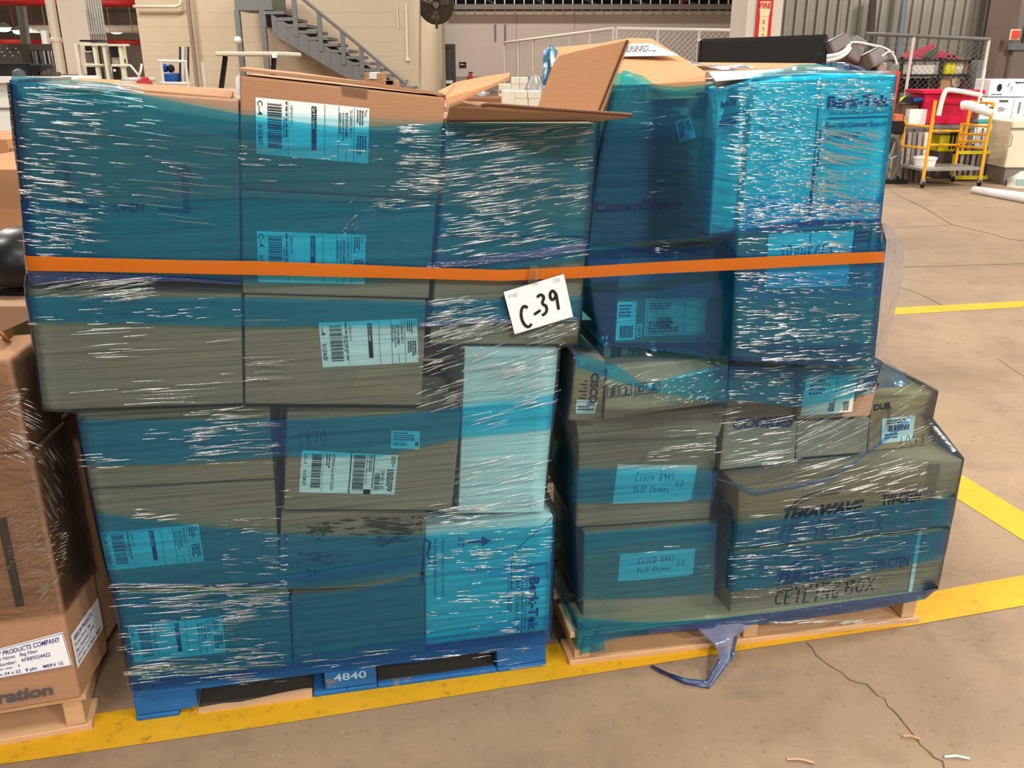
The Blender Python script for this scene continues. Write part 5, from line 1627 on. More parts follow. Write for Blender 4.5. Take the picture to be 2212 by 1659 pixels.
glow(251, 67, 28, .16, 'glowing lamp in the dark bay beside the tan wall')
glow(225, 1, 20, .16, 'glowing lamp high above the bank of conduits')

# steel stair on the tan wall
ST_ = thing('steel_stair', Vector((P(720, 100, 13.2).x, 13.2, 0)), 'grey steel stair with handrail descending along the tan wall', 'stairs')
SY = 13.0
a0, a1 = P(585, 30, SY), P(885, 207, SY)
for yy in (SY, SY + .75):
    mb = MB(); d = Vector((0, yy - SY, 0))
    mb.plate([a0 + d, a1 + d, a1 + d - ZU * .26, a0 + d - ZU * .26], (0, 1, 0), .03); mb.build('stringer', STEEL, ST_)
nst = 13
for k in range(nst):
    p = a0.lerp(a1, (k + .3) / nst)
    MB().box(p.x - .14, SY - .005, p.z + .02, p.x + .14, SY + .78, p.z + .06).build('tread', STEEL, ST_)
    MB().box(p.x - .15, SY - .004, p.z - .14, p.x - .12, SY + .78, p.z + .02).build('riser', STEEL, ST_)
h0, h1 = P(640, -14, SY), P(878, 182, SY)
MB().tube([h0, h1], .022, 8).build('handrail', STEEL, ST_)
for px_ in (633, 687, 737, 778, 815, 862):
    f = (px_ - 640) / 238.0
    t = h0.lerp(h1, f); fb_ = (t.x - a0.x) / (a1.x - a0.x); b = a0.lerp(a1, fb_)
    MB().box(t.x - .03, SY - .01, b.z - .1, t.x + .03, SY + .03, t.z).build('baluster_post', STEEL, ST_)
bb = pbox(505, -30, 586, 22, SY, .8)
MB().box(*bb).build('landing', STEEL, ST_)
for (px_, py_) in ((514, 60), (568, 60)):
    X = P(px_, py_, SY).x
    MB().box(X - .035, SY, 0, X + .035, SY + .07, bb[2]).build('support_post', STEEL, ST_)
lp = P(516, 87, 12.9)
mb = MB(); mb.lathe(lp, (0, -1, 0), [(.05, 0), (.05, .06), (.02, .1)], 12)
mb.build('camera_ball', WHITEP, ST_, 'white round sensor on the support post', smooth=True)

# low cartons seen at the stair foot
for i, (x0, y0, x1, y1, m, l) in enumerate(((787, 157, 798, 175, KRAFT3, 'small tan carton at the stair foot beside the white-faced one'), (797, 156, 814, 171, WHITEB, 'white-faced carton on the little stack at the stair foot'),
                                            (814, 158, 827, 175, KRAFT3, 'small tan carton behind the white-faced one, by the handrail'), (833, 173, 850, 184, WHITEB, 'white-ended carton farthest along the stair-foot row'), (782, 173, 856, 192, KRAFT3, 'wide low tan carton under the small stair-foot cartons'))):
    PB('cardboard_carton', x0, y0, x1, y1, 9.0, .25, m, l, 'carton', 'small cartons at the stair foot', to_floor=(i == 4))

# chain-link partition fence
WIRE = mat('pale_wire', (206, 200, 190), .5, .05)
WIRED = mat('dark_wire', (96, 92, 86), .5, .05)
def link_mesh(parent, A, B, z0, z1, m, pitch=.11, r=.004):
    ln = (B - A).length; u = (B - A).normalized(); h = z1 - z0
    mb = MB(); n = int((ln + h) / pitch)
    for s in (1, -1):
        for k in range(n):
            x = -h + k * pitch if s > 0 else k * pitch
            p0 = (max(0, x), 0); 
            xs0, xs1 = (x, x + h) if s > 0 else (x, x - h)
            pts = []
            for xx in (xs0, xs1):
                pass
            # clip the diagonal to the panel
            t0, t1 = 0.0, 1.0
            dx = xs1 - xs0
            for (lim, sg_) in ((0.0, 1), (ln, -1)):
                v0 = (xs0 - lim) * sg_; v1 = (xs1 - lim) * sg_
                if v0 < 0 and v1 < 0: t0, t1 = 1, 0
                elif v0 < 0: t0 = max(t0, v0 / (v0 - v1))
                elif v1 < 0: t1 = min(t1, v0 / (v0 - v1))
            if t1 <= t0: continue
            a = A + u * (xs0 + dx * t0); b = A + u * (xs0 + dx * t1)
            mb.tube([Vector((a.x, a.y, z0 + h * t0)), Vector((b.x, b.y, z0 + h * t1))], r, 3, caps=False)
    o = mb.build('wire_mesh', m, parent); o['kind'] = 'stuff'
    return o
FA, FB, FC = P(1090, 92, 20), P(1325, 62, 14.5), P(1600, 66, 14.5)
FEN = thing('chain_link_fence', Vector((FB.x, FB.y, 0)), 'pale chain-link fence with white posts before the mauve wall', 'fence')
for (A, B) in ((FA, FB), (FB + Vector((.05, 0, 0)), FC)):
    zt2 = (A.z + B.z) / 2
    a, b = Vector((A.x, A.y, 0)), Vector((B.x, B.y, 0))
    MB().tube([A, B], .025, 8).build('top_rail', WIRE, FEN)
    link_mesh(FEN, a, b, .1, min(A.z, B.z), WIRE, .085, .0026)
    n = 6 if A is FA else 3
    for k in range(n + 1):
        p = A.lerp(B, k / n)
        MB().tube([Vector((p.x, p.y, 0)), p], .022, 8).build('post', WIRE, FEN)

# white cartons piled before the fence
IV = mat('ivory_carton', (228, 222, 200), .7, .04)
wl_ = [((1104, 167, 1122, 182), 'top'), ((1122.5, 167, 1140, 182), 't'), ((1077, 182, 1104, 197), 'm'), ((1104.5, 182.5, 1122, 197), 'm'), ((1122.5, 182.5, 1140, 197), 'm')]
names = ['ivory carton at the top of the pile beside the mauve wall', 'ivory carton at pile top next to the plastic bag', 'ivory carton on the mid row nearest the tan flap', 'ivory carton in the middle of the mid row', 'ivory carton of the mid row under the plastic bag']
for (r_, _), l in zip(wl_, names):
    PB('white_carton', *r_, 11.0, .4, IV, l, 'carton', 'ivory cartons piled before the fence')
PB('white_carton', 1077, 197.5, 1140, 300, 11.0, .4, IV, 'tall ivory carton base below the back pile rows', 'carton', 'ivory cartons piled before the fence', to_floor=True)
for (r_, l, fl_) in (((1085, 196, 1111, 236), 'upright ivory carton at the front of the pile, beside brown carton', True), ((1112, 197, 1139, 213), 'ivory carton on the near row, topmost before the tall flap', False), ((1140, 197, 1168, 213), 'ivory carton on the near row, half hidden by tall flap', False),
                     ((1112, 213.5, 1140, 300), 'ivory carton low in the near row beside the upright one', True), ((1141, 213.5, 1168, 300), 'ivory carton low in the near row by the tall flap', True)):
    PB('white_carton', *r_, 9.6, .35, IV, l, 'carton', 'ivory cartons piled before the fence', to_floor=fl_)
bg = P(1155, 182, 10.6)
mb = MB(); mb.lathe(Vector((bg.x, bg.y, 0.0)), (0, 0, 1), [(.10, 0), (.13, bg.z - .1), (.10, bg.z), (.05, bg.z + .09), (.02, bg.z + .12)], 12)
tag(mb.build('plastic_bag', film('milky_plastic', (.8, .8, .78), 1.5, .25, .35, (230, 228, 222), .8, 30, 30), smooth=True), 'tall milky plastic bag standing between ivory cartons and the blue wrap', 'bag')
KB = PB('cardboard_carton', 1000, 212, 1082, 300, 7.0, .5, mat('dark_kraft', (140, 92, 62), .8, .1), 'dark brown carton with film on top, behind the torn flap', 'carton', to_floor=True)
kb = pbox(1000, 212, 1082, 300, 7.0, .5, True)
rr = random.Random(4)
mb = MB(); mb.grid([[Vector((kb[0] + (kb[3] - kb[0]) * i / 7, kb[1] + .45 * j / 3, kb[5] + .01 + rr.random() * .05)) for i in range(8)] for j in range(4)])
mb.build('film_layer', F_CLEAR, KB, 'crumpled clear film on top', smooth=True)

# beige column with the extinguisher sign
X0, X1 = P(1613, 38, 8).x, P(1689, 38, 8).x
c2 = struct('column_2', MB().box(X0, 8, 0, X1, 8.58, 6.0), mat('column_paint', (214, 204, 190), .7, .04, 1.5))
sx0, sx1 = P(1634, 38, 7.98).x, P(1668, 38, 7.98).x
zb = P(1650, 76, 7.98).z - .25
SG = MB().box(sx0, 7.985, zb, sx1, 7.998, zb + .9).build('extinguisher_sign', mat('sign_red', (206, 30, 36), .5, 0), None, 'red and cream fire extinguisher sign on the beige column', 'sign')
wd = sx1 - sx0
SCR = mat('sign_cream', (238, 218, 172), .5, 0)
zf = P(1650, 13, 7.98).z
MB().box(sx0 + .22 * wd, 7.98, zb, sx1 - .22 * wd, 7.986, zf - .082).build('sign_panel', SCR, SG)
MB().plate([Vector((sx0 + .02, 7.98, zf - .02)), Vector((sx1 - .02, 7.98, zf - .02)), Vector((sx1 - .22 * wd, 7.98, zf - .08)), Vector((sx0 + .22 * wd, 7.98, zf - .08))], (0, 1, 0), .006).build('sign_panel', SCR, SG)
q = Quad((sx0, 7.979, zf + .03), (sx1, 7.979, zf + .03), (sx1, 7.979, zf - .025), (sx0, 7.979, zf - .025))
MB().box(sx0 + .02, 7.98, zf - .018, sx1 - .02, 7.986, zf + .035).build('sign_panel', SCR, SG)
mb = MB(); text(mb, q, 'FIRE', .14, .1, .86, .85, bold=.03, k=1)
part_mb(mb, 'lettering', MATS['sign_red'], SG)
mb = MB()
hh = (zf - .10 - zb) / 12
q = Quad((sx0, 7.979, zf - .10), (sx1, 7.979, zf - .10), (sx1, 7.979, zf - .80), (sx0, 7.979, zf - .80))
for i, ch in enumerate('EXTINGUISHER'):
    t = i / 12.0 * .92
    text(mb, q, ch, .43 if ch != 'I' else .48, t + .012, .57 if ch != 'I' else .52, t + .052, bold=.01, k=1)
part_mb(mb, 'lettering', MATS['sign_red'], SG)

# screen and grey devices on a pile behind the wrapped stack
SB = pbox(1490, 153, 1915, 300, 3.9, .8, True)
PILE = MB().box(*SB).build('cardboard_carton', KRAFT2, None, 'large brown carton hidden behind the white cartons, carrying the screen', 'carton', bevel=.005)
za = SB[5] + .002
TVX0, TVX1 = P(1511, 110, 4.0).x, P(1788, 110, 4.0).x
ztp = P(1650, 76, 4.0).z
TV = thing('flat_screen', Vector(((TVX0 + TVX1) / 2, 4.03, za)), 'black flat screen monitor standing behind the wrapped stack', 'monitor')
tl_ = lambda X: P(1511, 84, 4.0).z + (P(1788, 74, 4.0).z - P(1511, 84, 4.0).z) * (X - TVX0) / (TVX1 - TVX0)
mb = MB(); mb.hexa([(TVX0, 4, tl_(TVX0)), (TVX1, 4, tl_(TVX1)), (TVX1, 4, za), (TVX0, 4, za)], [(TVX0, 4.05, tl_(TVX0)), (TVX1, 4.05, tl_(TVX1)), (TVX1, 4.05, za), (TVX0, 4.05, za)])
mb.build('bezel', mat('bezel_black', (34, 32, 32), .3, 0), TV, bevel=.008)
mb = MB(); mb.face([(TVX0 + .012, 3.996, tl_(TVX0) - .016), (TVX0 + .012, 3.996, za + .01), (TVX1 - .022, 3.996, za + .01), (TVX1 - .022, 3.996, tl_(TVX1) - .016)])
mb.build('screen', mat('screen_black', (26, 24, 20), .22, 0, spec=.6), TV)
def tbox(name, c, sx, sy, sz, rot, m, label, cat, group=None, top=None):
    c = Vector(c)
    M_ = Matrix.Rotation(rot[2], 3, 'Z') @ Matrix.Rotation(rot[1], 3, 'Y') @ Matrix.Rotation(rot[0], 3, 'X')
    a = [c + M_ @ Vector((x * sx / 2, -sy / 2, z * sz / 2)) for x, z in ((-1, 1), (1, 1), (1, -1), (-1, -1))]
    b = [c + M_ @ Vector((x * sx / 2, sy / 2, z * sz / 2)) for x, z in ((-1, 1), (1, 1), (1, -1), (-1, -1))]
    o = MB().hexa(a, b).build(name, m, None, label, cat, group, bevel=.006)
    if top:
        n = M_ @ Vector((0, 0, 1))
        e = [p + n * .002 for p in (a[0], a[1], b[1], b[0])]
        MB().face(e).build('top_cover', top, o)
    return o, M_
LT = mat('light_grey_plastic', (216, 208, 196), .5, .03)
d1, _ = tbox('desk_device', P(1812, 102, 3.95) + Vector((0, .1, 0)), .09, .16, .055, (-.25, -.45, .3), GREYB, 'tilted grey device lying against the screen edge', 'device', 'grey devices on the pile', LT)
d2, _ = tbox('desk_device', P(1856, 110, 3.95) + Vector((0, .1, 0)), .065, .10, .10, (-.2, .45, .2), GREYB, 'upright grey device between the two pale-topped ones', 'device', 'grey devices on the pile')
d3, _ = tbox('desk_device', P(1890, 134, 3.95) + Vector((0, .1, 0)), .09, .16, .065, (-.35, .5 - .9, .5), GREYB, 'grey device with pale sloping top, nearest the orange panel', 'device', 'grey devices on the pile', LT)
d4, _ = tbox('small_box', P(1918, 145, 3.95) + Vector((0, .1, 0)), .045, .06, .04, (0, .1, .2), mat('pinkish_grey', (170, 148, 140), .6, .05), 'small pinkish grey box beside the last grey device', 'box')
mb = MB()
for k in range(2):
    mb.tube(smooth_path([P(1786, 122 + 9 * k, 3.92), P(1812, 118 + 8 * k, 3.9), P(1830, 106 + 8 * k, 3.95), P(1836, 94 + 10 * k, 4.0)]), .008, 8)
tag(mb.build('hose', WHITEP, smooth=True), 'thick white cable looped under the tilted grey device', 'cable')
mb = MB(); mb.tube(smooth_path([P(1826, 94, 4.0), P(1850, 90, 4.0), P(1885, 97, 4.0), P(1916, 104, 4.0), P(1932, 120, 4.0), P(1938, 140, 4.0)]), .0045, 7); mb.tube(smooth_path([P(1905, 122, 3.95), P(1920, 110, 3.95), P(1930, 114, 3.97)]), .004, 6)
tag(mb.build('cable', WHITEP, smooth=True), 'thin white cable arching over the grey devices', 'cable')

# ------------------------------------------------------------------ ribbed steel wall, cage and the clutter beside it
RW = 15.5
x0, x1 = P(1680, 60, RW).x, P(2420, 60, RW).x
mb = MB(); pts = []
X = x0; per = .172
while X < x1:
    pts += [(X, 0), (X + .085, 0), (X + .105, .045), (X + .152, .045)]
    X += per
wr = struct('wall_right', MB().box(x0, RW + .06, 0, x1, RW + .16, 6.5), DARK)
for k in range(0, len(pts) - 1, 24):
    seg = pts[k:k + 25]
    lift = .004 if (k // 24) % 2 else 0.0
    MB().grid([[Vector((a, RW + .05 - b - lift, 0)) for a, b in seg], [Vector((a, RW + .05 - b - lift, 6.5)) for a, b in seg]]).build('ribbed_sheet', GALVD, wr)
mb = MB(); mb.tube([P(1958, -20, 15.3), P(1936, 170, 15.3)], .035, 8)
tag(mb.build('blue_conduit', mat('blue_grey_pipe', (116, 130, 142), .5, .05)), 'blue-grey vertical conduit on the ribbed steel wall', 'pipe')
mb = MB(); mb.tube([P(1886, 0, 15.3), P(1878, 120, 15.3)], .06, 8); tag(mb.build('steel_upright', DARK), 'dark steel upright before the ribbed wall near the grey devices', 'post')
# door and its post
bb = pbox(2150, -10, 2182, 300, 14.9, .5, True); struct('column_3', MB().box(bb[0], 14.9, 0, bb[3], 15.4, 6), mat('brown_steel', (112, 94, 84), .6, .05))
bb = pbox(2172, 108, 2330, 300, 14.8, .08, True)
d3_ = struct('door_3', MB().box(bb[0], 14.8, 0, bb[3], 14.9, bb[5]), mat('brown_door', (118, 102, 92), .55, .05))
MB().box(bb[0] - .05, 14.76, bb[5], bb[3], 14.92, bb[5] + .10).build('door_frame', STEEL, d3_)
bs = pbox(2188, 66, 2203, 83, 14.6, .04)
SGR = MB().box(*bs).build('wall_sign', mat('orange_red_sign', (232, 70, 56), .5, 0), None, 'small square orange-red sign above the brown door', 'sign')
MB().box(bs[0] - .02, bs[1] + .03, bs[2] - .02, bs[3] + .02, bs[1] + .05, bs[5] + .02).build('sign_border', SCR, SGR)
# cage
A, B = P(1870, 73, 12.8), P(2139, 85, 12.8)
CG = thing('wire_cage', Vector(((A.x + B.x) / 2, 12.8, 0)), 'grey wire mesh cage panel in front of the ribbed steel wall', 'cage')
MB().tube([A, B], .025, 8).build('top_rail', WIRED, CG)
for px_ in (1875, 1974, 2137):
    t = A.lerp(B, (px_ - 1870) / 269.0)
    MB().tube([Vector((t.x, 12.8, 0)), t], .022, 8).build('post', WIRE if px_ > 1900 else WIRED, CG)
link_mesh(CG, Vector((A.x, 12.8, 0)), Vector((B.x, 12.8, 0)), .1, min(A.z, B.z), WIRED, .075, .0024)
# cage shelf and goods
SH = thing('steel_shelf', Vector((P(2015, 150, 13.4).x, 13.4, 0)), 'dark steel shelf inside the wire cage holding jugs and boxes', 'shelf')
zs = [P(2030, y, 13.4).z for y in (128, 161, 196, 232)]
sxa, sxb = P(1945, 160, 13.4).x, P(2096, 160, 13.4).x
for z in zs: MB().box(sxa, 13.4, z - .03, sxb, 13.9, z).build('shelf_board', BLACKP, SH)
for X in (sxa, P(2030, 160, 13.4).x, sxb):
    MB().box(X - .02, 13.38, 0, X + .02, 13.42, zs[0] + .02).build('upright', BLACKP, SH)
def onz(name, x0_, x1_, ytop, z, Y, dp, m, lab, cat, group=None):
    Xa, Xb = P(x0_, ytop, Y).x, P(x1_, ytop, Y).x
    return MB().box(Xa, Y, z + .001, Xb, Y + dp, P(x0_, ytop, Y).z).build(name, m, None, lab, cat, group, bevel=.006)
rr = random.Random(9)
mb = MB()
n1, n2 = 14, 4
ys = [126, 116, 112, 110, 109, 106, 101, 98, 112, 113, 114, 118, 122, 126]
rows = []
for j in range(n2):
    rows.append([Vector((P(1955 + 9.6 * i, ys[i], 13.45).x, 13.45 + .1 * j, (P(1955 + 9.6 * i, ys[i], 13.45).z if 0 < j < 3 else zs[0] + .004) + rr.uniform(0, .03))) for i in range(n1)])
mb.grid(rows)
CLO = tag(mb.build('folded_cloth', mat('red_cloth', (140, 24, 48), .9, .25, 30), smooth=True), 'crumpled dark red cloth heaped on top of the cage shelf', 'cloth')
mb = MB(); g0 = P(1998, 122, 13.40); mb.plate([P(1998, 124, 13.40), P(2000, 116, 13.40), P(2022, 103, 13.40), P(2026, 114, 13.40), P(2012, 126, 13.40)], (0, 1, 0), .02)
mb.build('green_patch', mat('green_cloth', (52, 92, 66), .9, .2, 30), CLO, 'dark green fold')
onz('grey_bin', 1972, 2030, 140, zs[1], 13.45, .4, LT, 'long pale grey box on the cage shelf beside yellow jugs', 'box')
onz('grey_bin', 1950, 1965, 136, zs[1], 13.45, .4, mat('greenish_grey', (164, 172, 158), .6, .05), 'small greenish grey box at the near end of the cage shelf', 'box')
for i, (px_, lab) in enumerate(((2044, 'bright yellow jug on the cage shelf next to the pale box'), (2055, 'bright yellow jug on the cage shelf next to clear bottle'))):
    c = P(px_, 150, 13.5); c.z = zs[1] + .001
    JG = MB().lathe(c, (0, 0, 1), [(.05, 0), (.055, .02), (.055, .15), (.03, .20), (.02, .23)], 12).build('yellow_jug', YEL2, None, lab, 'jug', 'yellow jugs', smooth=True)
    MB().lathe(c + ZU * .23, (0, 0, 1), [(.022, 0), (.022, .03)], 10).build('cap', BLACKP, JG)
for px_, m, lab in ((2067, LT, 'clear pale bottle on the cage shelf'), (2075, WHITEP, 'white bottle on the cage shelf between clear and tan ones'), (2086, KRAFT3, 'tan bottle on the cage shelf'), (2092, KRAFT2, 'brown bottle at the shelf end by the upright')):
    c = P(px_, 150, 13.5); c.z = zs[1] + .001
    b_ = MB().lathe(c, (0, 0, 1), [(.032, 0), (.035, .02), (.035, .14), (.015, .18), (.015, .21)], 10).build('bottle', m, None, lab, 'bottle', 'bottles on the cage shelf', smooth=True)
onz('cardboard_carton', 2033, 2056, 168, zs[2], 13.45, .35, KRAFT3, 'orange-tan carton on the lower cage shelf under the jugs', 'carton')
c = P(2065, 180, 13.44)
mb = MB(); mb.plate([P(2056, 170, 13.43), P(2075, 170, 13.43), P(2074, 184, 13.43), P(2065, 192, 13.43), P(2057, 184, 13.43)], (0, 1, 0), .03)
tag(mb.build('shield_plate', mat('beige_shield', (190, 170, 146), .6, .05)), 'beige shield-shaped plate on the lower cage shelf', 'plate')
onz('small_box', 2078, 2086, 172, zs[2], 13.45, .2, mat('maroon', (120, 50, 56), .7, .05), 'narrow maroon box beside the shield plate', 'box')
onz('small_box', 2087, 2093, 172, zs[2], 13.45, .2, LT, 'narrow pale box at the lower shelf end', 'box')
bb = pbox(2096, 130, 2116, 330, 13.2, .3, True); MB().box(*bb).build('grey_locker', mat('slate_panel', (108, 108, 104), .6, .1), None, 'tall slate grey panel at the end of the cage shelf', 'panel', bevel=.005)
for i, (x0_, x1_) in enumerate(((1946, 1962), (1964, 1982), (1984, 2002), (2004, 2026))):
    Xa, Xb = P(x0_, 172, 13.3).x, P(x1_, 172, 13.3).x; z0_, z1_ = zs[2] + .001, P(x0_, 170, 13.45).z
    mb = MB()
    for k in range(5):
        x = Xa + (Xb - Xa) * k / 4; mb.tube([(x, 13.5, z0_ + .006), (x, 13.5, z1_)], .006, 4)
    for k in range(4):
        z = z0_ + .006 + (z1_ - z0_ - .006) * k / 3; mb.tube([(Xa, 13.5, z), (Xb, 13.5, z)], .006, 4)
    mb.box(Xa, 13.6, z0_, Xb, 13.62, z1_); mb.box(Xa, 13.5, z0_, Xb, 13.62, z0_ + .01)
    tag(mb.build('wire_basket', BLACKP), ('black wire basket nearest the orange panel on the cage shelf', 'second black wire basket on the cage shelf', 'third black wire basket on the cage shelf, before the tan carton', 'widest black wire basket on the cage shelf')[i], 'basket', 'wire baskets')

# bench with tote and odds and ends
bz = P(2000, 270, 12.2).z
bxa, bxb = P(1925, 270, 12.2).x, P(2108, 270, 12.2).x
BEN = thing('work_bench', Vector(((bxa + bxb) / 2, 12.2, 0)), 'cluttered grey work bench behind the yellow rolling scaffold', 'bench')
MB().box(bxa, 12.2, bz - .05, bxb, 12.75, bz).build('bench_top', STEEL, BEN, bevel=.004)
for X in (bxa + .03, bxb - .03):
    for Y in (12.24, 12.7): MB().box(X - .03, Y - .03, 0, X + .03, Y + .03, bz - .05).build('leg', STEEL, BEN)
# grey panels leaning beneath
for i, px_ in enumerate((1940, 1954, 1964, 1976, 1990)):
    Xa = P(px_, 320, 12.15).x
    o = MB().hexa([(Xa, 12.10, bz - .09), (Xa + .05, 12.10, bz - .09), (Xa + .05, 12.02, .002), (Xa, 12.02, .002)], [(Xa, 12.18, bz - .09), (Xa + .05, 12.18, bz - .09), (Xa + .05, 12.14, .002), (Xa, 12.14, .002)]).build('metal_sheet', (GALV, MAUVED, GREYB, MAUVED, LT)[i], None,
      ('grey metal panel standing under the bench, nearest the black wheel', 'mauve-grey panel under the bench beside the metal one', 'dark grey panel in the middle under the bench', 'mauve-grey panel under the bench past the dark one', 'pale panel under the bench nearest the yellow crate')[i], 'sheet', 'sheets under the bench')
TX0, TX1 = P(1992, 230, 12.25).x, P(2112, 230, 12.25).x
zr = P(2050, 203, 12.25).z; ztop = P(2050, 194, 12.25).z
TOTE = thing('storage_tote', Vector(((TX0 + TX1) / 2, 12.5, bz)), 'large crimson plastic tote with a rim on the work bench', 'tote')
mb = MB(); mb.hexa([(TX0, 12.22, zr), (TX1, 12.22, zr), (TX1 - .08, 12.26, bz + .001), (TX0 + .06, 12.26, bz + .001)], [(TX0, 12.7, zr), (TX1, 12.7, zr), (TX1 - .08, 12.66, bz + .001), (TX0 + .06, 12.66, bz + .001)])
mb.build('tote_body', PINK, TOTE, bevel=.01)
MB().box(TX0 - .05, 12.18, zr, TX1 + .04, 12.74, ztop).build('tote_rim', PINK, TOTE, bevel=.01)
MB().box(P(2040, 225, 12.2).x, 12.21, P(2040, 226, 12.2).z, P(2094, 225, 12.2).x, 12.25, P(2040, 224, 12.2).z).build('tote_seam', mat('crimson_dark', (150, 14, 48), .5, 0), TOTE)
onz('white_box', 1966, 2004, 236, bz, 12.22, .25, WHITEP, 'white box on the bench before the tote', 'box')
onz('cardboard_carton', 1934, 1952, 247, bz, 12.22, .2, mat('orange_carton', (206, 110, 70), .7, .1), 'orange printed carton at the bench end by the orange panel', 'carton')
onz('cardboard_carton', 1953, 1964, 252, bz, 12.22, .2, KRAFT2, 'little brown carton between orange and white boxes on the bench', 'carton')
c = P(2012, 262, 12.3); c.z = bz + .001
MB().lathe(c, (0, 0, 1), [(.04, 0), (.05, .01), (.05, .09), (.03, .12)], 12).build('glass_jar', LT, None, 'pale jar on the bench beside the white box', 'jar', smooth=True)
mb = MB(); mb.plate([P(1944, 222, 12.3), P(1948, 212, 12.3), P(1966, 208, 12.3), P(1994, 214, 12.3), P(1998, 226, 12.3)], (0, 1, 0), .2)
BGG = tag(mb.build('tool_bag', mat('dark_cloth', (40, 42, 54), .9, .1)), 'dark tool bag heaped behind the white box, yellow edge', 'bag')
MB().plate([P(1943, 221, 12.28), P(1946, 211, 12.28), P(1958, 207, 12.28), P(1950, 214, 12.28)], (0, 1, 0), .02).build('yellow_edge', YEL2, BGG, 'yellow edge')
MB().plate([P(1973, 212, 12.27), P(1995, 210, 12.27), P(1996, 217, 12.27), P(1974, 220, 12.27)], (0, 1, 0), .02).build('blue_pouch', BLUEP, BGG, 'blue pouch')
mb = MB(); mb.box(P(1950, 230, 12.35).x, 12.35, bz + .001, P(1985, 230, 12.35).x, 12.6, P(1950, 226, 12.3).z); tag(mb.build('cardboard_carton', mat('brown_bin', (110, 84, 60), .8, .2, 10)), 'dark brown carton on the bench that carries the tool bag', 'carton')
mb = MB(); mb.tube(smooth_path([P(2027, 250, 12.1), P(2033, 222, 12.1), P(2040, 200, 12.1), P(2045, 194, 12.1), P(2053, 194, 12.1), P(2085, 199, 12.1), P(2120, 206, 12.1)]), .032, 10)
tag(mb.build('plastic_pipe', WHITEP, smooth=True), 'bent white plastic pipe arching before the crimson tote', 'pipe')
# rolling scaffold
SC = thing('rolling_scaffold', Vector((P(2030, 300, 11.7).x, 11.7, 0)), 'yellow rolling scaffold with a grey platform and four casters', 'scaffold')
def cv(a, b): return 1880 + a * .1808, 150 + b * .1808
posts = {'A': (cv(430, 610), cv(310, 1240), 12.0), 'B': (cv(795, 370), cv(612, 1330), 11.4), 'C': (cv(1090, 640), cv(1000, 1250), 12.05), 'D': (cv(1485, 400), cv(1298, 1290), 11.55)}
pp = {}
for k, (t, b, Y) in posts.items():
    bt = P(*b, Y); tp = P(*t, Y)
    X = (bt.x + tp.x) / 2
    pp[k] = (X, Y, tp.z)
    MB().tube([(X, Y, .10), (X, Y, tp.z)], .021, 8).build('post', YEL, SC)
    MB().lathe((X - .012, Y, .045), (1, 0, 0), [(.02, 0), (.045, .003), (.045, .024), (.02, .027)], 14).build('caster', BLACKP, SC, smooth=False)
    MB().box(X - .025, Y - .02, .05, X + .025, Y + .02, .11).build('caster_fork', GALV, SC)
def rung(k1, k2, y1, y2=None, f0=0, f1=1, r=.016):
    a, b = pp[k1], pp[k2]
    z1 = P(1106, 0, 1).z
    pa = Vector((a[0], a[1], hit(CX, y1, Vector((0, a[1], 0)), Vector((0, 1, 0))).z)); pb = Vector((b[0], b[1], hit(CX, y2 or y1, Vector((0, b[1], 0)), Vector((0, 1, 0))).z))
    MB().tube([pa, pb], r, 7).build('rung', YEL, SC)
rung('A', 'B', 269, 274); rung('A', 'B', 315, 321)
rung('C', 'D', 268, 274); rung('C', 'D', 289, 291); rung('C', 'D', 305, 306); rung('C', 'D', 316, 320); rung('B', 'C', 283, 283); rung('B', 'C', 313, 313)
Cx = pp['C']
MB().tube([(Cx[0] + .06, 12.05, Cx[2] - .35), (Cx[0] + .08, 12.05, P(2090, 216, 12.05).z)], .021, 8).build('post', YEL, SC)
zd = P(2149, 223, 11.55).z
MB().tube([(Cx[0] + .08, 12.05, zd), (pp['D'][0], 11.55, zd)], .016, 7).build('rung', YEL, SC)
zpl = P(2000, 361, 11.6).z
mb = MB(); mb.plate([(pp['B'][0] - .02, 11.4, zpl), (pp['D'][0] + .02, 11.55, zpl), (pp['C'][0] + .02, 12.05, zpl), (pp['A'][0], 12.0, zpl)], (0, 0, -1), .03); mb.build('platform', GALV, SC)
# buckets
def bucket(c, r, h, m, lab):
    t = thing('plastic_bucket', c, lab, 'bucket')
    MB().lathe(c, (0, 0, 1), [(r * .88, 0), (r, h), (r * 1.06, h), (r * 1.06, h + .015), (r * .97, h + .015)], 18).build('bucket_body', m, t, smooth=False)
    MB().lathe(c + ZU * (h + .012), (0, 0, 1), [(r * 1.0, 0), (r * 1.0, .012), (r * .8, .016)], 18).build('lid', WHITEP, t)
    return t
bk = P(1998, 350, 11.75); bucket(Vector((bk.x, 11.75, zpl + .001)), .14, .09, WHITEP, 'wide white bucket on the scaffold platform')
b2 = P(1992, 380, 12.3); t = bucket(Vector((b2.x, 12.4, .001)), .11, .20, WHITEP, 'white bucket with blue band on the floor under the scaffold')
MB().lathe(Vector((b2.x, 12.4, .03)), (0, 0, 1), [(.10, 0), (.1035, .005), (.1115, .13), (.10, .135)], 18).build('blue_band', BLUEP, t)
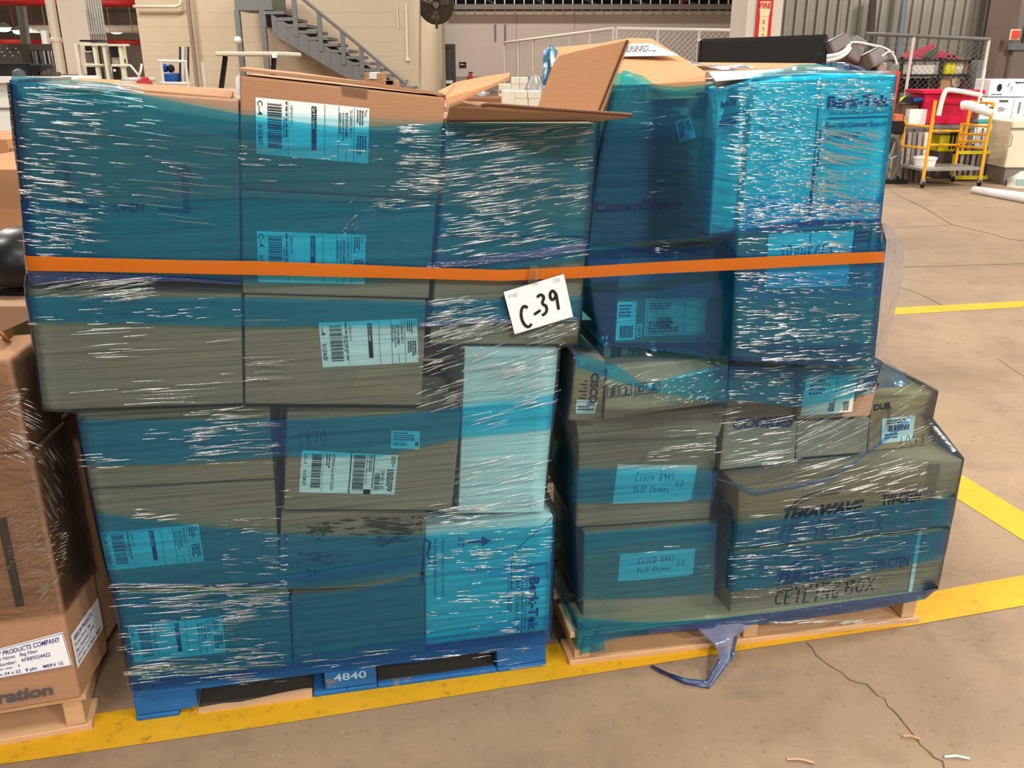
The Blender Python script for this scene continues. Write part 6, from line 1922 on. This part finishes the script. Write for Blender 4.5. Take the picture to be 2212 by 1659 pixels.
# yellow box, rails, white boxes
onz('yellow_crate', 2032, 2092, 292, .36, 12.4, .3, YEL2, 'yellow crate with black stripes behind the scaffold', 'crate')
yc = bpy.data.objects['yellow_crate']
for px_ in (2052, 2060, 2084): MB().box(P(px_, 305, 12.39).x, 12.385, .40, P(px_ + 4, 305, 12.39).x, 12.40, .62).build('black_stripe', BLACKP, yc)
tag(MB().box(P(2028, 330, 12.4).x, 12.4, 0, P(2096, 330, 12.4).x, 12.8, .359).build('floor_cabinet', DARK), 'dark cabinet under the yellow crate', 'cabinet')
YR = thing('yellow_rack', Vector((P(2110, 330, 12.0).x, 12.2, 0)), 'low yellow rack with grey upright slats beside the white cabinet', 'rack')
ya, yb = P(2062, 328, 12.15).x, P(2172, 328, 12.15).x
zy = P(2100, 326, 12.15).z
MB().box(ya, 12.12, zy - .04, yb, 12.18, zy).build('top_rail', YEL2, YR); MB().box(ya, 12.12, .02, yb, 12.18, .07).build('bottom_rail', YEL2, YR)
for k in range(9):
    X = ya + (yb - ya) * (k + .5) / 9; MB().box(X - .022, 12.14, .07, X + .022, 12.17, zy - .04).build('slat', GALV if k % 2 else GREYB, YR)
for X in (ya + .02, yb - .02): MB().box(X - .02, 12.12, 0, X + .02, 12.18, zy).build('upright', YEL2, YR)
BX = [((2137, 171, 2236, 209), 12.35, 'white carton with round black hand hole, topmost beside the brown door'), ((2117, 211, 2187, 261), 12.3, 'white print-covered carton with green band below the topmost one'), ((2109, 267, 2179, 317), 12.3, 'white print-covered carton low in the stack by the scaffold'),
      ((2188, 211, 2262, 261), 12.3, 'white carton beyond the green-banded one, partly out of frame'), ((2080, 276, 2107, 312), 12.25, 'short white carton with slot behind the scaffold rungs')]
BO = []
for i, (r_, Y, l) in enumerate(BX):
    o = PB('white_carton', *r_, Y, .4, WHITEB, l, 'carton', 'white printed cartons', bevel=.008)
    bb = pbox(*r_, Y, .4); BO.append(bb)
    q = Quad((bb[0], Y - .001, bb[5]), (bb[3], Y - .001, bb[5]), (bb[3], Y - .001, bb[2]), (bb[0], Y - .001, bb[2]), lift=.002)
    mb = MB()
    if i == 0:
        mb.face([q.at(.22 + .055 * math.cos(-a * .524), .48 + .22 * math.sin(-a * .524)) for a in range(12)])
        fine(mb, q, .06, .82, .4, .92, 1, False, 1, 4); fine(mb, q, .55, .12, .95, .28, 1, False, 1, 6); ribbon(mb, [q.at(.42, .2), q.at(.40, .45)], .008, q.n); ribbon(mb, [q.at(.5, .4), q.at(.48, .65)], .008, q.n)
    elif i == 4:
        q.rect(mb, .3, .2, .65, .36)
    else:
        q.rect(mb, .55, .10, .82, .2); fine(mb, q, .12, .2, .22, .9, 1, True, 1, i); fine(mb, q, .32, .2, .42, .9, 1, True, 1, i + 7); fine(mb, q, .55, .4, .8, .6, 3, False, 1, i + 2)
    part_mb(mb, 'print', GREYINK if i else INK, o)
    if i == 1:
        mb = MB(); q.rect(mb, .0, .93, 1, 1.08); mb.build('green_band', mat('teal_print', (70, 168, 148), .6, 0), o, 'teal band along the base')
zc_ = BO[2][2]
tag(MB().box(BO[2][0], 12.3, 0, BO[3][3], 12.7, BO[2][2] - .001).build('wood_crate', GREYB), 'grey plinth under the white printed cartons', 'crate')
tag(MB().box(BO[4][0], 12.25, 0, BO[4][3], 12.6, BO[4][2] - .001).build('wood_crate', DARK), 'dark plinth under the short white carton', 'crate')
tag(MB().box(BO[3][0], 12.3, BO[2][2], BO[3][3], 12.7, BO[3][2] - .001).build('white_carton', WHITEB), 'plain white carton under the one partly out of frame', 'carton')
bb = pbox(2178, 262, 2330, 372, 11.7, .5)
CAB = MB().box(bb[0], 11.7, .22, bb[3], 12.2, bb[5]).build('storage_chest', mat('dirty_white_metal', (214, 204, 178), .6, .1, 4), None, 'dirty white metal trunk with latches beside the yellow rack', 'trunk', bevel=.01)
MB().box(bb[0] - .01, 11.69, bb[5] - .10, bb[3], 11.70, bb[5] - .08).build('lid_seam', GREYB, CAB)
for px_ in (2186, 2300):
    e = P(px_, 290, 11.65); mb = MB(); mb.tube([(e.x, 11.66, e.z), (e.x, 11.63, e.z - .01), (e.x, 11.63, e.z - .14), (e.x, 11.66, e.z - .15)], .008, 6); mb.build('latch', GALV, CAB)
MB().box(bb[0] + .03, 11.72, 0, bb[3] - .03, 12.18, .219).build('trunk_base', GREYB, CAB)
# white sleeve lamp on the scaffold, bag, roll
mb = MB(); mb.tube(smooth_path([P(2078, 228, 11.5), P(2090, 226, 11.45), P(2112, 234, 11.4), P(2140, 243, 11.4)]), .055, 12)
SLV = tag(mb.build('work_lamp', WHITEP, smooth=True), 'white sleeve-shaped work lamp hooked on the scaffold post', 'lamp')
mb = MB(); mb.tube([P(2134, 234, 11.38), P(2142, 233, 11.38), P(2142, 244, 11.38)], .02, 6); mb.build('lamp_clip', BLACKP, SLV)
mb = MB(); mb.tube([P(2110, 232, 11.4), P(2119, 200, 11.4), P(2128, 150, 11.4)], .012, 6); mb.build('lamp_arm', WHITEP, SLV)
def blob(c, sx, sy, sz, seed, m, name, lab, cat):
    mb = MB(); n1, n2 = 18, 10; rows = []
    for j in range(n2):
        ph = math.pi / 2 * j / (n2 - 1); row = []
        for i in range(n1 + 1):
            th = 2 * math.pi * i / n1
            d = Vector((math.cos(th) * math.cos(ph), math.sin(th) * math.cos(ph), math.sin(ph)))
            k = 1 + .22 * NZ.noise(d * 2.2 + Vector((seed, 0, 0)))
            row.append(c + Vector((d.x * sx * k, d.y * sy * k, d.z * sz * k)))
        rows.append(row)
    return tag(mb.grid(rows).build(name, m, smooth=True), lab, cat)
g = G(2188, 398); BGS = blob(Vector((g.x + .1, g.y - .25, .001)), .30, .25, .20, 3, mat('white_bag', (226, 224, 208), .5, .12, 9), 'plastic_sack', 'white printed plastic sack on the floor in front of metal trunk', 'sack')
mb = MB(); mb.plate([P(2196, 388, g.y - .55), P(2225, 386, g.y - .55), P(2225, 402, g.y - .55), P(2195, 402, g.y - .55)], (0, 1, 0), .01); mb.build('printed_patch', mat('teal_grey_print', (150, 180, 168), .7, .2, 40), BGS)
a, b = G(2104, 410, .04), G(2290, 440, .06)
ROLL = tag(MB().tube([a, a.lerp(b, .3), a.lerp(b, .6), b], .045, 14, r2=.065).build('paper_roll', PAPER, smooth=True), 'long white paper roll lying on the concrete floor', 'roll')
# black wheel of a hand truck next to the orange panel
wc = P(1922, 330, 11.9)
HT = thing('hand_truck', Vector((wc.x, 11.9, 0)), 'dark hand truck with large grey wheel behind the orange panel', 'hand truck')
mb = MB()
ring = [Vector((wc.x + .13 * math.cos(a * math.pi / 14), 11.9, .30 + .30 * math.sin(a * math.pi / 14))) for a in range(29)]
mb.tube(ring, .035, 8); mb.build('tyre', mat('grey_rubber', (96, 90, 86), .7, .05), HT)
mb = MB()
for a in range(6):
    mb.tube([Vector((wc.x, 11.9, .30)), ring[a * 4 + 1]], .012, 5)
mb.build('spokes', GALV, HT)
MB().box(wc.x - .12, 11.92, .62, wc.x + .16, 12.02, P(1925, 262, 11.9).z).build('back_plate', BLACKP, HT, bevel=.02)
MB().box(wc.x - .2, 11.8, .002, wc.x + .25, 12.05, .05).build('toe_plate', BLACKP, HT)
for s in (-.06, .08): MB().box(wc.x + s, 11.95, .05, wc.x + s + .03, 11.98, .64).build('side_rail', GALV, HT)

# ------------------------------------------------------------------ the bay on the other side: columns, machines, pipes
def vpipe(name, xtop, xbot, y0, y1, Y, m, kind=None):
    a, b = P(xtop[0], y0, Y), P(xtop[1], y0, Y)
    c, d = P(xbot[0], y1, Y), P(xbot[1], y1, Y)
    X = (a.x + b.x + c.x + d.x) / 4; r = (b.x - a.x + d.x - c.x) / 4
    return X, r
X, r = vpipe('', (97, 117), (124, 143), 0, 160, 9, CREAM)
zb_ = P(130, 160, 9).z
c4 = struct('column_4', MB().lathe((X, 9, 0), (0, 0, 1), [(r, 0), (r, 6.4)], 20), CREAM, smooth=False)
MB().lathe((X, 9, P(120, 92, 9).z), (0, 0, 1), [(r * 1.0, 0), (r * 1.22, .01), (r * 1.22, .035), (r * 1.0, .045)], 20).build('collar', CREAM, c4)
MB().lathe((X, 9, 0), (0, 0, 1), [(r * 1.03, 0), (r * 1.03, zb_)], 20).build('column_base', MAUVED, c4)
X, r = vpipe('', (127, 157), (152, 181), 0, 158, 9, CREAM)
c5 = struct('column_5', MB().box(X - r, 8.95, 0, X + r, 9.25, 6.4), CREAM)
MB().box(X - r - .01, 8.94, 0, X + r + .01, 9.26, P(165, 160, 9).z).build('column_base', MAUVED, c5)
# far mezzanine slab, beams
struct('trim_2', MB().box(-16, 24, 3.6, P(300, 0, 24).x + 2, 36, 3.8), mat('mezzanine_soffit', (92, 84, 76), .9, .15, .6))
for k in range(6):
    Y = 25.5 + 1.8 * k
    struct('trim_%d' % (3 + k), MB().box(-16, Y, 3.25, -4, Y + .25, 3.6), mat('mezzanine_beam', (84, 76, 68), .9, .1))
def hpipe(y, xa_, xb_, Y, r_, m, name, lab, cat='pipe', slope=0):
    mb = MB(); mb.tube([P(xa_, y, Y), P(xb_, y + slope, Y)], r_, 8)
    for f in (.2, .8):
        h_ = P(xa_ + (xb_ - xa_) * f, y, Y); mb.tube([h_, Vector((h_.x, Y, 3.62 if Y >= 24 else 6.5))], .005, 5)
    return tag(mb.build(name, m, smooth=True), lab, cat)
hpipe(3, -40, 300, 15, .06, REDP, 'sprinkler_pipe', 'thick dark red pipe across the top of the dark bay', slope=4)
hpipe(90, -20, 49, 24, .06, mat('orange_red_beam', (214, 60, 40), .5, .05), 'rack_beam', 'orange-red rack beam at the far side of the bay', 'beam')
hpipe(91, 60, 142, 24, .05, REDP, 'rack_beam', 'red rack beam behind the cream columns', 'beam', 2)
hpipe(91, 224, 306, 24, .06, REDP, 'rack_beam', 'red rack beam between conduits and tan wall', 'beam', 1)
hpipe(55, 50, 108, 30, .05, REDP, 'sprinkler_pipe', 'thin red pipe high in the dark bay left of the columns'.replace(' left of', ' before'), slope=3)
hpipe(62, 50, 110, 26, .10, CREAM, 'duct', 'pale horizontal duct far back in the dark bay', 'duct', 1)
hpipe(62, 222, 300, 26, .10, CREAM, 'duct', 'pale horizontal duct between conduits and tan wall', 'duct', 1)
mb = MB(); mb.tube([P(44, 0, 20), P(62, 140, 20)], .10, 8); tag(mb.build('steel_upright', mat('dark_olive_steel', (74, 68, 58), .7, .1)), 'dark steel upright in the bay between lamps and columns', 'post')
mb = MB(); e_ = P(99, 88, 22); mb.tube([Vector((e_.x, 22, 0)), Vector((e_.x, 22, P(95, 66, 22).z))], .09, 8); tag(mb.build('white_post', WHITEP), 'white post far back by the cream columns', 'post')
bb = pbox(58, 95, 146, 109, 18, .1); FENCE2 = thing('panel_fence', Vector((bb[0], 18, 0)), 'grey panel fence with dark slats behind the cream columns', 'fence')
MB().box(*bb).build('top_panel', mat('fence_panel_grey', (104, 98, 90), .7, .1), FENCE2)
for k in range(10):
    xx = 64 + 8 * k; s_ = pbox(xx, 109, xx + 4, 300, 18.02, .05, True); MB().box(*s_).build('slat', STEEL if k % 2 else BLACKP, FENCE2)
bb = pbox(-30, 95, 46, 135, 16, .3, True); PNL = MB().box(*bb).build('control_cabinet', mat('dark_cabinet', (86, 80, 72), .7, .2, 6), None, 'dark cabinet row with small lights at the far side of the bay', 'cabinet')
for k in range(8):
    s_ = pbox(-4 + 6 * k, 103 + (k % 3) * 8, -1 + 6 * k, 106 + (k % 3) * 8, 15.98, .02); MB().box(*s_).build('status_label', LT, PNL)
# conduits bank
CB = thing('conduit_bank', Vector((P(200, 60, 12).x, 12, 0)), 'bank of parallel galvanised conduits with switch boxes behind the columns', 'conduit')
for k in range(9):
    Xc = P(182 + 5.2 * k, 50, 12).x
    MB().tube([(Xc, 12, 0), (Xc, 12, 3.2)], .013, 6).build('conduit', GALV, CB)
for (a_, b_2, c_, d_2) in ((158, 8, 178, 20), (162, 22, 176, 50), (168, 52, 180, 68), (170, 74, 182, 84)):
    MB().box(*pbox(a_, b_2, c_, d_2, 11.9, .1)).build('switch_box', LT, CB)
MB().box(*pbox(176, 68, 228, 74, 11.95, .02)).build('strap', GALV, CB)
# cream machine
MC = thing('cream_machine', Vector((P(230, 150, 7.6).x, 7.6, 0)), 'cream framed machine with open panels beside the square cream column', 'machine')
MP = mat('machine_cream', (224, 214, 186), .55, .06, 4)
def mbx(x0_, y0_, x1_, y1_, Y, dp, name, m, fl_=False): return MB().box(*pbox(x0_, y0_, x1_, y1_, Y, dp, fl_)).build(name, m, MC, bevel=.004)
mbx(175, 95, 182, 300, 7.6, .05, 'frame_bar', MP, True); mbx(213, 97, 220, 300, 7.6, .05, 'frame_bar', MP, True)
mbx(172, 94, 228, 99, 7.58, .05, 'frame_bar', MP); mbx(180, 138, 220, 142, 7.58, .05, 'frame_bar', MP)
mbx(234, 96, 241, 300, 7.6, .05, 'frame_bar', MP, True); mbx(268, 98, 275, 300, 7.6, .05, 'frame_bar', MP, True)
mbx(232, 95, 274, 100, 7.58, .06, 'frame_bar', MP); mbx(240, 100, 270, 138, 7.66, .04, 'back_panel', MP); mbx(240, 138, 276, 144, 7.58, .05, 'frame_bar', MP); mbx(242, 144, 274, 300, 7.68, .04, 'back_panel', MP, True)
mbx(238, 100, 256, 124, 7.6, .06, 'motor', BLACKP); mbx(262, 127, 268, 137, 7.62, .04, 'vent_slot', DARK); mbx(243, 144, 256, 172, 7.62, .05, 'black_cover', BLACKP); mbx(244, 149, 250, 155, 7.61, .01, 'tag', PAPER)
mbx(183, 99, 212, 110, 7.75, .05, 'black_cover', BLACKP); mbx(200, 108, 214, 138, 7.75, .05, 'black_cover', BLACKP); mbx(184, 112, 200, 136, 7.8, .03, 'grey_panel', GREYB); mbx(188, 144, 214, 172, 7.75, .1, 'black_cover', BLACKP)
mbx(221, 100, 232, 172, 7.72, .05, 'grey_panel', GREYB); mbx(171, 86, 210, 90, 7.6, .2, 'top_tray', BLACKP)
# screen on white counter, appliance
CT = pbox(-60, 166, 122, 300, 6.6, .8, True)
CNT = thing('white_counter', Vector(((CT[0] + CT[3]) / 2, 7.0, 0)), 'white counter with a thin pale top behind the corner of blue stack', 'counter')
MB().box(CT[0], 6.6, CT[5] - .04, CT[3], 7.4, CT[5]).build('counter_top', WHITEP, CNT); MB().box(CT[0] + .02, 6.65, 0, CT[0] + .9, 7.35, CT[5] - .041).build('cabinet_body', WHITEP, CNT)
MB().box(CT[0] + .02, 6.64, CT[5] - .22, CT[0] + .9, 6.65, CT[5] - .21).build('door_seam', GREYB, CNT)
MB().box(CT[3] - .08, 6.65, 0, CT[3] - .03, 7.3, CT[5] - .041).build('leg', WHITEP, CNT)
sx = pbox(-40, 136, 66, 165, 6.9, .08); S2_ = thing('flat_screen', Vector(((sx[0] + sx[3]) / 2, 6.95, CT[5])), 'wide black screen standing on the white counter', 'monitor')
MB().box(sx[0], 6.9, CT[5] + .001, sx[3], 6.96, sx[5]).build('bezel', BLACKP, S2_, bevel=.006); MB().box(sx[0] + .02, 6.896, CT[5] + .015, sx[3] - .02, 6.899, sx[5] - .015).build('screen', MATS['screen_black'], S2_)
sx = pbox(66, 138, 89, 165, 6.8, .2); tag(MB().box(sx[0], 6.8, CT[5] + .001, sx[3], 7.0, sx[5]).build('black_box', BLACKP, bevel=.01), 'black upright box beside the wide screen on the white counter', 'box')
c = P(40, 160, 6.7); c.z = CT[5] + .001
blob(c, .05, .04, .05, 2, mat('grey_cap', (70, 76, 84), .6, .1), 'helmet', 'small dark cap lying on the white counter', 'cap')
mb = MB(); c = P(104, 160, 6.8)
for k in range(4):
    mb.box(c.x - .07 + .03 * k, 6.8, CT[5] + .001, c.x - .045 + .03 * k, 6.9, CT[5] + .03 + .01 * (k % 3))
tag(mb.build('parts_tray', DARK), 'dark tray of parts at the end of the white counter', 'tray')
# propeller-like sprayer on a round stool
sc_ = P(300, 170, 7.5)
STL = thing('round_stool', Vector((sc_.x, 7.5, 0)), 'round pale stool before the tan wall', 'stool')
MB().lathe((sc_.x, 7.5, sc_.z - .02), (0, 0, 1), [(.12, 0), (.13, .01), (.13, .025), (.11, .03)], 18).build('seat', LT, STL); MB().tube([(sc_.x, 7.5, 0), (sc_.x, 7.5, sc_.z - .02)], .02, 8).build('pole', STEEL, STL); MB().lathe((sc_.x, 7.5, .0), (0, 0, 1), [(.15, 0), (.15, .015), (.03, .05)], 16).build('base', STEEL, STL)
mb = MB(); t = Vector((sc_.x, 7.5, sc_.z + .011)); mb.tube([P(281, 140, 7.5), P(300, 163, 7.5), t], .008, 6); mb.tube([P(306, 138, 7.5), P(304, 152, 7.5), P(300, 163, 7.5)], .009, 6)
tag(mb.build('forked_rod', WHITEP, smooth=True), 'white forked rod standing on the round stool', 'rod')
mb = MB(); e = P(312, 178, 7.3); mb.lathe((e.x, 7.3, 0), (0, 0, 1), [(.06, 0), (.06, e.z), (.03, e.z + .04)], 12); tag(mb.build('red_bottle', REDP, smooth=True), 'slim red cylinder standing beside the round stool', 'cylinder')
# white tube cart with blue bin
CA = thing('tube_cart', Vector((P(376, 160, 9.5).x, 9.5, 0)), 'white tubular cart with blue bin against the tan wall', 'cart')
def pt(x, y, Y=9.5): return P(x, y, Y)
za_ = 0.03
for (x, y) in ((341, 131), (402, 134), (394, 131)):
    p = pt(x + 6, y); MB().tube([(p.x, 9.5 if x < 400 else 9.9, .06), (p.x, 9.5 if x < 400 else 9.9, p.z)], .014, 7).build('post', WHITEP, CA)
    MB().lathe((p.x - .01, 9.5 if x < 400 else 9.9, .04), (1, 0, 0), [(.02, 0), (.04, .002), (.04, .02), (.02, .022)], 12).build('wheel', BLACKP, CA)
for (y, xa_, xb_) in ((131, 341, 404), (179, 349, 410)):
    MB().tube([pt(xa_, y), pt(xb_, y + 2)], .014, 7).build('rail', WHITEP, CA)
bb = pbox(350, 158, 374, 178, 9.55, .25); MB().box(*bb).build('bin', BLUEP, CA, bevel=.01); bb = pbox(346, 138, 358, 156, 9.6, .1); MB().box(*bb).build('blue_cloth', BLUEP, CA, bevel=.02); bb = pbox(360, 139, 371, 157, 9.6, .1); MB().box(*bb).build('black_bag', BLACKP, CA, bevel=.02)
for i, x in enumerate((366, 372, 378, 384)):
    p = pt(x, 100); q_ = pt(x + 8, 176); MB().tube([Vector((q_.x, 9.7, q_.z)), Vector((p.x + .02, 9.75, p.z))], .010, 6).build('tool_handle', (BLACKP, WHITEP, GALV, BLACKP)[i], CA)
# folding table on its legs, seen over the cartons
ta, tb = P(464, 119, 5.5), P(601, 113, 5.5)
TB = thing('work_table', Vector(((ta.x + tb.x) / 2, 5.7, 0)), 'pale desk top on black splayed legs behind the open-topped carton', 'table')
zt3 = (ta.z + tb.z) / 2
MB().box(ta.x, 5.5, zt3 - .012, tb.x, 6.1, zt3 + .012).build('table_top', mat('pale_desk_top', (214, 206, 186), .5, .04), TB, bevel=.006)
for (x, x2) in ((487, 478), (592, 588)):
    for Y in (5.56, 6.0):
        a, b = P(x, 122, Y), P(x2, 190, Y); a.z = zt3 - .012; d = (b - a).normalized(); b = a + d * (a.z / -d.z)
        MB().tube([a, b], .016, 8).build('leg', BLACKP, TB)
MB().box(P(588, 118, 5.5).x, 5.49, P(588, 125, 5.5).z, P(598, 118, 5.5).x, 5.5, P(588, 116, 5.5).z).build('paper_tag', PAPER, TB)
